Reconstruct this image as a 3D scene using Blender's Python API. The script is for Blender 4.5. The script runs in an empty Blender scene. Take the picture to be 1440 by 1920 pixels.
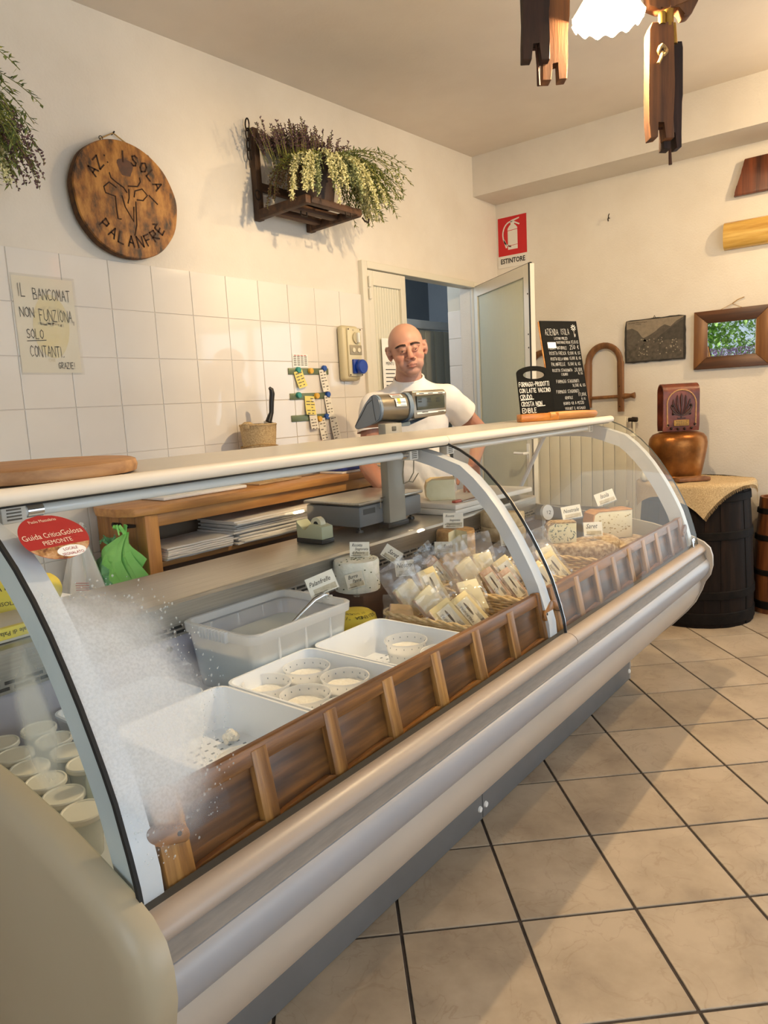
import bpy, bmesh, math, random
from mathutils import Vector, Matrix, noise
random.seed(7)
PI = math.pi
C = bpy.context.scene.collection
SC = bpy.context.scene

# ------------------------------------------------------------------ camera, sky, lights, exposure
cam_data = bpy.data.cameras.new('camera'); cam = bpy.data.objects.new('camera', cam_data); C.objects.link(cam)
cam_data.sensor_fit = 'VERTICAL'; cam_data.sensor_height = 24.0; cam_data.lens = 1334.31 / 1920 * 24.0
cam_data.clip_start = 0.02
def cam_matrix(yaw, pitch, roll, loc):
    f = Vector((math.sin(yaw)*math.cos(pitch), math.cos(yaw)*math.cos(pitch), -math.sin(pitch)))
    r0 = Vector((math.cos(yaw), -math.sin(yaw), 0)); u0 = r0.cross(f)
    r = math.cos(roll)*r0 + math.sin(roll)*u0; u = -math.sin(roll)*r0 + math.cos(roll)*u0
    m = Matrix(((r.x, u.x, -f.x, loc[0]), (r.y, u.y, -f.y, loc[1]), (r.z, u.z, -f.z, loc[2]), (0, 0, 0, 1)))
    return m
cam.matrix_world = cam_matrix(0.899774, 0.149338, -0.05299957, (0, 0, 1.40))
SC.camera = cam

world = bpy.data.worlds.new('sky'); SC.world = world; world.use_nodes = True
wn = world.node_tree.nodes; wl = world.node_tree.links
bg = wn['Background']; bg.inputs['Color'].default_value = (0.70, 0.83, 1.0, 1); bg.inputs['Strength'].default_value = 0.7

def area(name, loc, target, sx, sy, power, col):
    d = bpy.data.lights.new(name, 'AREA'); d.shape = 'RECTANGLE'; d.size = sx; d.size_y = sy; d.energy = power; d.color = col
    o = bpy.data.objects.new(name, d); C.objects.link(o); o.location = loc
    o.rotation_euler = (Vector(target) - Vector(loc)).to_track_quat('-Z', 'Y').to_euler()
    return o
def point(name, loc, power, col, size=0.03):
    d = bpy.data.lights.new(name, 'POINT'); d.energy = power; d.color = col; d.shadow_soft_size = size
    o = bpy.data.objects.new(name, d); C.objects.link(o); o.location = loc
    return o
# daylight through the garden door in the right wall, the shop window behind the photographer and the left windows
area('garden_door_daylight', (5.25, -0.17, 1.25), (2.0, 0.9, 1.15), 1.5, 2.0, 17, (0.80, 0.94, 1.0))
area('shop_window_daylight', (1.2, -2.55, 1.45), (1.6, 0.5, 1.2), 3.6, 2.1, 54, (0.80, 0.90, 1.0))
area('left_window_daylight', (-1.36, 0.55, 1.6), (1.0, 0.9, 1.2), 1.0, 1.5, 12, (0.74, 0.86, 1.0))
sun = bpy.data.lights.new('sun', 'SUN'); sun.energy = 7.0; sun.angle = 0.01; so_ = bpy.data.objects.new('sun', sun); C.objects.link(so_)
so_.rotation_euler = Vector((0, -1, -1.1)).to_track_quat('-Z', 'Y').to_euler(); so_.location = (-4, 8, 9)
LAMP_COL = (1.0, 0.73, 0.42)
LAMP1 = (2.46, 0.924, 2.60)
LAMP2 = (4.30, -0.20, 2.97)
point('pendant_bulb_light', (LAMP1[0], LAMP1[1], LAMP1[2] - 0.02), 82, LAMP_COL, 0.025)
point('ceiling_bulb_light', (LAMP2[0], LAMP2[1], LAMP2[2] - 0.12), 66, LAMP_COL, 0.03)
point('back_room_light', (4.1, 4.0, 2.5), 40, (0.85, 0.92, 1.0), 0.15)
SC.view_settings.view_transform = 'Standard'; SC.view_settings.look = 'None'
SC.view_settings.gamma = 1.0; SC.view_settings.use_curve_mapping = False
SC.view_settings.exposure = 0.34
SC.cycles.use_denoising = True
SC.cycles.max_bounces = 14; SC.cycles.transparent_max_bounces = 24
SC.cycles.diffuse_bounces = 5; SC.cycles.glossy_bounces = 4
SC.cycles.caustics_reflective = False; SC.cycles.caustics_refractive = False
SC.cycles.sample_clamp_indirect = 6.0

# ------------------------------------------------------------------ materials
def lin(h):
    h = h.lstrip('#'); out = []
    for i in (0, 2, 4):
        c = int(h[i:i+2], 16) / 255
        out.append(c/12.92 if c <= 0.04045 else ((c+0.055)/1.055)**2.4)
    return (*out, 1.0)
_mats = {}
def mat(name, c1, c2=None, scale=8.0, stretch=(1, 1, 1), rough=0.5, metal=0.0, bump=0.0, bscale=None, detail=4.0,
        ramp=(0.35, 0.65), c3=None, coord='Object', emit=None, alpha=1.0, spec=0.5, sub=0.0, coat=0.0, trans=0.0, rand=False):
    if name in _mats: return _mats[name]
    m = bpy.data.materials.new(name); m.use_nodes = True; _mats[name] = m
    nt = m.node_tree; N = nt.nodes; L = nt.links; b = N['Principled BSDF']
    b.inputs['Roughness'].default_value = rough; b.inputs['Metallic'].default_value = metal
    b.inputs['Specular IOR Level'].default_value = spec
    b.inputs['Base Color'].default_value = lin(c1)
    b.inputs['Coat Weight'].default_value = coat
    b.inputs['Transmission Weight'].default_value = trans
    if sub: b.inputs['Subsurface Weight'].default_value = sub; b.inputs['Subsurface Scale'].default_value = 0.01
    if alpha < 1: b.inputs['Alpha'].default_value = alpha
    if emit: b.inputs['Emission Color'].default_value = lin(emit[0]); b.inputs['Emission Strength'].default_value = emit[1]
    if c2 or bump:
        tc = N.new('ShaderNodeTexCoord'); mp = N.new('ShaderNodeMapping'); mp.inputs['Scale'].default_value = stretch
        L.new(tc.outputs[coord], mp.inputs['Vector'])
        src = mp.outputs['Vector']
        if rand:
            oi = N.new('ShaderNodeObjectInfo'); ad = N.new('ShaderNodeVectorMath'); ad.operation = 'SCALE'
            cm = N.new('ShaderNodeCombineXYZ')
            for k in range(3): L.new(oi.outputs['Random'], cm.inputs[k])
            ad.inputs['Scale'].default_value = 37.0; L.new(cm.outputs[0], ad.inputs[0])
            a2 = N.new('ShaderNodeVectorMath'); L.new(src, a2.inputs[0]); L.new(ad.outputs[0], a2.inputs[1]); src = a2.outputs[0]
        nz = N.new('ShaderNodeTexNoise'); nz.inputs['Scale'].default_value = scale; nz.inputs['Detail'].default_value = detail
        nz.inputs['Roughness'].default_value = 0.6
        L.new(src, nz.inputs['Vector'])
        if c2:
            r = N.new('ShaderNodeValToRGB'); r.color_ramp.elements[0].position = ramp[0]; r.color_ramp.elements[1].position = ramp[1]
            r.color_ramp.elements[0].color = lin(c1); r.color_ramp.elements[1].color = lin(c2)
            if c3:
                e = r.color_ramp.elements.new((ramp[0]+ramp[1])/2); e.color = lin(c3)
            L.new(nz.outputs['Fac'], r.inputs['Fac']); L.new(r.outputs['Color'], b.inputs['Base Color'])
        if bump:
            bp = N.new('ShaderNodeBump'); bp.inputs['Strength'].default_value = min(bump, 1.0); bp.inputs['Distance'].default_value = 0.004
            if bscale:
                n2 = N.new('ShaderNodeTexNoise'); n2.inputs['Scale'].default_value = bscale; n2.inputs['Detail'].default_value = 3
                L.new(src, n2.inputs['Vector']); L.new(n2.outputs['Fac'], bp.inputs['Height'])
            else: L.new(nz.outputs['Fac'], bp.inputs['Height'])
            L.new(bp.outputs['Normal'], b.inputs['Normal'])
    return m
def glassy(name, tint=(1, 1, 1), gloss=1.0, haze=0.0, haze_col=(0.9, 0.93, 0.95), rough=0.0, ior=1.45, mask=None, trans_haze=True):
    """thin clear sheet: transparent + fresnel gloss, with an optional milky part"""
    if name in _mats: return _mats[name]
    m = bpy.data.materials.new(name); m.use_nodes = True; _mats[name] = m
    nt = m.node_tree; N = nt.nodes; L = nt.links
    N.remove(N['Principled BSDF']); out = N['Material Output']
    tr = N.new('ShaderNodeBsdfTransparent'); tr.inputs['Color'].default_value = (*tint, 1)
    gl = N.new('ShaderNodeBsdfGlossy'); gl.inputs['Roughness'].default_value = rough
    lw = N.new('ShaderNodeLayerWeight'); lw.inputs['Blend'].default_value = 0.5     # Schlick reflectance, the same from both sides
    pw = N.new('ShaderNodeMath'); pw.operation = 'POWER'; L.new(lw.outputs['Facing'], pw.inputs[0]); pw.inputs[1].default_value = 5.0
    f0 = ((ior-1)/(ior+1))**2
    ml = N.new('ShaderNodeMath'); ml.operation = 'MULTIPLY_ADD'; L.new(pw.outputs[0], ml.inputs[0]); ml.inputs[1].default_value = (1-f0)*gloss; ml.inputs[2].default_value = f0*gloss
    base = tr.outputs[0]
    if haze > 0 or mask:
        df = N.new('ShaderNodeBsdfDiffuse'); df.inputs['Color'].default_value = (*haze_col, 1)
        tl = N.new('ShaderNodeBsdfTranslucent'); tl.inputs['Color'].default_value = (*haze_col, 1)
        a = N.new('ShaderNodeMixShader'); a.inputs[0].default_value = 0.5; L.new(df.outputs[0], a.inputs[1]); L.new(tl.outputs[0], a.inputs[2])
        h = N.new('ShaderNodeMixShader'); h.inputs[0].default_value = haze; L.new(tr.outputs[0], h.inputs[1]); L.new(a.outputs[0], h.inputs[2])
        if mask: L.new(mask(N, L), h.inputs[0])
        base = h.outputs[0]
    mx = N.new('ShaderNodeMixShader'); L.new(ml.outputs[0], mx.inputs[0]); L.new(base, mx.inputs[1]); L.new(gl.outputs[0], mx.inputs[2])
    L.new(mx.outputs[0], out.inputs['Surface'])
    return m

# ------------------------------------------------------------------ mesh builder
ORG = {}
class MB:
    def __init__(self): self.bm = bmesh.new(); self.T = Matrix.Identity(4); self.mi = 0
    def v(self, p): return self.bm.verts.new(self.T @ Vector(p))
    def face(self, vs, mi=None):
        try:
            f = self.bm.faces.new(vs); f.material_index = self.mi if mi is None else mi; return f
        except ValueError: return None
    def box(self, c, s, bev=0.0, rot=None, seg=2):
        M = Matrix.Translation(Vector(c))
        if rot is not None: M = M @ (rot if isinstance(rot, Matrix) else Matrix.Rotation(rot, 4, 'Z'))
        vs = []
        for z in (-.5, .5):
            for x, y in ((-.5, -.5), (.5, -.5), (.5, .5), (-.5, .5)):
                vs.append(self.v(M @ Vector((x*s[0], y*s[1], z*s[2]))))
        fs = [self.face([vs[i] for i in q]) for q in ((3,2,1,0),(4,5,6,7),(0,1,5,4),(1,2,6,5),(2,3,7,6),(3,0,4,7))]
        if bev: bmesh.ops.bevel(self.bm, geom=list({e for f in fs for e in f.edges}), offset=bev, segments=seg, affect='EDGES', profile=0.5, material=-1)
        return self
    def box2(self, a, b, bev=0.0, seg=2):
        return self.box([(a[i]+b[i])/2 for i in range(3)], [abs(b[i]-a[i]) for i in range(3)], bev, seg=seg)
    def ring(self, c, ax1, ax2, r, n, r2=None):
        r2 = r if r2 is None else r2
        return [self.v(Vector(c) + Vector(ax1)*r*math.cos(2*PI*i/n) + Vector(ax2)*r2*math.sin(2*PI*i/n)) for i in range(n)]
    def bridge(self, a, b):
        n = len(a)
        for i in range(n): self.face([a[i], a[(i+1) % n], b[(i+1) % n], b[i]])
    def cyl(self, p0, p1, r0, r1=None, seg=16, cap=True):
        r1 = r0 if r1 is None else r1
        p0 = Vector(p0); p1 = Vector(p1); d = (p1-p0).normalized()
        a = d.orthogonal().normalized(); b = d.cross(a)
        A = self.ring(p0, a, b, r0, seg); B = self.ring(p1, a, b, r1, seg); self.bridge(A, B)
        if cap: self.face(A[::-1]); self.face(B)
        return self
    def tube(self, path, r, seg=8, closed=False, cap=True, flat=None):
        P = [Vector(p) for p in path]; n = len(P)
        R = r if isinstance(r, (list, tuple)) else [r]*n
        rings = []; prev = None
        for i in range(n):
            if closed: t = (P[(i+1) % n] - P[i-1]).normalized()
            else: t = (P[min(i+1, n-1)] - P[max(i-1, 0)]).normalized()
            if prev is None: a = t.orthogonal().normalized()
            else:
                a = prev - t*prev.dot(t)
                a = a.normalized() if a.length > 1e-6 else t.orthogonal().normalized()
            prev = a; b = t.cross(a)
            rings.append(self.ring(P[i], a, b, R[i], seg, R[i]*(flat or 1)))
        for i in range(n-1): self.bridge(rings[i], rings[i+1])
        if closed: self.bridge(rings[-1], rings[0])
        elif cap: self.face(rings[0][::-1]); self.face(rings[-1])
        return self
    def lathe(self, prof, seg=32, c=(0, 0, 0), cap0=True, cap1=True, sx=1.0, sy=1.0, wob=0.0):
        rs = []
        for k, (r, z) in enumerate(prof):
            rs.append([self.v((c[0]+sx*r*math.cos(2*PI*i/seg)*(1+wob*math.sin(3*i+k)), c[1]+sy*r*math.sin(2*PI*i/seg)*(1+wob*math.cos(2*i+k)), c[2]+z)) for i in range(seg)])
        for i in range(len(rs)-1): self.bridge(rs[i], rs[i+1])
        if cap0: self.face(rs[0][::-1])
        if cap1: self.face(rs[-1])
        return self
    def prism(self, pts, vec, bev=0.0):
        A = [self.v(p) for p in pts]; vec = Vector(vec); B = [self.v(Vector(p)+vec) for p in pts]
        fs = [self.face(A[::-1]), self.face(B)]; n = len(A)
        for i in range(n): fs.append(self.face([A[i], A[(i+1) % n], B[(i+1) % n], B[i]]))
        if bev: bmesh.ops.bevel(self.bm, geom=list({e for f in fs if f for e in f.edges}), offset=bev, segments=2, affect='EDGES', profile=0.5, material=-1)
        return self
    def sweep(self, sec, x0, x1, closed=True, cap=True, nx=1):
        """section of (y, z) points swept along X"""
        rs = [[self.v((x0+(x1-x0)*k/nx, y, z)) for y, z in sec] for k in range(nx+1)]
        n = len(sec)
        for k in range(nx):
            for i in range(n if closed else n-1):
                self.face([rs[k][i], rs[k][(i+1) % n], rs[k+1][(i+1) % n], rs[k+1][i]])
        if cap and closed: self.face(rs[0][::-1]); self.face(rs[-1])
        return self
    def grid(self, fn, nu, nv):
        V = [[self.v(fn(i/nu, j/nv)) for j in range(nv+1)] for i in range(nu+1)]
        for i in range(nu):
            for j in range(nv): self.face([V[i][j], V[i+1][j], V[i+1][j+1], V[i][j+1]])
        return self
    def ball(self, c, r, seg=12, rings=8, M=None):
        rr = r if isinstance(r, (tuple, list)) else (r, r, r)
        M = M or Matrix.Identity(4)
        P = lambda t, f: Vector(c) + (M @ Vector((rr[0]*math.sin(t)*math.cos(f), rr[1]*math.sin(t)*math.sin(f), rr[2]*math.cos(t))))
        top = self.v(P(0, 0)); bot = self.v(P(PI, 0))
        R = [[self.v(P(PI*(k+1)/rings, 2*PI*i/seg)) for i in range(seg)] for k in range(rings-1)]
        for i in range(seg): self.face([top, R[0][i], R[0][(i+1) % seg]]); self.face([bot, R[-1][(i+1) % seg], R[-1][i]])
        for k in range(rings-2):
            for i in range(seg): self.face([R[k][i], R[k+1][i], R[k+1][(i+1) % seg], R[k][(i+1) % seg]])
        return self
    def mesh(self, name, mats, smooth=True, ang=38):
        bmesh.ops.recalc_face_normals(self.bm, faces=self.bm.faces)
        me = bpy.data.meshes.new(name); self.bm.to_mesh(me); self.bm.free()
        for m in (mats if isinstance(mats, (list, tuple)) else [mats]): me.materials.append(m)
        if smooth:
            me.shade_smooth()
            try: me.set_sharp_from_angle(angle=math.radians(ang))
            except Exception: pass
        return me
    def build(self, name, mats, parent=None, smooth=True, ang=38, kind=None, label=None):
        if parent is not None:
            o0 = ORG.get(parent.name, Vector((0, 0, 0)))
            if o0.length: bmesh.ops.translate(self.bm, verts=self.bm.verts, vec=-o0)
        o = bpy.data.objects.new(name, self.mesh(name, mats, smooth, ang)); C.objects.link(o)
        if parent is not None: o.parent = parent; ORG[o.name] = ORG.get(parent.name, Vector((0, 0, 0)))
        if kind: o['kind'] = kind
        if label: o['label'] = label
        return o
def thing(name, label, cat, loc=(0, 0, 0), rz=0.0, group=None, world=False):
    o = bpy.data.objects.new(name, None); C.objects.link(o); o.empty_display_size = 0.05
    o.location = loc; o.rotation_euler = (0, 0, rz); o['label'] = label; o['category'] = cat
    if group: o['group'] = group
    ORG[o.name] = Vector(loc) if world else Vector((0, 0, 0))
    return o
def solo(name, mb, mats, label, cat, origin=(0, 0, 0), group=None, smooth=True, rz=0.0, local=False):
    """a thing that is one mesh; mb in world coordinates unless local"""
    if not local: bmesh.ops.translate(mb.bm, verts=mb.bm.verts, vec=-Vector(origin))
    o = bpy.data.objects.new(name, mb.mesh(name, mats, smooth)); C.objects.link(o); o.location = origin; o.rotation_euler = (0, 0, rz)
    o['label'] = label; o['category'] = cat
    if group: o['group'] = group
    return o
def struct(name, mb, mats, smooth=False):
    o = bpy.data.objects.new(name, mb.mesh(name, mats, smooth)); C.objects.link(o); o['kind'] = 'structure'; ORG[o.name] = Vector((0, 0, 0))
    return o
def piece(name, me, parent, loc, rot=(0, 0, 0)):
    o = bpy.data.objects.new(name, me); C.objects.link(o); o.parent = parent; o.location = loc; o.rotation_euler = rot
    return o
def dup(root, loc, rz=0.0, label=None, group=None, rot=None):
    r = root.copy(); C.objects.link(r); r.location = loc; r.rotation_euler = rot or (0, 0, rz); ORG[r.name] = Vector((0, 0, 0))
    if label: r['label'] = label
    if group: r['group'] = group
    for ch in list(root.children):
        c = ch.copy(); C.objects.link(c); c.parent = r
        for g in list(ch.children):
            d = g.copy(); C.objects.link(d); d.parent = c
    return r

# ------------------------------------------------------------------ writing
STROKE = {
'A': [[(0,0),(.5,1),(1,0)],[(.2,.38),(.8,.38)]], 'B': [[(0,0),(0,1),(.7,.95),(.75,.6),(0,.52)],[(0,.52),(.9,.4),(.85,.05),(0,0)]],
'C': [[(.95,.85),(.55,1),(.1,.75),(.05,.3),(.4,0),(.95,.12)]], 'D': [[(0,0),(0,1),(.6,.9),(.95,.5),(.6,.08),(0,0)]],
'E': [[(.9,1),(0,1),(0,0),(.9,0)],[(0,.52),(.7,.52)]], 'F': [[(.9,1),(0,1),(0,0)],[(0,.52),(.7,.52)]],
'G': [[(.95,.85),(.5,1),(.05,.6),(.1,.15),(.5,0),(.95,.2),(.95,.45),(.55,.45)]], 'H': [[(0,0),(0,1)],[(1,0),(1,1)],[(0,.5),(1,.5)]],
'I': [[(.5,0),(.5,1)]], 'J': [[(.8,1),(.8,.2),(.5,0),(.1,.15)]], 'K': [[(0,0),(0,1)],[(.9,1),(0,.45),(.95,0)]],
'L': [[(0,1),(0,0),(.85,0)]], 'M': [[(0,0),(.1,1),(.5,.35),(.9,1),(1,0)]], 'N': [[(0,0),(0,1),(1,0),(1,1)]],
'O': [[(.5,1),(.08,.75),(.05,.25),(.5,0),(.92,.25),(.95,.75),(.5,1)]], 'P': [[(0,0),(0,1),(.8,.92),(.8,.55),(0,.45)]],
'Q': [[(.5,1),(.05,.6),(.2,.05),(.8,.1),(.95,.65),(.5,1)],[(.6,.3),(1,-.1)]], 'R': [[(0,0),(0,1),(.8,.92),(.8,.58),(0,.48),(.9,0)]],
'S': [[(.9,.88),(.5,1),(.1,.8),(.3,.55),(.8,.42),(.85,.12),(.45,0),(.05,.12)]], 'T': [[(0,1),(1,1)],[(.5,1),(.5,0)]],
'U': [[(0,1),(.05,.2),(.5,0),(.95,.2),(1,1)]], 'V': [[(0,1),(.5,0),(1,1)]], 'W': [[(0,1),(.25,0),(.5,.7),(.75,0),(1,1)]],
'X': [[(0,0),(1,1)],[(0,1),(1,0)]], 'Y': [[(0,1),(.5,.5),(1,1)],[(.5,.5),(.4,0)]], 'Z': [[(0,1),(1,1),(0,0),(1,0)]],
'0': [[(.5,1),(.1,.7),(.1,.25),(.5,0),(.9,.25),(.9,.7),(.5,1)]], '1': [[(.2,.75),(.55,1),(.5,0)]], '2': [[(.1,.8),(.5,1),(.9,.75),(.05,0),(.95,.02)]],
'3': [[(.1,.95),(.8,.9),(.4,.55),(.9,.3),(.5,0),(.05,.1)]], '5': [[(.9,1),(.2,1),(.15,.6),(.8,.55),(.85,.15),(.4,0),(.05,.1)]],
'8': [[(.5,.52),(.15,.75),(.5,1),(.85,.75),(.5,.52),(.1,.25),(.5,0),(.9,.25),(.5,.52)]], '7': [[(.05,1),(.95,1),(.4,0)],[(.3,.5),(.8,.5)]],
'6': [[(.8,1),(.15,.45),(.3,0),(.8,.1),(.75,.45),(.2,.4)]], ',': [[(.3,.1),(.2,-.2)]], '.': [[(.3,0),(.42,.06)]], '-': [[(.1,.45),(.8,.5)]], '/': [[(0,0),(.8,1)]],
'!': [[(.4,1),(.38,.3)],[(.37,.06),(.42,0)]], '€': [[(.95,.9),(.5,1),(.15,.5),(.5,0),(.95,.1)],[(0,.6),(.7,.6)],[(0,.4),(.7,.4)]], "'": [[(.4,1),(.35,.75)]],
'?': [[(.1,.8),(.5,1),(.8,.7),(.45,.4),(.45,.25)]], '"': [[(.3,1),(.28,.8)],[(.6,1),(.58,.8)]], ':': [[(.4,.7),(.45,.7)],[(.4,.1),(.45,.1)]],
'È': [[(.9,1),(0,1),(0,0),(.9,0)],[(0,.52),(.7,.52)],[(.3,1.3),(.6,1.12)]],
}
def strokes(mb, text, x, y, h, w, P, adv=0.82, jit=0.05, thick=0.0, slant=0.0, widths=0.62, fit=None):
    """hand-drawn capitals as ribbons; P(u, v) maps the sheet to space"""
    rnd = random.Random(sum(map(ord, text)))
    if fit:
        tot = sum(0.55 if c == ' ' else widths*(0.45 if c in 'I1!.,\'' else 1.0)+adv*0.3 for c in text)*h
        sx = (fit-x)/tot; P0 = P; x_0 = x; P = lambda a, b, c=0.0: P0(x_0+(a-x_0)*sx, b, c)
    for ch in text:
        if ch == ' ': x += h*0.55; continue
        k = widths*(0.45 if ch in 'I1!.,\'' else 1.0)
        for line in STROKE.get(ch, []):
            pts = [(x + (p[0]*k + rnd.uniform(-jit, jit) + slant*p[1])*h, y + (p[1] + rnd.uniform(-jit, jit))*h) for p in line]
            for (a, b) in zip(pts, pts[1:]):
                d = Vector((b[0]-a[0], b[1]-a[1])); L = d.length or 1e-6; d /= L; n = Vector((-d.y, d.x))*w/2; e = d*w*0.3
                q = [(a[0]-e.x+n.x, a[1]-e.y+n.y), (a[0]-e.x-n.x, a[1]-e.y-n.y), (b[0]+e.x-n.x, b[1]+e.y-n.y), (b[0]+e.x+n.x, b[1]+e.y+n.y)]
                if thick: mb.prism([P(*t) for t in q], P(0, 0, thick)-P(0, 0, 0))
                else: mb.face([mb.v(P(*t)) for t in q])
        x += h*(k + adv*0.3)
    return x
def type_text(mb, text, x, y, h, P, align='LEFT', shear=0.0, wscale=1.0, off=0.0):
    """printed lettering from the built-in font, flat faces mapped by P(u, v)"""
    cu = bpy.data.curves.new('t', 'FONT'); cu.body = text; cu.size = h*1.38; cu.shear = shear; cu.align_x = align; cu.offset = off
    cu.resolution_u = 2; cu.fill_mode = 'FRONT'
    o = bpy.data.objects.new('t', cu); C.objects.link(o)
    dg = bpy.context.evaluated_depsgraph_get(); me = bpy.data.meshes.new_from_object(o.evaluated_get(dg))
    vs = [mb.v(P(x+v.co.x*wscale, y+v.co.y)) for v in me.vertices]
    for p in me.polygons: mb.face([vs[i] for i in p.vertices])
    bpy.data.objects.remove(o); bpy.data.curves.remove(cu); bpy.data.meshes.remove(me)
    return mb
def plane_map(o, u, v, n=None, off=0.0006):
    o = Vector(o); u = Vector(u).normalized(); v = Vector(v).normalized(); n = Vector(n).normalized() if n is not None else u.cross(v)
    return lambda a, b, c=0.0: o + u*a + v*b + n*(off+c)

# ------------------------------------------------------------------ common materials
PLASTER = mat('plaster', '#d8d0c3', '#ded7cb', scale=3, rough=0.9, bump=0.35, bscale=90, spec=0.2)
CEIL = mat('ceiling_paint', '#d9cfc2', '#e3dacd', scale=1.2, rough=0.92, bump=0.15, bscale=60, spec=0.15)
TILE_W = mat('white_wall_tile', '#dbd5cc', '#e1dcd4', scale=1.5, rough=0.05, rand=True, spec=0.5)
GROUT_W = mat('pale_grout', '#d9d0c4', rough=0.9)
GROUT_F = mat('dark_grout', '#3a322c', '#4a4038', scale=30, rough=0.95)
def floor_tile_mat():
    m = mat('beige_floor_tile', '#938370', '#b4a38c', scale=4.0, rough=0.34, detail=8, ramp=(0.3, 0.62), c3='#a7967f', rand=True, spec=0.35)
    nt = m.node_tree; N = nt.nodes; L = nt.links; b = N['Principled BSDF']
    ramp = [n for n in N if n.type == 'VALTORGB'][0]
    src = [n for n in N if n.type == 'TEX_NOISE'][0].inputs['Vector'].links[0].from_socket
    n2 = N.new('ShaderNodeTexNoise'); n2.inputs['Scale'].default_value = 7; n2.inputs['Detail'].default_value = 7; n2.inputs['Distortion'].default_value = 1.2
    L.new(src, n2.inputs['Vector'])
    r2 = N.new('ShaderNodeValToRGB'); r2.color_ramp.elements[0].position = 0.485; r2.color_ramp.elements[0].color = (1, 1, 1, 1)
    r2.color_ramp.elements[1].position = 0.515; r2.color_ramp.elements[1].color = (1, 1, 1, 1)
    e = r2.color_ramp.elements.new(0.5); e.color = (0.58, 0.47, 0.40, 1)
    L.new(n2.outputs['Fac'], r2.inputs['Fac'])
    n3 = N.new('ShaderNodeTexNoise'); n3.inputs['Scale'].default_value = 3.3; L.new(src, n3.inputs['Vector'])
    mx0 = N.new('ShaderNodeMixRGB'); mx0.inputs[1].default_value = (1, 1, 1, 1); L.new(n3.outputs['Fac'], mx0.inputs[0]); L.new(r2.outputs['Color'], mx0.inputs[2])
    mx = N.new('ShaderNodeMixRGB'); mx.blend_type = 'MULTIPLY'; mx.inputs[0].default_value = 0.5
    L.new(ramp.outputs['Color'], mx.inputs[1]); L.new(mx0.outputs['Color'], mx.inputs[2]); L.new(mx.outputs['Color'], b.inputs['Base Color'])
    return m
TILE_F = floor_tile_mat()
def wood(name, dark, light, along='X', scale=5, rough=0.45, bump=0.12, coat=0.0, mid=None, ramp=(0.32, 0.68)):
    k = {'X': (0.5, 7, 7), 'Y': (7, 0.5, 7), 'Z': (7, 7, 0.5)}[along]
    return mat(name, dark, light, scale=scale, stretch=k, rough=rough, bump=bump, detail=7, ramp=ramp, c3=mid, coat=coat, rand=True)
STEEL = mat('brushed_steel', '#a7a49d', '#b9b6ae', scale=4, stretch=(1, 40, 40), rough=0.3, metal=0.85, bump=0.03)
CHROME = mat('polished_steel', '#c9c9c9', rough=0.12, metal=1.0)
BLACK = mat('black_plastic', '#111111', rough=0.4)
RUBBER = mat('black_rubber', '#0b0b0b', rough=0.75)
WHITE_PL = mat('white_plastic', '#ecebe6', rough=0.35)
CREAM = mat('cream_paint', '#ddcfba', '#e2d5c1', scale=2, rough=0.45)
PAPER = mat('white_paper', '#eeece5', rough=0.8, spec=0.2)
INK = mat('black_ink', '#141414', rough=0.7)
INK_GREY = mat('grey_ink', '#6d675d', rough=0.8)
IRON = mat('dark_iron', '#241c17', '#3a2d24', scale=30, rough=0.6, metal=0.5, bump=0.3)
ROPE = mat('twine', '#9a7a4c', '#b8975f', scale=60, rough=0.9)
BRASS = mat('aged_brass', '#a8803a', '#c09a50', scale=20, rough=0.35, metal=0.9)

# ------------------------------------------------------------------ room shell
YB = 2.746
mb = MB(); mb.box2((-1.3, YB, 0), (3.37, YB+.12, 3.3)); mb.box2((3.37, YB, 2.215), (4.64, YB+.12, 3.3)); mb.box2((4.64, YB, 0), (5.12, YB+.12, 3.3))
wall_back = struct('wall_back', mb, PLASTER)
mb = MB(); mb.box2((5.0, .62, 0), (5.12, YB, 3.3)); mb.box2((5.0, -2.5, 0), (5.12, -.96, 3.3)); mb.box2((5.0, -.96, 2.28), (5.12, .62, 3.3)); wall_right = struct('wall_right', mb, PLASTER)
mb = MB(); mb.box2((-1.3, -2.5, 0), (-1.2, .1, 3.3)); mb.box2((-1.3, 2.42, 0), (-1.2, YB, 3.3)); mb.box2((-1.3, .1, 2.35), (-1.2, 2.42, 3.3))
mb.box2((-1.3, 1.05, 0), (-1.2, 1.35, 2.35)); mb.box2((-1.3, 1.35, 0), (-1.2, 2.42, .95)); mb.box2((-1.3, .1, 0), (-1.2, 1.05, .85)); struct('wall_left', mb, PLASTER)
mb = MB(); mb.box2((-1.3, -2.5, 0), (-.7, -2.4, 3.3)); mb.box2((3.1, -2.5, 0), (5.12, -2.4, 3.3)); mb.box2((-.7, -2.5, 2.55), (3.1, -2.4, 3.3)); mb.box2((-.7, -2.5, 0), (3.1, -2.4, .35)); struct('wall_front', mb, PLASTER)
mb = MB()
zc = lambda x: 3.013 + (x-1.83)*0.032
mb.prism([(-1.3, -2.5, zc(-1.3)), (5.12, -2.5, zc(5.12)), (5.12, -2.5, 3.35), (-1.3, -2.5, 3.35)], (0, 5.4, 0)); struct('ceiling', mb, CEIL)
mb = MB(); mb.box2((4.675, -2.4, 2.835), (5.0, YB, 3.3)); struct('trim_1', mb, PLASTER)
mb = MB(); mb.box2((-1.3, -2.5, -.12), (6.3, 4.4, -.004)); floor = struct('floor', mb, GROUT_F)

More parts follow.
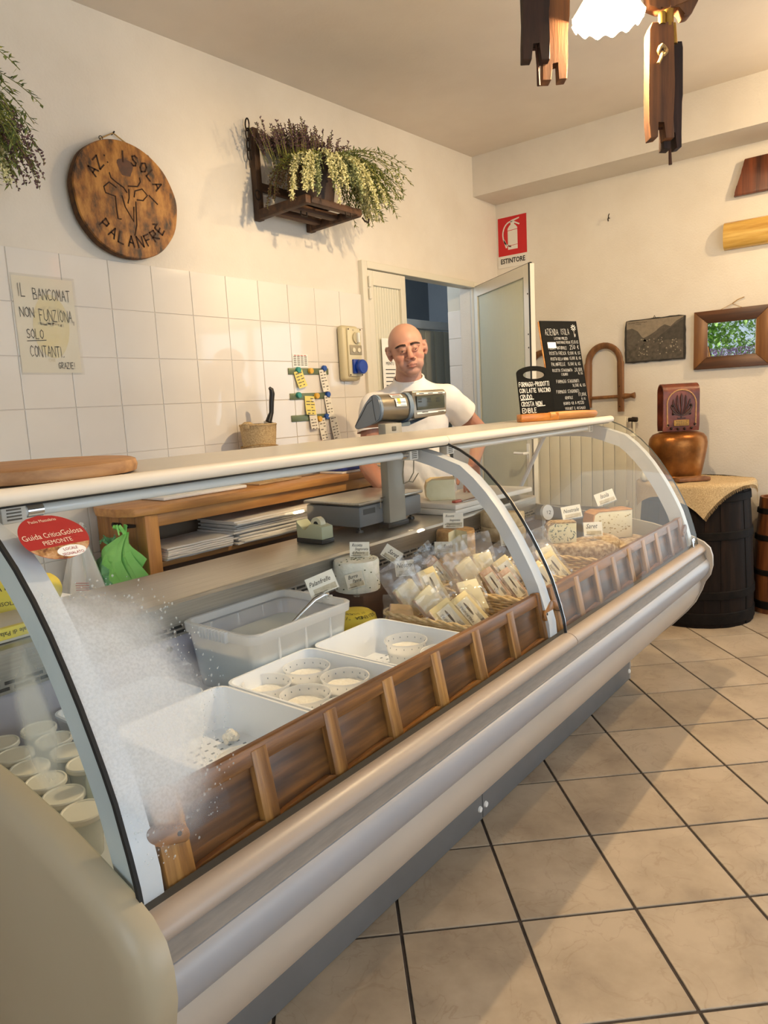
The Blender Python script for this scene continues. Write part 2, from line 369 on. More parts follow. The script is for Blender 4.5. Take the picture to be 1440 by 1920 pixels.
# floor tiles laid diagonally; every tile a piece, trimmed at the walls
th = 0.826538; da = Vector((math.cos(th), -math.sin(th))); db = Vector((math.sin(th), math.cos(th)))
PA, PB, OA, OB, G = 0.3235, 0.338, 0.1119, 2.0506, 0.0045
def clip(poly, nx, ny, d):
    out = []
    for i, p in enumerate(poly):
        q = poly[(i+1) % len(poly)]; a = nx*p[0]+ny*p[1]-d; b = nx*q[0]+ny*q[1]-d
        if a <= 0: out.append(p)
        if a*b < 0: t = a/(a-b); out.append((p[0]+(q[0]-p[0])*t, p[1]+(q[1]-p[1])*t))
    return out
fx0, fx1, fy0, fy1 = -0.2, 4.998, -1.45, 2.744
mb = MB(); mb.box((0, 0, -.003), (PA-2*G, PB-2*G, .006), .0012, seg=1); TILE_ME = mb.mesh('floor_tile', TILE_F, False)
for i in range(-14, 16):
    for j in range(-18, 14):
        c = da*(OA+(i+.5)*PA) + db*(OB+(j+.5)*PB)
        cr = [c + da*sx*(PA/2-G) + db*sy*(PB/2-G) for sx, sy in ((-1, -1), (1, -1), (1, 1), (-1, 1))]
        if all(fx0 < p.x < fx1 and fy0 < p.y < fy1 for p in cr):
            piece('floor_tile', TILE_ME, floor, (c.x, c.y, 0), (0, 0, -th))
        else:
            poly = [(p.x, p.y) for p in cr]
            for nx, ny, d in ((1, 0, fx1), (-1, 0, -fx0), (0, 1, fy1), (0, -1, -fy0)):
                poly = clip(poly, nx, ny, d)
                if len(poly) < 3: break
            if len(poly) < 3: continue
            a = abs(sum(poly[k][0]*poly[(k+1) % len(poly)][1]-poly[(k+1) % len(poly)][0]*poly[k][1] for k in range(len(poly))))/2
            if a < .002: continue
            mb = MB(); mb.prism([(x-c.x, y-c.y, -.006) for x, y in poly], (0, 0, .006))
            piece('floor_tile', mb.mesh('floor_tile', TILE_F, False), floor, (c.x, c.y, 0))
# wall tiles: ten courses of white ceramic
TW, TH = 0.2045, 0.198
mb = MB(); mb.box((0, 0, 0), (TW-.003, .008, TH-.003), .0015, seg=2); WT = mb.mesh('wall_tile', TILE_W, False)
mb = MB(); mb.box2((-1.198, YB-.005, 0), (3.335, YB, 2.045)); g = mb.build('tile_grout', GROUT_W, wall_back, False)
for i in range(-1, 10):
    for j in range(10):
        x = 1.304+(i+.5)*TW; z = 2.047-(j+.5)*TH
        piece('wall_tile', WT, wall_back, (x+random.uniform(-.0006, .0006), YB-.005, z), (random.uniform(-.002, .002), 0, 0))

# windows (left wall, and the shop window behind the photographer)
FRAME_W = mat('window_frame_paint', '#dcd6ca', rough=0.5)
PANE = glassy('window_glass', gloss=1.0)
def window(name, axis, pos, a0, a1, z0, z1, n):
    mb = MB(); t = .05
    P = (lambda a, z, d: (pos+d, a, z)) if axis == 'X' else (lambda a, z, d: (a, pos+d, z))
    bars = [((a0, z0), (a1, z0+t)), ((a0, z1-t), (a1, z1)), ((a0, z0+t), (a0+t, z1-t)), ((a1-t, z0+t), (a1, z1-t))]
    for k in range(1, n): x = a0+(a1-a0)*k/n; bars.append(((x-t/2, z0+t), (x+t/2, z1-t)))
    for (p, q) in bars: mb.box2(P(p[0], p[1], -.03), P(q[0], q[1], .03), .006)
    w = struct(name, mb, FRAME_W)
    for k in range(n):
        b0 = a0+(a1-a0)*k/n+t*.4; b1 = a0+(a1-a0)*(k+1)/n-t*.4
        m2 = MB(); m2.face([m2.v(P(b0, z0+t*.8, 0)), m2.v(P(b1, z0+t*.8, 0)), m2.v(P(b1, z1-t*.8, 0)), m2.v(P(b0, z1-t*.8, 0))]); m2.build('pane', PANE, w, False)
window('window_1', 'X', -1.25, 1.35, 2.42, .95, 2.35, 1)
window('window_2', 'Y', -2.45, -.7, 3.1, .35, 2.55, 3)
window('window_4', 'X', 5.06, -.96, .62, 0.0, 2.28, 2)
window('window_3', 'X', -1.25, .1, 1.05, .85, 2.35, 1)

# doorway with a fixed ribbed leaf and an open ribbed leaf; room behind
DOOR = mat('door_aluminium', '#d9d3c2', rough=0.45)
RIB = mat('ribbed_panel', '#cfcbb8', rough=0.5)
RIB2 = mat('ribbed_panel_open', '#bcbfac', rough=0.45)
mb = MB()
for a, b in (((3.337, 2.715, 0), (3.385, 2.75, 2.239)), ((4.605, 2.715, 0), (4.652, 2.75, 2.239)), ((3.385, 2.715, 2.197), (4.605, 2.75, 2.239))): mb.box2(a, b, .004)
struct('trim_2', mb, DOOR)
mb = MB(); mb.box2((3.39, 2.72, .01), (3.44, 2.765, 2.19), .004); mb.box2((3.715, 2.72, .01), (3.765, 2.765, 2.19), .004)
mb.box2((3.44, 2.72, 2.105), (3.715, 2.765, 2.19), .004); mb.box2((3.44, 2.72, .01), (3.715, 2.765, .12), .004)
door1 = struct('door_1', mb, DOOR)
mb = MB(); mb.grid(lambda u, v: (3.44+.275*u, 2.735+.0022*math.cos(u*2*PI*11), .12+1.985*v), 88, 1); mb.build('ribbed_panel', RIB, door1)
mb = MB()
for z in (2.02, 2.09): mb.cyl((3.387, 2.705, z), (3.387, 2.705, z+.06), .009, seg=10)
mb.build('hinge', DOOR, door1)
# open leaf, built from its hinge line
hx, hy = 4.60, 2.70; fx, fy = 4.085, 2.01
W = math.hypot(fx-hx, fy-hy); ux, uy = (fx-hx)/W, (fy-hy)/W; nx_, ny_ = uy, -ux   # n points to the camera side
if nx_*(-hx)+ny_*(-hy) < 0: nx_, ny_ = -nx_, -ny_
D = lambda s, z, d: (hx+ux*s+nx_*d, hy+uy*s+ny_*d, z)
def slab(mb, s0, s1, z0, z1, d0=-.02, d1=.02):
    mb.prism([D(s0, z0, d0), D(s1, z0, d0), D(s1, z1, d0), D(s0, z1, d0)], Vector(D(0, 0, d1))-Vector(D(0, 0, d0)), .003)
mb = MB(); slab(mb, 0, .055, .01, 2.197); slab(mb, W-.075, W-.004, .01, 2.197); slab(mb, .055, W-.075, 2.125, 2.197); slab(mb, .055, W-.075, .01, .12)
door2 = struct('door_2', mb, DOOR)
mb = MB(); nr = 34; mb.grid(lambda u, v: D(.055+(W-.13)*u, .12+2.005*v, .008+.0028*math.cos(u*2*PI*nr)), nr*6, 1); mb.build('ribbed_panel', RIB2, door2)
mb = MB(); slab(mb, W-.003, W+.001, .01, 2.2, .012, .0225); slab(mb, 0, W, 2.197, 2.203, -.004, .012); mb.build('edge_seal', RUBBER, door2, False)
mb = MB(); slab(mb, W-.066, W-.026, .95, 1.11, .02, .028); mb.tube([D(W-.045, 1.05, .025), D(W-.045, 1.05, .06), D(W-.07, 1.05, .066), D(W-.16, 1.048, .066)], .009, 8); mb.build('lever_handle', WHITE_PL, door2)
mb = MB()
for z in (2.02, 1.78, 1.70): mb.cyl(D(W-.02, z, .019), D(W-.02, z, .0225), .005, seg=8)
mb.build('screw', IRON, door2)
BACKW = mat('back_room_paint', '#7d858c', '#858d93', scale=2, rough=0.9)
mb = MB(); mb.box2((3.2, 4.2, 0), (6.3, 4.3, 2.75)); mb.box2((6.2, 2.87, 0), (6.3, 4.2, 2.75)); mb.box2((3.2, 2.87, 0), (3.3, 4.2, 2.75)); mb.box2((5.12, 2.76, 0), (6.2, 2.87, 2.75)); struct('wall_back_room', mb, BACKW)
mb = MB(); mb.box2((3.2, 2.866, 2.75), (6.3, 4.3, 2.85)); struct('ceiling_back_room', mb, BACKW)
mb = MB(); mb.box2((4.66, 2.87, 0), (4.85, 2.985, 2.74)); pier = struct('wall_pier', mb, mat('pier_plaster', '#c9c4b6', rough=.9))
mb = MB(); mb.box((0, 0, 0), (.008, .111, .198), .0015, seg=1); PT = mb.mesh('wall_tile', TILE_W, False)
for j in range(10): piece('wall_tile', PT, pier, (4.657, 2.928, 2.06-.099-.2*j))
# folding partition in the back room
fp = thing('folding_screen', 'pale folding screen of tall panels in the room behind the doorway', 'screen', (5.3, 3.6, 0), world=True)
FP = mat('screen_panel', '#c7c2ae', rough=.6)
for k in range(7):
    mb = MB(); mb.box((4.86+.147*k, 3.6, 1.02), (.136, .02, 2.0), .004); mb.build('screen_panel', FP, fp)
mb = MB(); mb.box2((4.78, 3.58, 2.03), (5.85, 3.63, 2.1), .004); mb.build('top_rail', WHITE_PL, fp)
mb = MB(); mb.box2((4.78, 3.59, .0), (5.85, 3.61, .02)); mb.build('bottom_rail', IRON, fp)
# printed notice on the fixed leaf
mb = MB(); mb.box((3.56, 2.716, 1.62), (.15, .002, .36)); nt_ = thing('paper_notice', 'white printed notice on the closed ribbed door leaf', 'notice', (3.56, 2.716, 1.44), world=True)
mb.build('sheet', PAPER, nt_, False)
mb = MB(); P = plane_map((3.49, 2.7145, 1.45), (1, 0, 0), (0, 0, 1), (0, -1, 0))
type_text(mb, 'MENTU', .025, .19, .02, P, wscale=.9)
for k, w in enumerate((.10, .09, .1, .07, .1)): mb.prism([P(.02, .16-.024*k), P(.02+w, .16-.024*k), P(.02+w, .165-.024*k), P(.02, .165-.024*k)], (0, -.0003, 0))
mb.build('print', INK, nt_, False)

# ------------------------------------------------------------------ refrigerated display counter
X0, X1, XM = 0.484, 3.342, 1.915
GP = [(1.25, 1.270), (1.20, 1.249), (1.155, 1.222), (1.107, 1.183), (1.063, 1.138), (1.024, 1.09), (.99, 1.04), (.961, .993), (.935, .945), (.914, .904), (.895, .862), (.872, .79), (.86, .745), (.853, .70)]
def gl_at(z, inset=0.0):
    """point and inward normal of the glass curve at height z"""
    for (y0, z0), (y1, z1) in zip(GP, GP[1:]):
        if z1 <= z <= z0 or (z0 <= z <= z1):
            t = (z-z0)/(z1-z0); d = Vector((y1-y0, z1-z0)).normalized(); n = Vector((-d.y, d.x))
            if n.x < 0: n = -n
            return Vector((y0+(y1-y0)*t, z)) + n*inset, n
    return Vector(GP[-1]), Vector((1, 0))
def offset_curve(pts, d):
    out = []
    for i, p in enumerate(pts):
        a = Vector(pts[max(i-1, 0)]); b = Vector(pts[min(i+1, len(pts)-1)]); t = (b-a).normalized(); n = Vector((-t.y, t.x))
        if n.dot(Vector((1.5, .8))-Vector(p)) < 0: n = -n
        out.append((p[0]+n.x*d, p[1]+n.y*d))
    return out
BODY = mat('counter_grey_panel', '#919296', '#98989c', scale=1.5, rough=0.4)
RAIL = mat('bumper_rail', '#9a8b7e', '#a19386', scale=2, rough=0.38, spec=.5)
GROOVE = mat('bumper_groove', '#756c62', '#7f766b', scale=20, stretch=(1, 8, 8), rough=0.6)
LOWER = mat('counter_cream_panel', '#ada396', '#b4aa9e', scale=2, rough=0.42)
ENDP = mat('counter_end_panel', '#a3967c', '#ab9f86', scale=1.3, rough=0.42)
KICK = mat('kick_plate_grey', '#6a6967', '#727170', scale=3, rough=0.5)
ALU = mat('painted_aluminium_arch', '#bfc3c8', '#c6cace', scale=3, rough=0.3)
CANOPY = mat('canopy_grey_top', '#b3aca0', '#bcb5a9', scale=2, rough=0.3)
BACKLINER = mat('inner_liner', '#a3a2b0', '#abaab7', scale=2, rough=0.4)
WELL = mat('well_floor', '#d9dde2', rough=0.4)
GLASS_EDGE = mat('glass_edge', '#1c2a26', rough=0.2)
ct = thing('refrigerated_display_counter', 'long white refrigerated display counter with curved glass front', 'display counter', (1.913, 1.4, 0), world=True)
# kick plates
for a, b in ((X0+.03, XM-.002), (XM+.002, X1)):
    mb = MB(); mb.box2((a, 1.163, 0.002), (b, 1.185, .2), .002); k = mb.build('kick_plate', KICK, ct)
for x in (XM-.02, XM+.018, X1-.012): mb = MB(); mb.cyl((x, 1.163, .045), (x, 1.157, .045), .011, .009, 14); mb.build('screw_cap', WHITE_PL, ct)
# body core and panels
mb = MB(); mb.box2((X0+.02, 1.185, .01), (X1-.0, 1.93, .56)); mb.box2((X0+.0, 1.665, .56), (X1, 1.93, .872)); mb.build('cabinet_body', BODY, ct, False)
mb = MB(); mb.sweep([(.845, .545), (.838, .52), (.848, .475), (.872, .425), (.91, .375), (.965, .315), (1.04, .245), (1.11, .178), (1.165, .128), (1.19, .14), (1.19, .5), (.9, .56)], X0, X1, nx=1); mb.build('lower_panel', LOWER, ct, ang=50)
mb = MB(); mb.sweep([(.83, .640), (.813, .637), (.803, .620), (.802, .60), (.81, .575), (.825, .553), (.845, .54), (.9, .54), (.9, .64)], X0, X1); mb.build('bulged_panel', BODY, ct, ang=50)
mb = MB(); mb.sweep([(.829, .668), (.826, .660), (.820, .648), (.815, .640), (.84, .638), (.88, .638), (.88, .668)], X0, X1); mb.build('groove_strip', GROOVE, ct)
for a, b in ((X0, XM-.0015), (XM+.0015, X1)):
    mb = MB(); mb.sweep([(.862, .702), (.85, .7045), (.836, .7015), (.825, .694), (.819, .684), (.82, .674), (.829, .667), (.862, .667)], a, b); mb.build('bumper_rail', RAIL, ct, ang=60)
# end panels with a rounded, bulging outline
EP = [(1.95, .0), (1.95, .88), (1.5, .84), (1.19, .81), (1.06, .788), (.96, .762), (.88, .738), (.83, .715), (.803, .69), (.792, .655), (.79, .61), (.80, .565), (.822, .53), (.835, .49), (.862, .43), (.90, .378), (.96, .31), (1.05, .225), (1.15, .12), (1.163, .10), (1.163, .0)]
def end_panel(x, out, thick):
    mb = MB(); n = len(EP); cx = Vector((1.45, .42))
    prof = [(0, 0), (thick*.55, 0), (thick*.85, .018), (thick, .05)]
    rings = []
    for d, ins in prof:
        r = []
        for (y, z) in EP:
            p = Vector((y, z)); q = p + (cx-p).normalized()*ins if ins else p
            r.append(mb.v((x+out*d, q.x, max(q.y, 0.0))))
        rings.append(r)
    for a, b in zip(rings, rings[1:]): mb.bridge(a, b)
    mb.face(rings[0][::-1]); mb.face(rings[-1])
    return mb
end_panel(X0, -1, .052).build('end_panel', ENDP, ct, ang=60)
end_panel(X1, 1, .03).build('end_panel', LOWER, ct, ang=60)
# insulated well: floor, front wall, inner back wall with slotted air outlet, work deck
mb = MB(); mb.box2((X0+.005, .88, .56), (X1-.005, 1.665, .655)); mb.build('well_floor', WELL, ct, False)
mb = MB(); mb.box2((X0+.005, .862, .60), (X1-.005, .88, .702)); mb.build('well_front', mat('dark_gap', '#34302c', rough=.7), ct, False)
mb = MB(); mb.box2((X0+.005, 1.655, .655), (X1-.005, 1.675, .84)); mb.build('inner_back_wall', BACKLINER, ct, False)
mb = MB(); mb.box2((X0+.005, 1.645, .796), (X1-.005, 1.655, .832)); ao = mb.build('air_outlet', mat('outlet_metal', '#8b877f', rough=.4, metal=.3), ct, False)
mb = MB(); SL = .049
for row, z in enumerate((.822, .808)):
    k = 0
    while True:
        x = X0+.03+k*SL+(.02 if row else 0)
        if x+.038 > X1-.02: break
        mb.box((x+.019, 1.6445, z), (.038, .003, .0075)); k += 1
s = mb.build('air_slot', RUBBER, ao, False, kind='stuff')
mb = MB(); mb.sweep([(1.655, .832), (1.645, .832), (1.643, .888), (1.648, .897), (1.656, .90), (1.985, .90), (1.985, .87), (1.655, .87)], X0+.005, X1-.012); mb.build('work_deck', STEEL, ct, ang=30)
for x in (1.925, 1.965): mb = MB(); mb.cyl((x, 1.646, .868), (x, 1.641, .868), .007, seg=12); mb.build('rivet', WHITE_PL, ct)
for x in (1.9, 2.9, 1.1): mb = MB(); mb.cyl((x, 1.656, .765), (x, 1.650, .765), .008, seg=10); mb.build('wall_screw', IRON, ct)
# canopy with lamp housing
mb = MB(); mb.sweep([(1.262, 1.288), (1.70, 1.288), (1.70, 1.268), (1.262, 1.268)], X0-.03, X1+.01); mb.build('canopy_top', CANOPY, ct)
mb = MB(); mb.sweep([(1.264, 1.292), (1.256, 1.293), (1.247, 1.29), (1.241, 1.283), (1.24, 1.275), (1.243, 1.266), (1.25, 1.263), (1.264, 1.263)], X0-.03, XM-.001); mb.build('canopy_edge', CREAM, ct, ang=60)
mb = MB(); mb.sweep([(1.264, 1.292), (1.256, 1.293), (1.247, 1.29), (1.241, 1.283), (1.24, 1.275), (1.243, 1.266), (1.25, 1.263), (1.264, 1.263)], XM+.001, X1+.01); mb.build('canopy_edge', CREAM, ct, ang=60)
mb = MB(); mb.sweep([(1.256, 1.263), (1.262, 1.258), (1.275, 1.258), (1.275, 1.268), (1.256, 1.268)], X0-.02, X1); mb.build('edge_seal', RUBBER, ct)
mb = MB(); mb.sweep([(1.275, 1.268), (1.275, 1.263), (1.30, 1.258), (1.345, 1.256), (1.36, 1.26), (1.36, 1.268)], X0+.0, X1-.02); mb.build('lamp_housing', mat('lamp_housing', '#b9b6ae', rough=.35), ct, ang=50)
TUBEM = mat('unlit_tube_glass', '#d9dbd8', rough=.15)
mb = MB(); mb.cyl((X0+.12, 1.325, 1.241), (XM-.12, 1.325, 1.241), .011, seg=14); tb = mb.build('lamp_tube', TUBEM, ct)
mb = MB(); mb.cyl((XM+.12, 1.325, 1.241), (X1-.12, 1.325, 1.241), .011, seg=14); mb.build('lamp_tube', TUBEM, ct)
for x in (X0+.075, XM-.12, XM+.09, X1-.12):
    mb = MB(); mb.box2((x, 1.309, 1.224), (x+.045, 1.341, 1.258), .003); s = mb.build('lamp_socket', mat('socket_white', '#d6d2c8', rough=.4), ct)
    mb = MB()
    for q in range(4): mb.box((x+.022, 1.3085, 1.231+.006*q), (.026, .001, .003))
    mb.build('print', INK_GREY, s, False)
for x in (X0+.125, XM-.15): 
    mb = MB(); mb.cyl((x, 1.325, 1.241), (x+.03, 1.325, 1.241), .0125, seg=14); mb.build('tube_cap', CHROME, ct)
# curved front glass, mist on the left pane
def mist_mask(N, L):
    tc = N.new('ShaderNodeTexCoord')   # a rounded patch of mist that sits on the glass itself
    sub = N.new('ShaderNodeVectorMath'); sub.operation = 'SUBTRACT'; L.new(tc.outputs['Object'], sub.inputs[0]); sub.inputs[1].default_value = (.545-1.913, .94-1.4, .965)
    sc = N.new('ShaderNodeVectorMath'); sc.operation = 'MULTIPLY'; L.new(sub.outputs[0], sc.inputs[0]); sc.inputs[1].default_value = (6.2, 1.2, 5.2)
    ln = N.new('ShaderNodeVectorMath'); ln.operation = 'LENGTH'; L.new(sc.outputs[0], ln.inputs[0])
    nz = N.new('ShaderNodeTexNoise'); nz.inputs['Scale'].default_value = 9; nz.inputs['Detail'].default_value = 6; L.new(tc.outputs['Object'], nz.inputs['Vector'])
    a = N.new('ShaderNodeMath'); a.operation = 'MULTIPLY_ADD'; L.new(nz.outputs['Fac'], a.inputs[0]); a.inputs[1].default_value = .7; a.inputs[2].default_value = -.35
    s = N.new('ShaderNodeMath'); s.operation = 'ADD'; L.new(ln.outputs['Value'], s.inputs[0]); L.new(a.outputs[0], s.inputs[1])
    mr = N.new('ShaderNodeMapRange'); L.new(s.outputs[0], mr.inputs['Value']); mr.inputs['From Min'].default_value = .45; mr.inputs['From Max'].default_value = 1.05; mr.inputs['To Min'].default_value = .86; mr.inputs['To Max'].default_value = 0.004
    mr.interpolation_type = 'SMOOTHSTEP'
    n2 = N.new('ShaderNodeTexNoise'); n2.inputs['Scale'].default_value = 230; n2.inputs['Detail'].default_value = 2; L.new(tc.outputs['Object'], n2.inputs['Vector'])
    m2 = N.new('ShaderNodeMapRange'); L.new(n2.outputs['Fac'], m2.inputs['Value']); m2.inputs['From Min'].default_value = .35; m2.inputs['From Max'].default_value = .6; m2.inputs['To Min'].default_value = .84; m2.inputs['To Max'].default_value = 1
    f = N.new('ShaderNodeMath'); f.operation = 'MULTIPLY'; L.new(mr.outputs[0], f.inputs[0]); L.new(m2.outputs[0], f.inputs[1])
    return f.outputs[0]
GLASS_L = glassy('front_glass_misted', (.985, .995, .99), .22, mask=mist_mask)
GLASS = glassy('front_glass', (.98, .995, .985), .6, haze=.012)
GLASS_R = glassy('front_glass_veiled', (.98, .99, .975), .26, haze=.10, haze_col=(.8, .75, .66))  # warm haze in the colour stands in for the reflected veil on this pane
for a, b, g in ((X0+.002, XM-.002, GLASS_L), (XM+.002, X1-.002, GLASS_R)):
    mb = MB(); mb.sweep(GP, a, b, closed=False, nx=1)
    o = mb.build('front_glass', g, ct, ang=60)
    IN = offset_curve(GP, .005)
    for x in (a, b):
        mb = MB(); A = [mb.v((x, *p)) for p in GP]; B = [mb.v((x, *p)) for p in IN]
        for i in range(len(GP)-1): mb.face([A[i], A[i+1], B[i+1], B[i]])
        mb.build('glass_edge', GLASS_EDGE, o, False)
# rubber seams that follow the curve
def strip(mb, a, b, x0, x1):
    V = {}
    for k, x in enumerate((x0, x1)):
        for s, q in ((0, a), (1, b)):
            for i, pt in enumerate(q): V[k, s, i] = mb.v((x, *pt))
    n = len(a)
    for i in range(n-1):
        for s in (0, 1): mb.face([V[0, s, i], V[0, s, i+1], V[1, s, i+1], V[1, s, i]])
        for k in (0, 1): mb.face([V[k, 0, i], V[k, 0, i+1], V[k, 1, i+1], V[k, 1, i]])
    for i in (0, n-1): mb.face([V[0, 0, i], V[0, 1, i], V[1, 1, i], V[1, 0, i]])
def curve_strip(name, x0, x1, d0, d1, m, pts=GP, parent=ct, ang=60):
    a = offset_curve(pts, d0); b = offset_curve(pts, d1)
    mb = MB(); strip(mb, a, b, x0, x1)
    return mb.build(name, m, parent, ang=ang)
curve_strip('glass_seal', XM-.0035, XM+.0015, -.001, .006, RUBBER)
curve_strip('glass_seal', X0-.003, X0+.003, -.001, .007, RUBBER)
curve_strip('glass_seal', XM+.0015, XM+.004, -.001, .006, CHROME)
# arches inside the glass
AR = [(1.60, 1.262), (1.48, 1.262), (1.40, 1.262), (1.33, 1.256), (1.27, 1.240)] + offset_curve(GP, .022)[2:]
AR[-1] = (.875, .66)
def arch(x0, x1, depth):
    a = AR; b = offset_curve(AR, depth); b = [(p[0], p[1]-.0) for p in b]
    mb = MB(); strip(mb, a, b, x0, x1)
    bmesh.ops.bevel(mb.bm, geom=[e for e in mb.bm.edges if abs(e.verts[0].co.x-e.verts[1].co.x) < 1e-6 and len(e.link_faces) == 2 and abs(e.calc_face_angle(0)) > 1.2], offset=.007, segments=2, affect='EDGES')
    mb.build('support_arch', ALU, ct, ang=50)
arch(X0+.006, X0+.05, .05); arch(XM-.058, XM-.012, .039); arch(X1-.05, X1-.006, .06)
# side panes
SIDE_R = glassy('side_glass_clear', (.97, .985, .965), .4, haze=.03, haze_col=(.8, .85, .7))
def side_mask(N, L):
    tc = N.new('ShaderNodeTexCoord'); sub = N.new('ShaderNodeVectorMath'); sub.operation = 'SUBTRACT'; L.new(tc.outputs['Object'], sub.inputs[0]); sub.inputs[1].default_value = (0, 1.10-1.4, .955)
    sc = N.new('ShaderNodeVectorMath'); sc.operation = 'MULTIPLY'; L.new(sub.outputs[0], sc.inputs[0]); sc.inputs[1].default_value = (0, 12, 6.5)
    ln = N.new('ShaderNodeVectorMath'); ln.operation = 'LENGTH'; L.new(sc.outputs[0], ln.inputs[0])
    nz = N.new('ShaderNodeTexNoise'); nz.inputs['Scale'].default_value = 11; nz.inputs['Detail'].default_value = 5; L.new(tc.outputs['Object'], nz.inputs['Vector'])
    a = N.new('ShaderNodeMath'); a.operation = 'MULTIPLY_ADD'; L.new(nz.outputs['Fac'], a.inputs[0]); a.inputs[1].default_value = .8; L.new(ln.outputs['Value'], a.inputs[2])
    mr = N.new('ShaderNodeMapRange'); L.new(a.outputs[0], mr.inputs['Value']); mr.inputs['From Min'].default_value = .7; mr.inputs['From Max'].default_value = 1.5; mr.inputs['To Min'].default_value = .5; mr.inputs['To Max'].default_value = .03; mr.interpolation_type = 'SMOOTHSTEP'
    return mr.outputs[0]
SIDE = glassy('side_glass_misted', (.90, .95, .93), .22, haze_col=(.66, .74, .72), mask=side_mask)
for x, m in ((X0-.002, SIDE), (X1-.003, SIDE_R)):
    mb = MB(); pts = [(x, 1.69, 1.268)] + [(x, p[0], p[1]) for p in GP] + [(x, .853, .69), (x, 1.69, .69)]
    mb.face([mb.v(p) for p in pts]); mb.build('side_glass', m, ct, False)
# strut, thermometer dial and badge
mb = MB(); mb.tube([(X1-.03, 1.74, .90), (X1-.03, 1.55, 1.262)], .011, 8); mb.build('canopy_strut', ALU, ct)
mb = MB(); mb.box2((X0+.02, 1.69, .90), (X0+.03, 1.70, 1.27)); mb.build('canopy_strut', ALU, ct)
mb = MB(); mb.cyl((3.06, 1.46, .86), (3.055, 1.445, .862), .036, seg=28); dl = mb.build('thermometer_dial', mat('dial_white', '#d8d8d4', rough=.4), ct)
mb = MB(); P = plane_map((3.0545, 1.4435, .862), (.6, -.8, 0), (0, 0, 1)); type_text(mb, '12', -.012, -.008, .018, lambda a, b, c=0: P(a, b, .002)); mb.build('print', INK, dl, False)
mb = MB(); mb.box((3.06, 1.47, .76), (.012, .012, .2)); mb.build('dial_post', ALU, ct, False)
pb, nb = gl_at(.722)
mb = MB(); P = plane_map((3.276, pb.x, pb.y), (1, 0, 0), (0, -nb.y, nb.x), (0, -nb.x, -nb.y))
mb.prism([P(-.024, -.02), P(.024, -.02), P(.024, .02), P(-.024, .02)], Vector(P(0, 0, .004))-Vector(P(0, 0, 0)), .001); bd = mb.build('badge', CHROME, ct)
mb = MB(); type_text(mb, 'SA', -.017, -.011, .021, lambda a, b, c=0: P(a, b, .0046)); mb.build('print', INK, bd, False)
# oval paper sticker on the left pane
def on_glass(x, s):
    """arc length s downwards from z=1.213 along the glass"""
    z = 1.213 - s*.83
    p, n = gl_at(z, -.0012); return Vector((x, p.x, p.y))
stx = .567
def oval(mb, rx, ry, off, n=40, y0=-1, y1=1):
    vs = []
    G = lambda u, v: Vector(on_glass(stx+u, -v)) + Vector((0, -1, .6)).normalized()*off
    cols = []
    nn = 24
    for k in range(nn+1):
        v = -ry + 2*ry*k/nn
        if v/ry < y0 or v/ry > y1: continue
        h = rx*math.sqrt(max(0, 1-(v/ry)**2)); cols.append((mb.v(G(-h, v)), mb.v(G(0, v)), mb.v(G(h, v))))
    for a, b in zip(cols, cols[1:]):
        mb.face([a[0], a[1], b[1], b[0]]); mb.face([a[1], a[2], b[2], b[1]])
mb = MB(); oval(mb, .055, .039, .0002); stk = mb.build('oval_sticker', mat('sticker_red', '#a3211f', rough=.4), ct, label='red oval guide sticker on the glass')
G = lambda u, v, off=.0006: Vector(on_glass(stx+u, -v)) + Vector((0, -1, .6)).normalized()*off
mb = MB(); oval(mb, .0545, .0385, .0003, y0=-1, y1=-.35); mb.build('photo_band', mat('sticker_photo', '#6b3a20', '#caa27c', scale=70, rough=.4, c3='#b0814e'), stk)
mb = MB(); type_text(mb, 'Guida', -.051, .0005, .0095, lambda a, b, c=0: G(a, b)); type_text(mb, 'Golosa', .0125, .0005, .0095, lambda a, b, c=0: G(a, b)); type_text(mb, 'Critica', -.0165, .0005, .009, lambda a, b, c=0: G(a, b), wscale=.85)
type_text(mb, 'PIEMONTE', 0, -.0115, .0075, lambda a, b, c=0: G(a, b), align='CENTER'); type_text(mb, 'Paolo Massobrio', 0, .027, .005, lambda a, b, c=0: G(a, b), align='CENTER')
mb.build('print', mat('sticker_text', '#e8cdb4', rough=.5), stk, False)
mb = MB()
vs = [mb.v(G(.012+.024*math.cos(a), -.027+.0095*math.sin(a), .0005)) for a in [2*PI*q/24 for q in range(24)]]; mb.face(vs); mb.build('white_oval', PAPER, stk, False)
for s_, z_, h_ in (('LOCALE', -.0255, .0048), ('SEGNALATO', -.0335, .0046)):
    mb = MB(); type_text(mb, s_, .012, z_, h_, lambda a, b, c=0: G(a, b, .0008), align='CENTER'); mb.build('print', mat('sticker_text_red', '#a3211f', rough=.5), stk, False, kind='stuff')
# water drops on the misted pane
rnd = random.Random(3); mb = MB()
WATER = glassy('water_drop', (.96, .98, .98), 1.0, haze=.25)
for k in range(900):
    a = rnd.uniform(0, 2*PI); r = math.sqrt(rnd.uniform(.0, 1.25)); x = .545+.165*r*math.cos(a); z = .965+.19*r*math.sin(a)
    if x < X0+.01 or z < .72 or z > 1.15: continue
    p, n = gl_at(z, .0022); s = rnd.choice((.0009, .0011, .0013, .0018, .0012, .0022))*(1.0 if r > .75 else .8)
    mb.ball((x, p.x, p.y), (s, s*.6, s*1.15), 6, 4)
mb.build('water_drop', WATER, ct, kind='stuff')

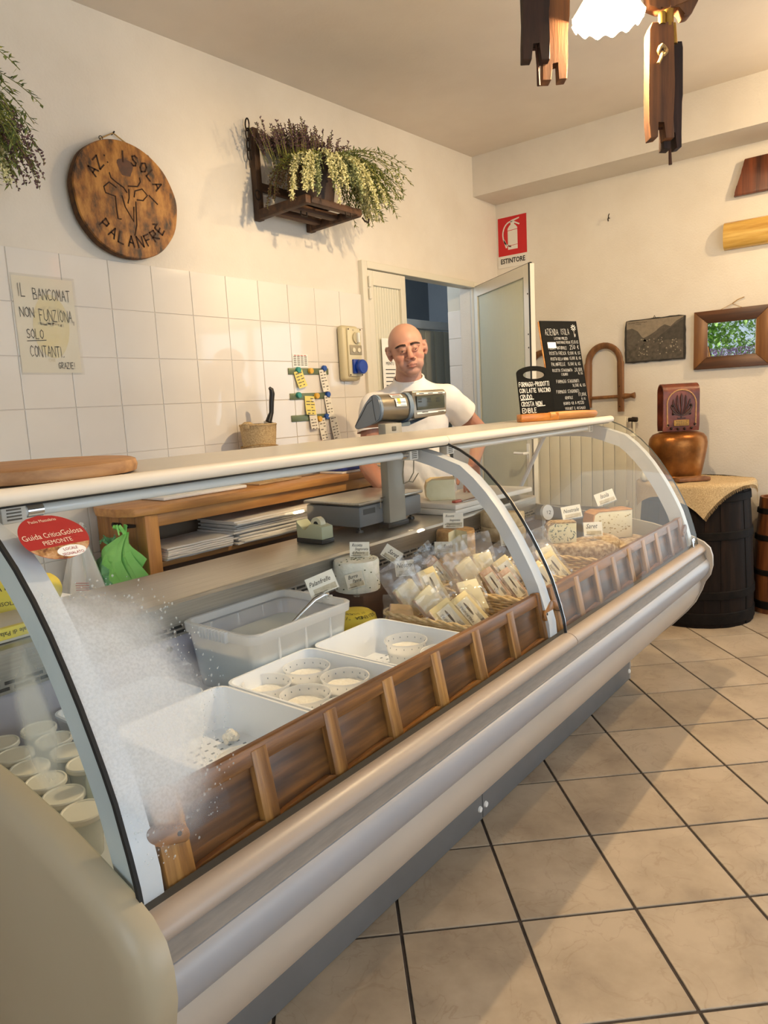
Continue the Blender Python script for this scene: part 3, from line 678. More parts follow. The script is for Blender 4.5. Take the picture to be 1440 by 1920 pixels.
# ------------------------------------------------------------------ framed wooden railings behind the glass
OAK = wood('railing_oak', '#52300e', '#946026', 'X', 5, .38, .3, mid='#704618', ramp=(.38, .62))
OAK_V = wood('railing_oak_upright', '#65401a', '#ab7c40', 'Z', 5, .38, .3, mid='#865b2a', ramp=(.38, .62))
PANEL = wood('railing_panel', '#40260e', '#774c1f', 'X', 4, .4, .25, mid='#583716', ramp=(.38, .62))
yb, zb, yt, zt = .893, .665, .925, .828
tilt = math.atan2(yt-yb, zt-zb); HR = math.hypot(yt-yb, zt-zb)
def railing(xa, xb, n, label):
    w = xb-xa
    t = thing('wooden_railing', label, 'railing', (xa, yb, zb)); t.rotation_euler = (-tilt, 0, 0)
    e = .052; sw = .036
    mb = MB(); mb.box2((0, -.011, HR-.034), (w, .011, HR), .003); mb.build('top_rail', OAK, t)
    mb = MB(); mb.box2((0, -.011, 0), (w, .011, .03), .003); mb.build('bottom_rail', OAK, t)
    pw = (w-2*e-(n-1)*sw)/n
    mb = MB(); mb.box((0, 0, 0), (pw+.012, .006, HR-.05), .001); pm = mb.mesh('panel', PANEL)
    mb = MB(); mb.box((0, 0, 0), (sw, .024, HR-.008), .0025); sm = mb.mesh('upright', OAK_V)
    for k in range(n):
        piece('panel', pm, t, (e+pw/2+k*(pw+sw), .004, HR/2))
        if k: piece('upright', sm, t, (e+k*(pw+sw)-sw/2, -.001, HR/2-.004))
        m2 = MB(); x = e+k*(pw+sw); m2.prism([(x, -.0115, .03), (x+pw, -.0115, .03), (x+pw, -.0115, .036), (x+pw*.9, -.0115, .041), (x+pw*.1, -.0115, .034)], (0, .012, 0)); m2.build('moulding', OAK, t)
    for x in (e/2, w-e/2):
        m2 = MB(); m2.box((x, -.002, HR/2), (e, .026, HR+.006), .004); m2.build('end_stile', OAK_V, t)
    for x, s in ((e*.5, -1), (w-e*.5, 1)):
        m2 = MB(); pts = []
        for k in range(20):
            a = 2*PI*k/20; pts.append((.017*math.cos(a)+(.02 if math.cos(a) > 0 else -.02), .016*math.sin(a)))
        m2.prism([(x+s*.012+p[0]*.95, -.0135, .108+p[1]+s*p[0]*.35) for p in pts], (0, -.010, 0), .002); c = m2.build('turn_button', OAK, t)
        m2 = MB(); m2.cyl((x-s*.005, -.0245, .102), (x-s*.005, -.022, .102), .004, seg=10); m2.build('screw', IRON, c)
    return t
railing(X0+.062, XM-.022, 7, 'brown wooden panelled railing behind the left glass pane, in front of the white trays')
railing(XM+.012, X1-.055, 8, 'brown wooden panelled railing behind the right glass pane, in front of the cut cheese')

# ------------------------------------------------------------------ contents of the display well
Z0 = .656
MILK = mat('milky_plastic', '#e9edf2', rough=.35, spec=.4)
TRAYM = mat('white_tray_plastic', '#f0f4fa', '#f3f7fc', scale=2, rough=.32)
HOLE = mat('drain_hole_shadow', '#9aa3ad', rough=.9)
TUBM = glassy('translucent_bin', (.96, .98, 1), .9, haze=.62, haze_col=(.98, .99, 1), rough=.08)
BRINE = mat('cloudy_whey', '#dde3df', '#e6eae4', scale=3, rough=.08)
RICOTTA = mat('ricotta', '#f6f2e8', '#fcfaf3', scale=60, rough=.75, bump=.5, bscale=120)
MOULD = glassy('mould_plastic', (.97, .97, .97), .5, haze=.84, haze_col=(.96, .97, .98), rough=.25)
def rrect(w, d, r, n=5):
    pts = []
    for cx, cy, a0 in ((w/2-r, d/2-r, 0), (-w/2+r, d/2-r, PI/2), (-w/2+r, -d/2+r, PI), (w/2-r, -d/2+r, 1.5*PI)):
        for k in range(n+1): a = a0+PI/2*k/n; pts.append((cx+r*math.cos(a), cy+r*math.sin(a)))
    return pts
def tub_shell(mb, secs, c=(0, 0)):
    """list of (width, depth, radius, z): a continuous wall from first to last"""
    rings = [[mb.v((c[0]+x, c[1]+y, z)) for x, y in rrect(w, d, r)] for w, d, r, z in secs]
    for a, b in zip(rings, rings[1:]): mb.bridge(a, b)
    return rings
def tray(x, y, w, d, h, label, name='plastic_tray', cat='tray', holes=True, group=None):
    t = thing(name, label, cat, (x, y, Z0), group=group)
    mb = MB(); R = tub_shell(mb, [(w*.9, d*.92, .03, 0), (w*.985, d*.985, .03, h-.006), (w, d, .032, h-.006), (w, d, .032, h), (w*.955, d*.965, .028, h), (w*.86, d*.88, .026, .006)])
    mb.face(R[0][::-1]); mb.face(R[-1]); mb.build('tray_body', TRAYM, t, ang=50)
    if holes:
        mb = MB()
        for i in range(9):
            for j in range(13): mb.box((-.4*w*.8+.8*w*.8*i/8*1.0, -.4*d*.82+.8*d*.82*j/12, .0063), (.0075, .0045, .001))
        mb.build('drain_hole', HOLE, t, False, kind='stuff')
    return t
tray(.878, 1.142, .298, .41, .099, 'white plastic drainer tray with ricotta crumbs behind the misted glass')
tray(1.183, 1.142, .298, .41, .099, 'white plastic tray holding six ricotta moulds')
tray(1.487, 1.142, .298, .41, .099, 'white plastic tray holding two moulds, beside the woven baskets')
tray(.885, 1.51, .29, .22, .07, 'shallow white tray at the back left of the display well', holes=False)
# moulds with ricotta
def mould(label):
    t = thing('ricotta_mould', label, 'cheese mould', (0, 0, 0), group=None)
    r0, r1, h = .046, .0585, .078
    mb = MB(); mb.lathe([(r0, 0), (r1, h), (r1+.0028, h), (r1+.0028, h-.004), (r1-.0005, h-.004)], 36, cap0=True, cap1=False); mb.build('mould_wall', MOULD, t, ang=50)
    mb = MB()
    for k in range(16):
        a = 2*PI*k/16
        for z in (.066, .04):
            r = r0+(r1-r0)*z/h-.0004; mb.ball((r*math.cos(a), r*math.sin(a), z), (.0017, .0017, .0024), 5, 3)
    mb.build('drain_hole', HOLE, t, False, kind='stuff')
    mb = MB(); N_ = 26
    rr = r0+(r1-r0)*.62-.0012
    mb.lathe([(r0-.001, .002), (rr, .050), (rr*.97, .0525)], 36, cap1=False)
    mb.grid(lambda u, v: (rr*.98*u*math.cos(2*PI*v), rr*.98*u*math.sin(2*PI*v), .0525+.0015*noise.noise(Vector((u*9*math.cos(2*PI*v), u*9*math.sin(2*PI*v), 1.3)))+.0018*noise.noise(Vector((u*26*math.cos(2*PI*v), u*26*math.sin(2*PI*v), 0)))), 10, 48)
    mb.build('ricotta', RICOTTA, t, ang=80)
    return t
M0 = mould('ricotta mould at the back left of the six in the middle tray')
M0.location = (1.118, 1.285, Z0+.006)
for (x, y), lab in zip(((1.249, 1.275), (1.118, 1.152), (1.249, 1.143), (1.118, 1.02), (1.249, 1.012), (1.548, 1.175), (1.52, 1.03), (.83, 1.03), (.953, 1.01)),
    ('ricotta mould at the back right of the six in the middle tray', 'ricotta mould in the middle of the left column of the middle tray', 'ricotta mould in the middle of the right column of the middle tray',
     'ricotta mould at the front left of the middle tray, half hidden by the railing', 'ricotta mould at the front right of the middle tray, half hidden by the railing',
     'lone ricotta mould standing clear in the tray beside the baskets', 'ricotta mould in the right-hand tray, only its rim above the railing',
     'ricotta mould at the front left of the misted tray', 'ricotta mould at the front right of the misted tray')):
    dup(M0, (x, y, Z0+.006), random.uniform(0, 6), lab)
mb = MB(); 
for k in range(14): mb.ball((.955+random.uniform(-.014, .014), 1.235+random.uniform(-.012, .012), Z0+.012+random.uniform(0, .02)), random.uniform(.006, .012), 8, 6)
solo('ricotta_lump', mb, RICOTTA, 'small crumbly lump of ricotta left in the misted white tray', 'cheese', (.955, 1.235, Z0+.006))
# translucent storage bin with whey
b = thing('storage_bin', 'translucent plastic bin of cloudy whey with ribbed handles, left of the cheeses', 'storage bin', (1.325, 1.487, Z0))
w, d, h = .395, .295, .185
mb = MB(); R = tub_shell(mb, [(w*.86, d*.86, .03, 0), (w*.95, d*.945, .03, h-.03), (w*.955, d*.95, .03, h-.028), (w, d, .035, h-.026), (w+.004, d+.004, .036, h-.003), (w-.004, d-.004, .034, h), (w*.94, d*.93, .03, h-.001), (w*.93, d*.92, .03, h-.02)])
mb.face(R[0][::-1]); mb.build('bin_wall', TUBM, b, ang=40)
mb = MB()
for sx in (-1, 1):
    for k in range(9): mb.box((sx*(w/2+.004), -.052+.013*k, h-.014), (.012, .008, .03), .002)
mb.build('handle_rib', TUBM, b)
mb = MB()
for sx in (-.25, .0, .25):
    for sy in (-1, 1): mb.box((sx*w, sy*(d*.475), h*.45), (.005, .006, h*.8), .001)
mb.build('wall_rib', TUBM, b)
mb = MB(); R = tub_shell(mb, [(w*.845, d*.845, .028, .003), (w*.90, d*.90, .028, h*.62)]); mb.face(R[0][::-1]); mb.face(R[1]); mb.build('whey', BRINE, b)
# skimmer resting on the rim
mb = MB(); mb.tube([(1.375, 1.455, .79), (1.41, 1.445, .815), (1.455, 1.432, .846), (1.487, 1.424, .856), (1.503, 1.42, .853)], [.004, .005, .007, .008, .007], 10, flat=.45)
solo('steel_skimmer', mb, CHROME, 'steel skimmer handle resting on the rim of the whey bin', 'utensil', (1.41, 1.445, .79))
# yoghurt tubs and bottles at the left end
TUBP = glassy('tub_plastic', (.9, .92, .9), .6, haze=.6, haze_col=(.85, .86, .84), rough=.2)
LID = mat('tub_lid', '#dcd8cc', rough=.4)
def yog(label):
    t = thing('yoghurt_tub', label, 'tub', (0, 0, 0))
    mb = MB(); mb.lathe([(.027, 0), (.033, .075)], 28); mb.build('tub_body', TUBP, t)
    mb = MB(); mb.lathe([(.0355, .070), (.037, .072), (.037, .079), (.0355, .0815), (.033, .0815), (.032, .0795), (.0, .0795)], 32, cap1=False); mb.build('lid', LID, t, ang=30)
    return t
spots = [((.578, 1.378), 'second row, left'), ((.57, 1.298), 'third row, left'), ((.562, 1.218), 'fourth row, left'), ((.554, 1.138), 'nearest to the railing'), ((.658, 1.378), 'second row, right'), ((.65, 1.298), 'third row, right'), ((.586, 1.458), 'back row but one, left'), ((.668, 1.458), 'back row but one, right'), ((.594, 1.54), 'back row, left'), ((.676, 1.54), 'back row, right')]
T0 = None
for (x, y), w_ in spots:
    lab = 'white-lidded yoghurt tub behind the misty end glass, ' + w_
    if T0 is None: T0 = yog(lab); T0.location = (x, y, Z0)
    else: dup(T0, (x, y, Z0), 0, lab)
bo = thing('milk_bottle', 'tall plastic milk bottle with white cap beside the yoghurt tubs', 'bottle', (.638, 1.205, Z0))
mb = MB(); mb.lathe([(.033, 0), (.036, .004), (.036, .085), (.030, .108), (.016, .128), (.0145, .14)], 28); mb.build('bottle_body', glassy('bottle_plastic', (.86, .89, .86), .8, haze=.5, haze_col=(.8, .84, .78)), bo, ang=50)
mb = MB(); mb.lathe([(.0165, .136), (.0168, .152), (.0155, .154)], 24); mb.build('cap', LID, bo)
bx = thing('cheese_drainer', 'small white perforated drainer box standing in the shallow back tray', 'drainer', (.85, 1.49, Z0+.007))
mb = MB(); R = tub_shell(mb, [(.10, .08, .012, 0), (.125, .1, .014, .06), (.13, .105, .015, .06), (.13, .105, .015, .063), (.118, .094, .012, .063), (.095, .075, .01, .004)]); mb.face(R[0][::-1]); mb.face(R[-1]); mb.build('drainer_body', TRAYM, bx, ang=50)
mb = MB()
for i in range(6):
    for sy in (-1, 1): mb.box((-.045+.018*i, sy*.0455, .035), (.008, .002, .012))
mb.build('slot', HOLE, bx, False)
# wooden riser for the wheels
DARKW = wood('dark_board', '#3a2415', '#5c3c25', 'X', 4, .55, .15)
mb = MB(); mb.box2((1.745, 1.492, Z0), (3.32, 1.652, .775), .004); solo('wooden_riser', mb, DARKW, 'dark wooden riser board along the back of the cheeses', 'board', (2.5, 1.57, Z0))
mb = MB(); mb.box2((2.68, .965, Z0), (3.30, 1.482, .69), .004); solo('pale_cheese_board', mb, wood('pale_board', '#a98f6c', '#c4ab86', 'X', 4, .6, .1), 'pale wooden board under the cut cheeses at the right end', 'board', (3.0, 1.22, Z0))
RZ = .776
# cheeses
CH_WHITE = mat('white_ricotta_wheel', '#f2f3ea', '#f9f9f2', scale=20, rough=.8, bump=.6, bscale=70, c3='#eceee2')
HERB = mat('herb_fleck', '#55603f', rough=.9)
RIND_B = mat('brown_rind', '#a67c4c', '#dcb67c', scale=22, rough=.75, bump=.6, bscale=60, c3='#c79a60')
RIND_G = mat('grey_rind', '#b3a07c', '#d8c8a4', scale=16, rough=.85, bump=.7, bscale=50, c3='#c7b48e')
RIND_C = mat('crusty_rind', '#6f5c45', '#c9b596', scale=55, rough=.95, bump=1.0, bscale=70, c3='#a58a68', ramp=(.3, .6))
PASTE = mat('pale_paste', '#e8deb8', '#efe6c6', scale=9, rough=.55, bump=.15, bscale=30)
PASTE_Y = mat('yellow_paste', '#e2cc92', '#ead8a4', scale=9, rough=.5)
PASTE_W = mat('ivory_paste', '#e3dcb4', '#ebe5c2', scale=12, rough=.6, bump=.2, bscale=40)
BLUE = mat('blue_vein', '#6d7a6a', '#7d8672', scale=40, rough=.8)
EYE = mat('cheese_eye', '#b39a55', rough=.7)
def wheel(name, label, x, y, z, r, h, a0, a1, rind, paste, rz=0.0, seg=48, rough=.0015, cat='cheese'):
    """a wheel or cut wheel spanning angles a0..a1; rind outside, paste on the cut faces"""
    t = thing(name, label, cat, (x, y, z), rz)
    full = abs(a1-a0) > 2*PI-.01
    prof = [(r*.97, 0), (r, h*.08), (r*1.012, h*.5), (r, h*.92), (r*.96, h)]
    mb = MB(); n = seg; cols = []
    for k in range(n+1):
        a = a0+(a1-a0)*k/n
        cols.append([mb.v(((q[0]+rough*noise.noise(Vector((q[0]*60*math.cos(a), q[0]*60*math.sin(a), q[1]*60))))*math.cos(a), (q[0]+rough*noise.noise(Vector((q[0]*60*math.cos(a), 60*q[0]*math.sin(a), q[1]*60))))*math.sin(a), q[1])) for q in prof] + [None])
    ct_ = mb.v((0, 0, h)); cb_ = mb.v((0, 0, 0)); inner = []
    for k in range(n+1):
        a = a0+(a1-a0)*k/n; inner.append([mb.v((r*.5*math.cos(a), r*.5*math.sin(a), h+rough*.8*noise.noise(Vector((a*5, 2, 1)))))])
    for k in range(n):
        c, e = cols[k], cols[k+1]
        for i in range(4): mb.face([c[i], e[i], e[i+1], c[i+1]])
        mb.face([c[4], e[4], inner[k+1][0], inner[k][0]]); mb.face([inner[k][0], inner[k+1][0], ct_]); mb.face([c[0], cb_, e[0]])
    mb.build('rind', rind, t, ang=60)
    if not full:
        mb = MB()
        for a in (a0, a1):
            P = [(q[0]*math.cos(a), q[0]*math.sin(a), q[1]) for q in prof]
            mb.face([mb.v((0, 0, 0))]+[mb.v(p) for p in P]+[mb.v((0, 0, h))])
        mb.build('cut_face', paste, t, False)
    return t
FC = math.atan2(-.6, -.8)   # direction that faces the customer side
t = wheel('fresh_ricotta_wheel', 'white herb-flecked ricotta wheel standing right of the whey bin', 1.815, 1.575, RZ, .078, .105, 0, 2*PI, CH_WHITE, CH_WHITE, rough=.004)
mb = MB()
for k in range(70):
    a = random.uniform(0, 2*PI)
    if k < 44: mb.box((.0795*math.cos(a), .0795*math.sin(a), random.uniform(.01, .1)), (.004, .004, .003), rot=a)
    else: r = random.uniform(0, .07); mb.box((r*math.cos(a), r*math.sin(a), .1055), (.006, .002, .002), rot=a*3)
mb.build('herb_fleck', HERB, t, False, kind='stuff')
wheel('aged_ricotta_wheel', 'brown smoked ricotta wheel with a piece cut away, under the chilli ricotta tag', 2.44, 1.567, RZ, .079, .102, FC+.55, FC+2*PI-.45, RIND_B, PASTE, 0)
wheel('aged_cheese_wheel', 'grey-rinded aged cheese wheel, lower one of the stack of two', 2.80, 1.545, RZ, .100, .062, 0, 2*PI, RIND_G, PASTE)
wheel('aged_cheese_wheel', 'half grey-rinded wheel with yellow cut face on top of the stack of two', 2.80, 1.545, RZ+.062, .098, .066, FC-.1+PI*.5, FC-.1+PI*1.5+.9, RIND_G, PASTE_Y, PI*.62)
SB = .691
t = wheel('crusty_cheese_half', 'large flat crusty brown cheese half under the blue cheese', 2.93, 1.26, SB, .185, .085, 2.2, 5.9, RIND_C, PASTE, rough=.005)
t = wheel('low_cheese_quarter', 'low yellow cheese quarter in film at the right end of the display', 3.13, 1.16, SB, .165, .05, 3.6, 6.8, RIND_C, PASTE_Y, rough=.002)
# blue cheese wedge on the crusty half
def wedge_block(name, label, loc, rz, w, d, h, paste, rind, deco=None):
    t = thing(name, label, 'cheese', loc, rz)
    mb = MB(); pts = []
    for k in range(17): a = PI*.5*k/16; pts.append((-w/2+.18*w*(1-math.sin(a)), .18*h*1.2*(1-math.cos(a))))
    out = [(-w/2+.02, 0), (w/2, 0), (w/2, h), (-w/2+.03, h), (-w/2+.008, h-.012), (-w/2, h*.6), (-w/2+.002, h*.2)]
    mb.prism([(x, -d/2, z) for x, z in out], (0, d, 0), .003); mb.build('paste', paste, t)
    if rind:
        mb = MB(); top = [(w/2, h+.001), (-w/2+.03, h+.001), (-w/2+.006, h-.011), (-w/2-.002, h*.6), (-w/2, h*.2), (-w/2+.018, -.0)]
        inn = [(w/2, h-.004), (-w/2+.032, h-.004), (-w/2+.012, h-.015), (-w/2+.004, h*.6), (-w/2+.006, h*.2), (-w/2+.022, .0)]
        for (a, b), (c, e) in zip(zip(top, top[1:]), zip(inn, inn[1:])): mb.prism([(a[0], -d/2-.001, a[1]), (b[0], -d/2-.001, b[1]), (e[0], -d/2-.001, e[1]), (c[0], -d/2-.001, c[1])], (0, d+.002, 0))
        mb.build('rind', rind, t, ang=50)
    if deco: deco(t, w, d, h)
    return t
def veins(t, w, d, h):
    mb = MB(); r = random.Random(5)
    for k in range(60):
        x = r.uniform(-w*.44, w*.47); z = r.uniform(.08*h, .92*h); s = r.uniform(.002, .006)
        mb.T = Matrix.Translation((x, -d/2-.0006, z)) @ Matrix.Rotation(r.uniform(0, 6), 4, 'Y'); n = r.randint(5, 8)
        mb.face([mb.v((s*math.cos(2*PI*q/n)*r.uniform(.5, 1.7), 0, s*.45*math.sin(2*PI*q/n))) for q in range(n)])
    mb.T = Matrix.Identity(4); mb.build('blue_vein', BLUE, t, False, kind='stuff')
def eyes(t, w, d, h):
    mb = MB(); r = random.Random(8)
    for k in range(46):
        x = r.uniform(-w*.4, w*.46); z = h*(.25+.5*r.random()+(.18*r.uniform(-1, 1))); s = r.uniform(.0012, .0032)
        mb.T = Matrix.Translation((x, -d/2-.0004, z)); mb.face([mb.v((s*2*math.cos(2*PI*q/8), 0, s*math.sin(2*PI*q/8))) for q in range(8)])
    mb.T = Matrix.Translation((-w*.38, -d/2-.0005, h*.5)); mb.face([mb.v((.009*math.cos(2*PI*q/14), 0, .007*math.sin(2*PI*q/14))) for q in range(14)])
    mb.T = Matrix.Identity(4); mb.build('cheese_eye', EYE, t, False, kind='stuff')
FA = math.atan2(.8*-1, .6)   # turn so that local -Y looks at the customer
wedge_block('blue_cheese_piece', 'square piece of blue-veined cheese on the crusty cheese half', (2.83, 1.285, SB+.086), FA, .125, .07, .088, PASTE_W, RIND_C, veins)
wedge_block('holed_cheese_half', 'big pale cheese piece full of small holes at the right end', (3.16, 1.20, SB+.052), FA+.25, .2, .085, .13, PASTE, mat('orange_rind', '#b9854e', '#cf9d66', scale=18, rough=.7), eyes)
# paper-wrapped wheel by the bin
YELLOW = mat('yellow_print_paper', '#e3c93a', '#ead452', scale=5, rough=.6, bump=.3, bscale=25)
t = thing('wrapped_cheese_wheel', 'cheese wheel in yellow printed paper between whey bin and baskets', 'cheese', (1.652, 1.452, Z0)); t.scale = (1, 1, 1.28)
mb = MB(); mb.lathe([(.072, 0), (.074, .01), (.072, .05), (.066, .068), (.05, .078), (.02, .08), (.0, .081)], 30, cap1=False, wob=.02); mb.build('paper_wrap', YELLOW, t, ang=70)
mb = MB()
def arc_text(mb, text, r, h, z, a_mid, step, inward=False):
    n = len(text)
    for i, chx in enumerate(text):
        a = a_mid + (i-(n-1)/2)*step*(1 if not inward else -1)
        if chx == ' ': continue
        u = Vector((-math.sin(a), math.cos(a), 0))*(1 if not inward else -1); v = Vector((math.cos(a), math.sin(a), -.45))*(-1 if not inward else 1)
        type_text(mb, chx, 0, 0, h, plane_map(Vector((r*math.cos(a), r*math.sin(a), z)), u, v, (0, 0, 1), .0), align='CENTER')
arc_text(mb, 'AZIENDA "ISOLA"', .058, .013, .0765, FC+.0, .17, True); arc_text(mb, 'DI GIORDANO', .04, .008, .081, FC, .16, True)
mb.build('print', INK, t, False)

# ------------------------------------------------------------------ woven baskets
WICK = mat('wicker', '#c4a878', '#dfc79d', scale=50, rough=.75, bump=.2)
def basket(x0, x1, y0, y1, z, h, label):
    cx, cy = (x0+x1)/2, (y0+y1)/2; t = thing('woven_basket', label, 'basket', (cx, cy, z)); w, d = x1-x0, y1-y0
    def loop(s, n, ins=0):
        base = rrect(w*s-ins*2, d*s-ins*2, .03, 4); P = [Vector((p[0], p[1])) for p in base]; P.append(P[0]); L = [0]
        for a, b in zip(P, P[1:]): L.append(L[-1]+(b-a).length)
        out = []
        for k in range(n):
            l = L[-1]*k/n
            for i in range(len(P)-1):
                if L[i] <= l <= L[i+1]: q = P[i].lerp(P[i+1], (l-L[i])/(L[i+1]-L[i]+1e-9)); dd = (P[i+1]-P[i]).normalized(); out.append((q, Vector((dd.y, -dd.x)))); break
        return out
    N_ = 88; rows = int(h/.0085); mb = MB()
    for r in range(rows):
        s = .93+.07*r/rows; lp = loop(s, N_); zz = .006+r*.0085
        mb.tube([(q.x+nn.x*.0028*(1 if (k//2+r) % 2 else -1), q.y+nn.y*.0028*(1 if (k//2+r) % 2 else -1), zz) for k, (q, nn) in enumerate(lp)], .0042, 5, closed=True)
    mb.build('weave', WICK, t, ang=80, kind='stuff')
    mb = MB()
    for ph in (0, 1):
        lp = loop(1.0, 96); mb.tube([(q.x+nn.x*.005*math.sin(k*.9+ph*PI), q.y+nn.y*.005*math.sin(k*.9+ph*PI), h+.003+.004*math.cos(k*.9+ph*PI)) for k, (q, nn) in enumerate(lp)], .0052, 6, closed=True)
    mb.build('braided_rim', WICK, t, ang=80)
    mb = MB(); mb.box((0, 0, .003), (w*.9, d*.9, .004)); mb.build('base', WICK, t, False)
    return t
basket(1.675, 1.985, .97, 1.36, Z0, .098, 'woven basket beside the white trays, nearest the left')
basket(2.0, 2.31, .97, 1.36, Z0, .098, 'woven basket in the middle, behind the centre arch')
basket(2.325, 2.635, .97, 1.36, Z0, .098, 'woven basket to the right of the centre arch')
basket(2.03, 2.40, 1.372, 1.486, Z0+.005, .10, 'narrow woven basket at the back, heaped with wrapped pieces')
# vacuum packed pieces
BAG = glassy('vacuum_bag', (.985, .985, .985), 1.6, haze=.05, haze_col=(.9, .9, .88), rough=.09)
BAG_M = glassy('milky_bag', (.98, .98, .98), 1.4, haze=.11, haze_col=(.95, .95, .95), rough=.14)
LABEL = mat('printed_label', '#e6dfc9', rough=.7)
PRINT = mat('label_print', '#4a4036', '#7a6a55', scale=300, rough=.8)
RIND_P = mat('pink_rind', '#b59b80', '#dccbb4', scale=30, rough=.7, c3='#c9a48c')
def bag_mesh(w, h, d, flap, seed, m):
    mb = MB(); r = seed*13.7
    for s in (-1, 1):
        def fn(u, v, s=s):
            x = (u-.5)*(w+.03); z = -.012+(h+flap+.024)*v
            e = min(1, min(u, 1-u)*7, v*9); body = e*max(0, min(1, (h*1.06-z)/(.02+flap*.35)))
            y = s*((d/2+.0025)*body+.0015) + .0075*noise.noise(Vector((x*38, z*38, r+s)))+.003*noise.noise(Vector((x*90, z*90, r+s))) + (.012*math.sin(v*3+r)*max(0, z-h)/(flap+.01) if z > h else 0)
            return (x+.004*noise.noise(Vector((z*40, r, 2))), y, z)
        mb.grid(fn, 14, 20)
    return mb.mesh('bag', m, True, 25)
def cheese_mesh(w, h, d, taper, m):
    mb = MB(); mb.prism([(-w/2, -d/2, 0), (w/2, -d/2, 0), (w/2*taper, -d/2, h), (-w/2*taper, -d/2, h)], (0, d, 0), .003); return mb.mesh('cheese_slab', m)
def packed(label, kind):
    w, h, d, taper, flap, paste, lab, bagm, rind = kind
    t = thing('packed_cheese', label, 'packed cheese', (0, 0, 0), group=None)
    piece('cheese_slab', cheese_mesh(w, h, d, taper, paste), t, (0, 0, 0))
    mb = MB(); mb.box((-w/2*(1+taper)/2-.001, 0, h*.5), (.004, d*1.04, h*.96), .001, rot=Matrix.Rotation(math.atan2(w/2*(1-taper), h), 4, 'Y')); mb.build('rind_edge', rind, t)
    piece('bag', bag_mesh(w, h, d, flap, random.random(), bagm), t, (0, 0, 0))
    if lab:
        mb = MB(); mb.box((0, -d/2-.0028, h*.47), (w*.62, .0008, h*.74)); l = mb.build('paper_label', LABEL, t, False)
        mb = MB(); P = plane_map((0, -d/2-.0034, h*.47), (1, 0, 0), (0, 0, 1), (0, -1, 0), .0003)
        Pv = lambda a, b, c=0: P(b, a)
        type_text(mb, 'PALANFR\u00c8' if lab == 1 else 'ISOLA', -h*.24, w*.14, w*.12, lambda a, b, c=0: P(-b, a))
        for k, ww in enumerate((.5, .42, .46, .3)): mb.face([mb.v(P(x, y)) for x, y in ((w*(.12+.045*k), -h*.34), (w*(.135+.045*k), -h*.34), (w*(.135+.045*k), -h*.34+h*ww*.5), (w*(.12+.045*k), -h*.34+h*ww*.5))])
        mb.face([mb.v(P(w*.05*math.cos(2*PI*q/14)+w*.02, h*.10+h*.2*math.sin(2*PI*q/14))) for q in range(14)])
        if lab == 1: mb.box((w*.19, -d/2-.0036, -h*.0+h*.15), (w*.16, .0003, h*.06))
        mb.build('print', PRINT, l, False)
    return t
KA = (.08, .122, .028, .92, .035, PASTE_Y, 1, BAG, RIND_P)
KB = (.078, .112, .026, .9, .07, PASTE, 0, BAG_M, RIND_P)
KC = (.056, .125, .036, .8, .04, RIND_P, 2, BAG, RIND_C)
KD = (.074, .13, .028, .85, .04, PASTE_Y, 1, BAG, RIND_B)
KE = (.085, .09, .034, .8, .03, mat('orange_paste', '#d8b07a', '#e6c898', scale=10, rough=.5), 0, BAG, RIND_P)
protos = {}
def place_pack(kind, key, x, y, z, long, nrm, label):
    if key not in protos: t = packed(label, kind); protos[key] = t
    else: t = dup(protos[key], (0, 0, 0), 0, label)
    L_ = Vector(long).normalized(); N_ = Vector(nrm); N_ = (N_-L_*N_.dot(L_)).normalized(); Xv = L_.cross(N_)  # x = z cross? keep right handed
    Yv = -N_; Xv = Yv.cross(L_)
    m = Matrix(((Xv.x, Yv.x, L_.x), (Xv.y, Yv.y, L_.y), (Xv.z, Yv.z, L_.z)))
    t.rotation_euler = m.to_euler(); h = kind[1]; t.location = Vector((x, y, z)) - L_*h*.5
    return t
lg = (.05, .62, .75); nm = (-.55, -.6, .55)
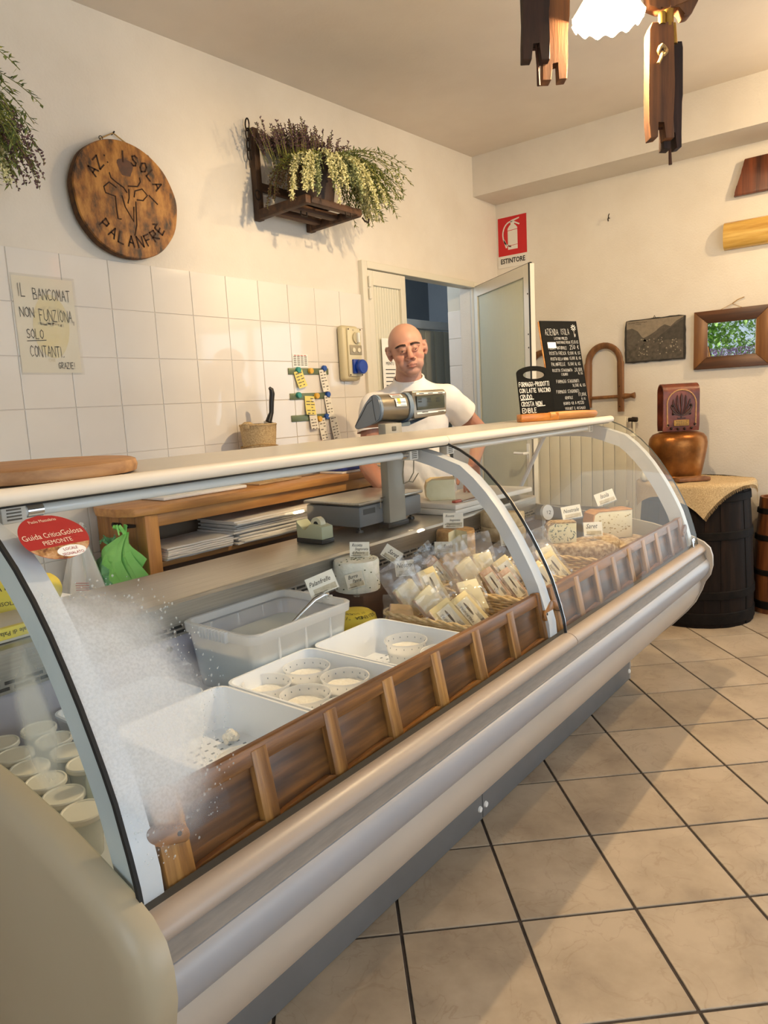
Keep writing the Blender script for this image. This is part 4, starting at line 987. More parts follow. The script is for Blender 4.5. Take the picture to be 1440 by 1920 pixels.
PK = [
 (KA, 'A', 1.805, 1.125, .755, (-.10, .66, .72), (-.45, -.65, .6), 'labelled pale cheese pack at the front right of the left basket'),
 (KA, 'A', 1.725, 1.14, .75, (-.10, .66, .72), (-.5, -.6, .6), 'labelled pale cheese pack at the front left of the left basket, leaning beside another'),
 (KD, 'D', 1.90, 1.32, .79, (.02, .5, .85), (-.5, -.7, .4), 'labelled yellow pack standing at the back right of the left basket'),
 (KB, 'B', 1.795, 1.25, .765, (-.3, .55, .75), (-.6, -.6, .5), 'unlabelled pale wedge behind the two labelled packs of the left basket'),
 (KB, 'B', 1.80, 1.335, .775, (-.35, .35, .85), (-.6, -.7, .3), 'pale wedge in a big milky bag at the back left of the left basket'),
 (KE, 'E', 1.708, 1.31, .735, (.55, .4, .6), (-.5, -.6, .6), 'small crust pieces in clear bag low at the left rim of the left basket'),
 (KB, 'B', 1.935, 1.19, .765, (.3, .55, .75), (-.5, -.6, .6), 'pale wedge leaning on the right rim of the left basket'),
 (KC, 'C', 2.10, 1.20, .765, (-.12, .55, .8), (-.7, -.6, .4), 'narrow pink-rinded labelled pack in the middle basket'),
 (KC, 'C', 2.155, 1.16, .755, (-.1, .6, .78), (-.6, -.6, .45), 'second narrow pink-rinded pack in the middle basket, towards the railing'),
 (KD, 'D', 2.225, 1.21, .775, (-.12, .6, .8), (-.6, -.65, .45), 'tall yellow labelled pack leaning at the right of the middle basket'),
 (KD, 'D', 2.27, 1.10, .755, (-.1, .62, .76), (-.6, -.6, .5), 'yellow labelled pack low behind the centre arch'),
 (KB, 'B', 2.12, 1.31, .785, (-.3, .4, .85), (-.5, -.7, .4), 'pale wedge in a milky bag at the back of the middle basket'),
 (KB, 'B', 2.235, 1.315, .785, (.25, .4, .85), (-.6, -.7, .4), 'pale wedge in a milky bag at the back right of the middle basket'),
 (KD, 'D', 2.405, 1.115, .765, (-.08, .62, .76), (-.55, -.6, .55), 'yellow labelled pack seen right of the centre arch'),
 (KB, 'B', 2.53, 1.2, .76, (.1, .5, .8), (-.6, -.6, .5), 'pale wedge at the right of the right-hand basket'),
 (KE, 'E', 2.15, 1.425, .785, (-.3, .5, .7), (-.6, -.6, .5), 'orange crust piece in clear film at the left of the back basket'),
 (KE, 'E', 2.22, 1.43, .79, (.35, .5, .65), (-.6, -.5, .6), 'orange crust piece in clear film heaped in the middle of the back basket'),
 (KC, 'C', 2.062, 1.405, .80, (-.5, .3, .8), (-.6, -.7, .3), 'pink-rinded piece standing at the left end of the back basket'),
 (KE, 'E', 2.31, 1.43, .785, (.1, .55, .7), (-.5, -.6, .6), 'orange crust piece in clear film at the right of the back basket'),
]
for p in PK: place_pack(*p)
# price tags in clear holders
CLEAR = glassy('clear_acrylic', (.98, .99, .99), 1.2, haze=.03)
CARD = mat('price_card', '#efead9', '#f3efe2', scale=40, rough=.7)
CARDPIC = mat('card_photo', '#b9ad92', '#d8cfb8', scale=45, rough=.8)
def tag(label, loc, lines, rz=None, roll=0.0, w=.074, h=.05, post=.03, lean=.25):
    t = thing('price_tag', label, 'price tag', loc, FA if rz is None else rz)
    R = Matrix.Rotation(-lean, 4, 'X') @ Matrix.Rotation(roll, 4, 'Y')
    mb = MB(); mb.T = Matrix.Translation((0, 0, post)) @ R; mb.box((0, 0, h/2), (w, .0012, h)); c = mb.build('card', CARD, t, False)
    mb = MB(); mb.T = Matrix.Translation((0, 0, post)) @ R; mb.box((.004, -.0009, h*.2), (w*.8, .0004, h*.3)); mb.build('picture_strip', CARDPIC, c, False)
    mb = MB(); mb.T = Matrix.Translation((0, 0, post)) @ R
    for i, (s, x, y, hh) in enumerate(lines): type_text(mb, s, -w/2+x*w, y*h, hh, lambda a, b, c=0: Vector((a, -.0014, b)), shear=.35, wscale=.82, off=-.0)
    mb.box((-.012, -.0013, h*.09), (w*.5, .0002, .0012)); mb.build('print', INK, c, False)
    mb = MB(); mb.T = Matrix.Translation((0, 0, post)) @ R; mb.box((0, .0018, h/2-.002), (w+.006, .0008, h+.006)); mb.box((0, -.002, .0), (w*.5, .012, .004), .001); mb.T = Matrix.Identity(4)
    mb.cyl((0, 0, 0), (0, 0, post), .0035, seg=8); mb.box((0, 0, .004), (.02, .02, .008), .002); mb.build('clear_holder', CLEAR, t)
    return t
N1 = lambda s, x=.1, y=.5, h=.017: [(s, x, y, h)]
tag('tilted price tag reading Palanfrelle clipped on the whey bin rim', (1.49, 1.42, .84), N1('Palanfrelle', .06, .52, .0145), FA, -.35, .088, .058, .02)
tag('price tag for plain aged ricotta above the white ricotta wheel', (1.835, 1.575, RZ+.10), [('Ricotta', .1, .7, .011), ('Stagionata', .25, .45, .01), ('di Pecora', .1, .2, .01)], FA, .04, .068, .052, .008, .05)
tag('price tag for fresh sheep cheese in front of the white ricotta wheel', (1.735, 1.51, RZ), [('Burro', .15, .65, .013), ('Panna', .35, .35, .012)], FA-.3, -.3, .062, .05, .03)
tag('steeply tilted price tag reading Saret, between ricotta and packed wedges', (1.975, 1.56, RZ), N1('Saret', .25, .45), FA, .62, .07, .048, .07)
tag('price tag reading Nostrale behind the left basket', (1.955, 1.47, RZ-.03), N1('Nostrale', .06, .55), FA, -.06, .068, .055, .055)
tag('price tag for ricotta with chilli on the brown wheel', (2.43, 1.57, RZ+.102), [('Ricotta', .1, .72, .011), ('Stagionata', .3, .45, .0095), ('al Peperoncino', .06, .2, .009)], FA, .02, .082, .062, .008, .05)
tag('pale price tag mostly hidden by film behind the back basket', (2.29, 1.53, RZ), N1('Isola', .5, .4), FA, .03, .07, .045, .035)
tag('price tag reading Isola against the stack of two wheels', (2.68, 1.455, RZ-.03), N1('Isola', .2, .5), FA, -.1, .06, .055, .03)
tag('price tag reading Nostrale above the blue cheese', (2.885, 1.25, SB+.086), N1('Nostrale', .08, .5), FA, -.14, .085, .055, .095)
tag('price tag reading Saret right of the blue cheese', (2.90, 1.165, SB+.086), N1('Saret', .12, .55, .02), FA, .0, .078, .058, .022)
tag('price tag reading Isola stuck in the big holed cheese', (3.155, 1.2, SB+.182), N1('Isola', .25, .5, .02), FA, -.3, .09, .055, .03)

# ------------------------------------------------------------------ on the work deck
DK = .901
GREYPL = mat('scale_grey', '#6f7274', '#797c7e', scale=3, rough=.4)
BLUEGREY = mat('scale_blue_grey', '#6f8090', '#78899a', scale=2, rough=.3, spec=.6)
BRONZE = mat('scale_bronze_grey', '#7d7464', '#887f6e', scale=2, rough=.28, metal=.5)
sc = thing('weighing_scale', 'grey shop scale with steel platter and tall display post on the work deck', 'scale', (2.3, 1.9, DK), world=True)
mb = MB(); mb.box2((2.10, 1.79, .925), (2.52, 2.08, 1.008), .008); mb.build('base_box', GREYPL, sc)
mb = MB(); mb.box2((2.092, 1.782, 1.012), (2.528, 2.088, 1.026), .006); mb.build('platter', STEEL, sc)
for x, y in ((2.13, 1.82), (2.48, 1.82), (2.13, 2.05), (2.48, 2.05)):
    mb = MB(); mb.cyl((x, y, DK), (x, y, .912), .016, .014, 14); mb.cyl((x, y, .912), (x, y, .93), .007, seg=10); mb.build('levelling_foot', BLACK, sc)
mb = MB(); mb.box((2.16, 1.7895, .985), (.075, .001, .022)); mb.build('rating_plate', mat('plate_dark', '#4c4c4a', rough=.5), sc, False)
mb = MB(); mb.tube([(2.215, 1.781, .99), (2.215, 1.774, .99), (2.215, 1.774, 1.03), (2.30, 1.774, 1.03), (2.30, 1.774, .99), (2.30, 1.781, .99)], .003, 8); mb.build('wire_stop', CHROME, sc)
mb = MB(); mb.box2((2.225, 1.745, .905), (2.365, 1.80, .925), .003); mb.build('post_foot', BLACK, sc)
mb = MB(); mb.box2((2.245, 1.752, .92), (2.355, 1.79, 1.325), .004); po = mb.build('display_post', mat('post_grey', '#9a9689', '#a39f92', scale=3, rough=.35), sc)
mb = MB(); mb.box((2.30, 1.7515, 1.225), (.022, .002, .085), .004); mb.box((2.30, 1.7515, 1.303), (.026, .002, .018), .002); mb.build('cable_slot', mat('slot_grey', '#5c5a52', rough=.5), po)
hd = bpy.data.objects.new('display_head', None)
HX = Vector((2.268, 1.776, 1.308)); HW = Vector((.93, -.36, 0)).normalized(); HYv = Vector((-HW.y, HW.x, 0))
HM = Matrix(((HW.x, HYv.x, 0, HX.x), (HW.y, HYv.y, 0, HX.y), (0, 0, 1, HX.z), (0, 0, 0, 1)))
bpy.data.objects.remove(hd)
def hp(mb): mb.T = HM; return mb
PR = [(.0, .075), (.004, .098), (.016, .119), (.034, .131), (.055, .135), (.085, .128), (.125, .10), (.175, .058), (.225, .012), (.228, .0), (.215, -.006), (.16, .0), (.09, .012), (.045, .022), (.016, .036), (.004, .055)]
def head_sec(mb, x0, x1, prof, sc_=1.0):
    A = [mb.v((x0, y, z)) for y, z in prof]; B = [mb.v((x1, y, z)) for y, z in prof]; mb.bridge(A, B); mb.face(A[::-1]); mb.face(B)
mb = hp(MB()); head_sec(mb, -.012, .004, PR); bmesh.ops.bevel(mb.bm, geom=[e for e in mb.bm.edges], offset=.003, segments=2, affect='EDGES'); he = mb.build('printer_end_cover', BLUEGREY, sc, ang=45)
mb = hp(MB()); mb.tube([(-.0125, .222, .008), (-.0125, .16, .055), (-.0125, .11, .098), (-.0125, .07, .113)], .0012, 6); mb.tube([(-.0125, .066, .13), (-.0125, .058, .08), (-.0125, .045, .03)], .0009, 6); mb.build('cover_seam', BLACK, he)
mb = hp(MB()); head_sec(mb, .004, .128, [(y+.003, z) if z > .03 else (y, z+.003) for y, z in PR]); mb.build('printer_housing', BRONZE, sc, ang=50)
mb = hp(MB()); head_sec(mb, .128, .146, [(y*1.02-.004, z*1.03) for y, z in PR if y < .14] + [(.14, .02)][:0]); mb.build('collar', BLUEGREY, sc, ang=50)
mb = hp(MB()); mb.prism([(.146, .0, .028), (.31, .0, .040), (.315, .0, .13), (.31, .012, .145), (.146, .012, .142)], (0, .075, 0), .006); dh = mb.build('display_housing', BRONZE, sc)
mb = hp(MB()); mb.prism([(.162, -.0015, .062), (.302, -.0015, .068), (.302, -.0015, .121), (.162, -.0015, .121)], (0, .012, 0), .002); d2 = mb.build('display_window', mat('lcd_dark', '#3c4038', '#464a41', scale=4, rough=.15), dh)
mb = hp(MB())
for k in range(3):
    for r in range(2): mb.box((.176+.046*k, -.0022, .108-.011*r), (.018, .0004, .006))
mb.build('print', mat('lcd_digit', '#2a2d27', rough=.4), d2, False)
mb = hp(MB()); mb.prism([(.16, -.002, .126), (.304, -.002, .127), (.304, -.002, .134), (.16, -.002, .134)], (0, .003, 0)); mb.prism([(.16, -.002, .046), (.304, -.002, .052), (.304, -.002, .058), (.16, -.002, .053)], (0, .003, 0)); st = mb.build('white_strip', PAPER, dh, False)
mb = hp(MB())
for x in (.185, .23, .28): mb.box((x, -.0026, .130), (.024, .0004, .003))
for x in (.2, .28): mb.box((x, -.0026, .053), (.03, .0004, .0025))
mb.build('print', INK, st, False)
def on_cyl(u, v):  # u along the head, v angle up the cylinder front
    a = PI - v; return HM @ Vector((u, .056+.0585*math.cos(a), .077+.0585*math.sin(a)))
mb = MB(); mb.grid(lambda u, v: on_cyl(.062+.05*u, .10+.62*v), 4, 8); s1 = mb.build('label_sticker', PAPER, sc, label='white and yellow sticker on the scale head')
mb = MB()
on2 = lambda u, v: HM @ Vector((u, .056+.0592*math.cos(PI-v), .077+.0592*math.sin(PI-v)))
mb.grid(lambda u, v: on2(.071+.014*u, .28+.42*v), 2, 5); mb.build('yellow_mark', mat('sticker_yellow', '#e9b92e', rough=.5), s1)
mb = MB(); mb.grid(lambda u, v: on2(.064+.046*u, .36+.05*v), 4, 2); mb.grid(lambda u, v: on2(.08+.03*u, .15+.03*v), 4, 2); mb.build('print', mat('print_blue', '#3b5686', rough=.6), s1)
mb = MB(); mb.grid(lambda u, v: on_cyl(.05+.055*u, .80+.42*v), 4, 6); s2 = mb.build('label_sticker', PAPER, sc)
mb = MB(); mb.grid(lambda u, v: on2(.055+.044*u, .86+.07*v), 4, 2); mb.grid(lambda u, v: on2(.06+.035*u, .98+.05*v), 4, 2); mb.build('print', INK, s2)
mb = MB(); mb.grid(lambda u, v: on2(.053+.048*u, 1.1+.06*v), 4, 2); mb.build('red_print', mat('print_red', '#b4442c', rough=.6), s2)
mb = hp(MB()); mb.prism([(.02, .02, .0), (.13, .02, .0), (.24, .02, .035), (.24, .06, .035), (.02, .06, .0)], (0, .03, 0), .004); mb.build('head_bracket', BLUEGREY, sc)
# tape dispenser
td = thing('tape_dispenser', 'pale green desktop tape dispenser in front of the scale', 'tape dispenser', (1.912, 1.855, DK), world=True)
GREENW = mat('pale_green_plastic', '#b9bd9d', rough=.4)
prof = [(1.79, .918), (1.79, .965), (1.815, .972), (1.85, .974), (1.868, .952), (1.878, .945), (1.889, .95), (1.92, .985), (1.922, .975), (1.92, .918)]
mb = MB(); mb.prism([(1.88, y, z) for y, z in prof], (.062, 0, 0), .003); mb.build('dispenser_body', GREENW, td)
mb = MB(); mb.box2((1.878, 1.788, DK), (1.944, 1.922, .918), .002); mb.build('base', BLACK, td)
mb = MB(); mb.cyl((1.898, 1.835, .972), (1.924, 1.835, .972), .026, seg=26); tr_ = mb.build('tape_roll', mat('tape_cream', '#ded9bd', rough=.3), td)
mb = MB(); mb.cyl((1.8965, 1.835, .972), (1.9255, 1.835, .972), .011, seg=18); mb.build('core', BLACK, tr_)
# chopping boards, knife, cheese
POLY = mat('white_chopping_board', '#e6e1d6', '#ece8de', scale=3, rough=.5)
mb = MB(); mb.box2((2.60, 1.665, DK), (2.98, 1.955, DK+.026), .006); solo('chopping_board', mb, POLY, 'thick white chopping board underneath the other, right of the scale', 'chopping board', (2.79, 1.81, DK))
mb = MB(); mb.box((2.94, 1.80, DK+.0395), (.66, .31, .024), .006, rot=-.06); solo('chopping_board', mb, POLY, 'long white chopping board lying on top, under the cheese wedge', 'chopping board', (2.95, 1.8, DK+.027))
kn = thing('cheese_knife', 'long steel knife with red handle end lying on the chopping board edge', 'knife', (2.70, 1.69, DK+.053), -.05)
mb = MB(); mb.prism([(-.02, -.016, 0), (.24, -.016, 0), (.26, -.006, 0), (.24, .014, 0), (-.02, .014, 0)], (0, 0, .0025)); mb.build('blade', STEEL, kn)
mb = MB(); mb.box((-.045, 0, .006), (.05, .022, .012), .004); mb.build('handle', mat('red_handle', '#b3412c', rough=.4), kn)
wedge_block('cheese_wedge', 'large pale cheese wedge standing on the white chopping board', (2.735, 1.835, DK+.052), FA, .135, .10, .098, PASTE_W, mat('tan_rind', '#c9b184', '#d8c294', scale=20, rough=.7))
# wrapped packs at the left end of the deck
KRAFT = mat('pale_wrapping_paper', '#cfc3ae', '#d9cebb', scale=6, rough=.7)
t = thing('paper_package', 'flat paper-wrapped package with yellow printed band at the left end', 'package', (.66, 1.765, DK), world=True)
mb = MB(); mb.box2((.50, 1.685, DK), (.80, 1.845, DK+.034), .006); mb.prism([(.80, 1.69, DK+.004), (.80, 1.84, DK+.004), (.83, 1.80, DK+.003), (.83, 1.73, DK+.003)], (0, 0, .012)); mb.build('paper_wrap', KRAFT, t)
mb = MB(); mb.box2((.50, 1.683, DK+.008), (.785, 1.70, DK+.0355), .002); yb_ = mb.build('yellow_band', YELLOW, t)
mb = MB(); type_text(mb, 'il Normale di Palanfr\u00e8', .0, .0, .011, plane_map((.79, 1.6825, DK+.027), (-1, 0, 0), (0, 0, -1), (0, -1, 0)), wscale=1.0); mb.build('print', INK, yb_, False)
for (x, y, r, lab, rz) in ((.80, 1.90, .05, 'round cheese in yellow printed paper standing behind the flat package', .5), (.905, 1.93, .045, 'round cheese in yellow printed paper standing right of the left arch', -.2)):
    t = thing('wrapped_round_cheese', lab, 'cheese', (x, y, DK), FA+rz)
    mb = MB(); mb.T = Matrix.Translation((0, 0, r)) @ Matrix.Rotation(PI/2, 4, 'X'); mb.lathe([(r*.9, -.03), (r, -.022), (r, .022), (r*.9, .03)], 30, wob=.015); mb.build('paper_wrap', YELLOW, t)
    mb = MB(); 
    for i, chx in enumerate('AZIENDA'):
        a = PI*.5-(i-3)*.36; type_text(mb, chx, 0, 0, r*.3, plane_map((r*.62*math.cos(a), -.0305, r+r*.62*math.sin(a)), (math.sin(a), 0, -math.cos(a)), (math.cos(a), 0, math.sin(a)), (0, -1, 0)), align='CENTER')
    type_text(mb, 'ISOLA', 0, r*.8, r*.22, plane_map((0, -.0305, 0), (1, 0, 0), (0, 0, 1), (0, -1, 0)), align='CENTER'); mb.build('print', INK, t, False)

# ------------------------------------------------------------------ things on the counter top
CT = 1.2885
BEECH = wood('beech_board', '#8a5f38', '#b78a58', 'X', 5, .55, .15, mid='#a1754a')
mb = MB(); mb.lathe([(.19, 0), (.205, .004), (.208, .016), (.205, .027), (.198, .03), (.06, .0295)], 64, c=(.70, 1.475, CT)); solo('round_wooden_board', mb, BEECH, 'round thick wooden board lying on the left end of the counter top', 'chopping board', (.70, 1.475, CT))
SLATE = mat('chalkboard', '#0a0a08', '#11110e', scale=6, rough=.8, spec=.15)
CHALK = mat('chalk_white', '#e4e1d8', rough=.9)
LOGW = wood('log_stand', '#a0693a', '#d39d5c', 'X', 6, .45, .2, mid='#bd8449')
def chalkboard(label, c, w_, width, height, lean, base_w, base_h, base_d, draw, handle=False, log=False, rl=0.0):
    w_ = Vector((w_[0], w_[1], 0)).normalized(); rz = math.atan2(w_.y, w_.x)
    t = thing('chalkboard_stand', label, 'chalkboard', (c[0], c[1], CT), rz)
    mb = MB()
    if log: mb.tube([(-base_w/2, 0, base_h*.5), (-base_w*.2, .0, base_h*.52), (base_w*.2, 0, base_h*.5), (base_w*.46, 0, base_h*.46), (base_w/2, 0, base_h*.42)], [base_h*.5, base_h*.5, base_h*.48, base_h*.42, base_h*.3], 14, flat=1.5)
    else: mb.box((0, 0, base_h/2), (base_w, base_d, base_h), .005)
    mb.build('wooden_foot', LOGW if log else mat('varnished_foot', '#a9662a', '#c98638', scale=8, stretch=(1, 9, 9), rough=.3), t)
    R = Matrix.Translation((0, 0, base_h*.8)) @ Matrix.Rotation(-lean, 4, 'X') @ Matrix.Rotation(rl, 4, 'Y')
    mb = MB(); mb.T = R
    if handle:
        n = 14; top = [(-width/2, 0)] + [(width/2, 0)] + [(width/2*math.cos(PI*k/n)*1.0, height*.86+height*.14*math.sin(PI*k/n)) for k in range(n+1)]
        hole = [(.32*width*math.cos(2*PI*k/20)*(1.0), height*.82+height*.085*math.sin(2*PI*k/20)) for k in range(20)]
        for y in (-.003, .003):
            from mathutils.geometry import tessellate_polygon
            tris = tessellate_polygon([[Vector((x, 0, z)) for x, z in top], [Vector((x, 0, z)) for x, z in hole]]); allp = top+hole
            vs = [mb.v((x, y, z)) for x, z in allp]
            for tr in tris: mb.face([vs[i] for i in tr])
        for loop in (top, hole):
            A = [mb.v((x, -.003, z)) for x, z in loop]; B = [mb.v((x, .003, z)) for x, z in loop]; mb.bridge(A, B)
        bd = mb.build('slate', SLATE, t, False)
    else:
        mb.box((0, 0, height/2), (width, .005, height), .001); bd = mb.build('slate', SLATE, t, False)
    mb = MB(); P = lambda a, b, c=0: R @ Vector((a-width/2, -.0036 if not handle else -.0036, b)); draw(mb, P, width, height); mb.build('chalk_writing', CHALK, bd, False)
    return t, R
def draw_big(mb, P, w, h):
    for s, x0, x1, y, hh, th_ in (('AZIENDA', .10, .46, .845, .027, .0018), ('ISOLA', .52, .76, .85, .027, .0018), ('LISTINO PREZZI', .32, .68, .795, .011, .0012), ('YOGURT/ROBIOLE FRESCHE', .36, .74, .752, .0105, .0011), ('€15,00 KG', .76, .96, .752, .014, .0012),
        ('YOGURT NATURALE', .12, .62, .69, .0135, .0013), ('250 €', .70, .96, .69, .018, .0015), ('RICOTTA FRESCA', .13, .58, .63, .0145, .0013), ('12,00€ AL KG', .62, .97, .632, .0135, .0012), ('RICOTTA DELLA NONNA', .14, .62, .572, .0125, .0012), ('15,00€ AL KG', .65, .97, .576, .013, .0012),
        ('PALANFRELLE', .14, .52, .512, .0145, .0013), ('15,00€ AL KG', .58, .93, .514, .0135, .0012), ('RICOTTA STAGIONATA', .14, .68, .447, .0125, .0012), ('20,00€', .74, .96, .447, .016, .0013), ('AL KG', .82, .95, .412, .01, .001), ('C/BURRO', .36, .54, .405, .011, .0011),
        ('FORMAGGI STAGIONATI', .2, .82, .325, .0145, .0013), ('16,00€ AL KG', .62, .97, .28, .013, .0012), ('FORMAGGI STAGIONATI', .16, .78, .215, .0145, .0013), ('17,00€', .74, .96, .178, .0145, .0014), ('GENTILE', .36, .58, .15, .012, .0012), ('AL KG', .8, .92, .135, .010, .001),
        ('BURRO €8 A PEZZO', .30, .86, .09, .0125, .0012), ('YOGURT E ASSAGGI', .32, .88, .035, .0115, .0011)):
        strokes(mb, s, x0*w, y*h, hh*1.06, th_*.82, P, widths=.5, jit=.06, adv=.6, fit=x1*w)
    # flower doodle
    cx, cy = .88*w, .925*h
    for k in range(9):
        a = 2*PI*k/9
        for (p, q) in (((.005, .016), .002),):
            x0, y0, x1, y1 = cx+p[0]*math.cos(a), cy+p[0]*math.sin(a), cx+p[1]*math.cos(a+.25), cy+p[1]*math.sin(a+.25)
            n = Vector((y0-y1, x1-x0)).normalized()*.0014; mb.face([mb.v(P(x0+n.x, y0+n.y)), mb.v(P(x0-n.x, y0-n.y)), mb.v(P(x1-n.x, y1-n.y)), mb.v(P(x1+n.x, y1+n.y))])
    strokes(mb, 'I', cx-.004, cy-.045, .028, .0014, P); strokes(mb, 'V', cx, cy-.043, .014, .0014, P)
cb, R = chalkboard('tall black chalkboard price list leaning back in a split-log foot', (3.205, 1.385), (.92, -.39), .23, .44, .20, .30, .034, .05, draw_big, log=True)
mb = MB(); mb.T = R; mb.box((-.003, .0055, .219), (.232, .006, .436), .001); mb.build('wooden_back', LOGW, cb, False)
mb = MB(); mb.T = R; mb.box((-.115+.12*.23+.024, -.0042, .735*.44), (.05, .0012, .028)); mb.build('white_patch', PAPER, cb, False)
def draw_small(mb, P, w, h):
    for s, x0, x1, y, hh in (('FORMAGGI-PRODOTTI', .03, .94, .585, .020), ('CON LATTE VACCINO', .03, .95, .46, .019), ('CRUDO.', .03, .42, .325, .021), ('CROSTA NON', .04, .66, .185, .020), ('EDIBILE', .05, .48, .05, .021)): strokes(mb, s, x0*w, y*h, hh, .0027, P, widths=.58, jit=.04, adv=.5, fit=x1*w)
    for x0, x1, y in ((.03, .42, .305), (.5, .74, .165)):
        mb.face([mb.v(P(x0*w, y*h)), mb.v(P(x1*w, y*h+.003)), mb.v(P(x1*w, y*h+.006)), mb.v(P(x0*w, y*h+.003))])
chalkboard('small black chalkboard with hand hole, in front of the tall one', (3.03, 1.475), (.85, -.53), .178, .225, .16, .2, .036, .045, draw_small, handle=True)

# ------------------------------------------------------------------ wooden sideboard against the tiles
PINE = wood('pine', '#a06a38', '#cf9a58', 'X', 4, .42, .12, mid='#b98348')
PINE_V = wood('pine_upright', '#9c6634', '#cb9452', 'Z', 4, .5, .12, mid='#b57e44')
TBZ = 1.062
sb = thing('pine_sideboard', 'honey pine shelf unit with rounded top against the tiled wall', 'shelf unit', (2.4, 2.55, 0), world=True)
mb = MB(); pts = [(1.53, 2.735), (1.46, 2.60), (1.46, 2.46), (1.50, 2.395), (1.60, 2.375), (3.30, 2.375), (3.30, 2.735)]
mb.prism([(x, y, TBZ-.034) for x, y in pts], (0, 0, .034), .006); mb.build('top_board', PINE, sb)
for k in range(6): mb = MB(); mb.box2((1.54, 2.41+.054*k, .04), (1.565, 2.46+.054*k+.003, TBZ-.034), .002); mb.build('side_plank', PINE_V, sb)
mb = MB(); mb.box2((1.54, 2.39, 0), (1.60, 2.425, TBZ-.034), .004); mb.build('front_post', PINE_V, sb)
mb = MB(); mb.box2((3.2, 2.39, 0), (3.26, 2.73, TBZ-.034), .004); mb.build('side_plank', PINE_V, sb)
mb = MB(); mb.box2((1.60, 2.395, TBZ-.085), (3.2, 2.42, TBZ-.034), .003); mb.build('apron_rail', PINE, sb)
for z in (.835, .45): mb = MB(); mb.box2((1.565, 2.40, z-.022), (3.2, 2.73, z), .003); mb.build('shelf_board', PINE, sb)
mb = MB(); mb.box2((1.565, 2.722, .1), (3.2, 2.73, TBZ-.034)); mb.build('back_board', mat('sideboard_back', '#7a6a58', '#8a7a66', scale=4, rough=.7), sb, False)
for x in (1.541,): 
    for y in (2.46, 2.56): mb = MB(); mb.cyl((1.541, y, .985), (1.505, y, .99), .006, .009, 10); mb.build('coat_peg', IRON, sb)
def sheets(label, x0, x1, y0, y1, z, n, dz, m, cat='paper bags', name='stacked_bag', jit=.012):
    t = thing(name+'_stack', label, cat, ((x0+x1)/2, (y0+y1)/2, z), world=True)
    for k in range(n):
        mb = MB(); a = random.uniform(-jit, jit); b_ = random.uniform(-jit, jit)
        mb.grid(lambda u, v: (x0+a+(x1-x0)*u, y0+b_+(y1-y0)*v, z+.002+dz*k+.0025*noise.noise(Vector((u*4+k, v*4, k*3.1)))+.004*k*.1*(u-.5)), 10, 4)
        geom = bmesh.ops.extrude_face_region(mb.bm, geom=list(mb.bm.faces)); bmesh.ops.translate(mb.bm, verts=[v for v in geom['geom'] if isinstance(v, bmesh.types.BMVert)], vec=(0, 0, dz*.8))
        mb.build(name, m, t, ang=50)
BAGP = mat('white_bag_paper', '#dedad4', '#e6e3de', scale=5, rough=.7)
sheets('short pile of folded white paper bags at the left of the pine shelf', 1.62, 1.95, 2.38, 2.60, .836, 6, .008, BAGP, name='paper_bag')
sheets('taller pile of white paper bags in the middle of the pine shelf', 1.965, 2.55, 2.37, 2.62, .836, 13, .0082, BAGP, name='paper_bag', jit=.025)
sheets('stack of brown kraft sheets at the right of the pine shelf', 2.58, 3.1, 2.40, 2.66, .836, 8, .007, mat('kraft_sheet', '#a08460', '#b2956e', scale=4, rough=.8), name='kraft_sheet', cat='paper')
# on the sideboard top
mb = MB(); mb.box2((1.68, 2.46, TBZ+.001), (2.12, 2.66, TBZ+.016), .006); solo('white_tray', mb, WHITE_PL, 'flat white tray lying on the left of the pine sideboard top', 'tray', (1.9, 2.56, TBZ))
t = thing('bread_knife', 'serrated bread knife lying in brown paper on the pine sideboard', 'knife', (2.45, 2.56, TBZ+.001), .08)
mb = MB(); mb.box((-.1, 0, .004), (.3, .13, .007), .002); mb.build('paper_sleeve', mat('sleeve_tan', '#a58a67', '#bda27c', scale=9, rough=.8), t)
mb = MB(); 
for k in range(18): mb.prism([(.0+.012*k, -.02, .0085), (.012+.012*k, -.02, .0085), (.006+.012*k, -.03, .0085)], (0, 0, .002))
mb.box((.105, .0, .0095), (.22, .04, .002)); mb.build('blade', STEEL, t)
mb = MB(); mb.box((.27, 0, .014), (.12, .03, .022), .006); mb.build('handle', mat('dark_handle', '#4d3a2a', rough=.5), t)
t = thing('blue_notepad', 'blue bundle with a hanging white cord at the right of the pine sideboard', 'bundle', (2.83, 2.46, TBZ), world=True)
mb = MB(); mb.box2((2.70, 2.40, TBZ), (2.98, 2.56, TBZ+.014), .005); mb.build('white_pages', PAPER, t)
mb = MB(); mb.box2((2.70, 2.395, TBZ+.014), (2.98, 2.56, TBZ+.034), .008); mb.build('blue_cover', mat('blue_cover', '#2f449c', '#384fae', scale=6, rough=.5), t)
mb = MB(); mb.tube([(2.97, 2.40, TBZ+.02), (2.99, 2.37, TBZ+.015), (2.992, 2.36, TBZ-.02), (3.0, 2.358, TBZ-.05), (3.012, 2.356, TBZ-.065)], .006, 8); mb.build('white_cord', PAPER, t)
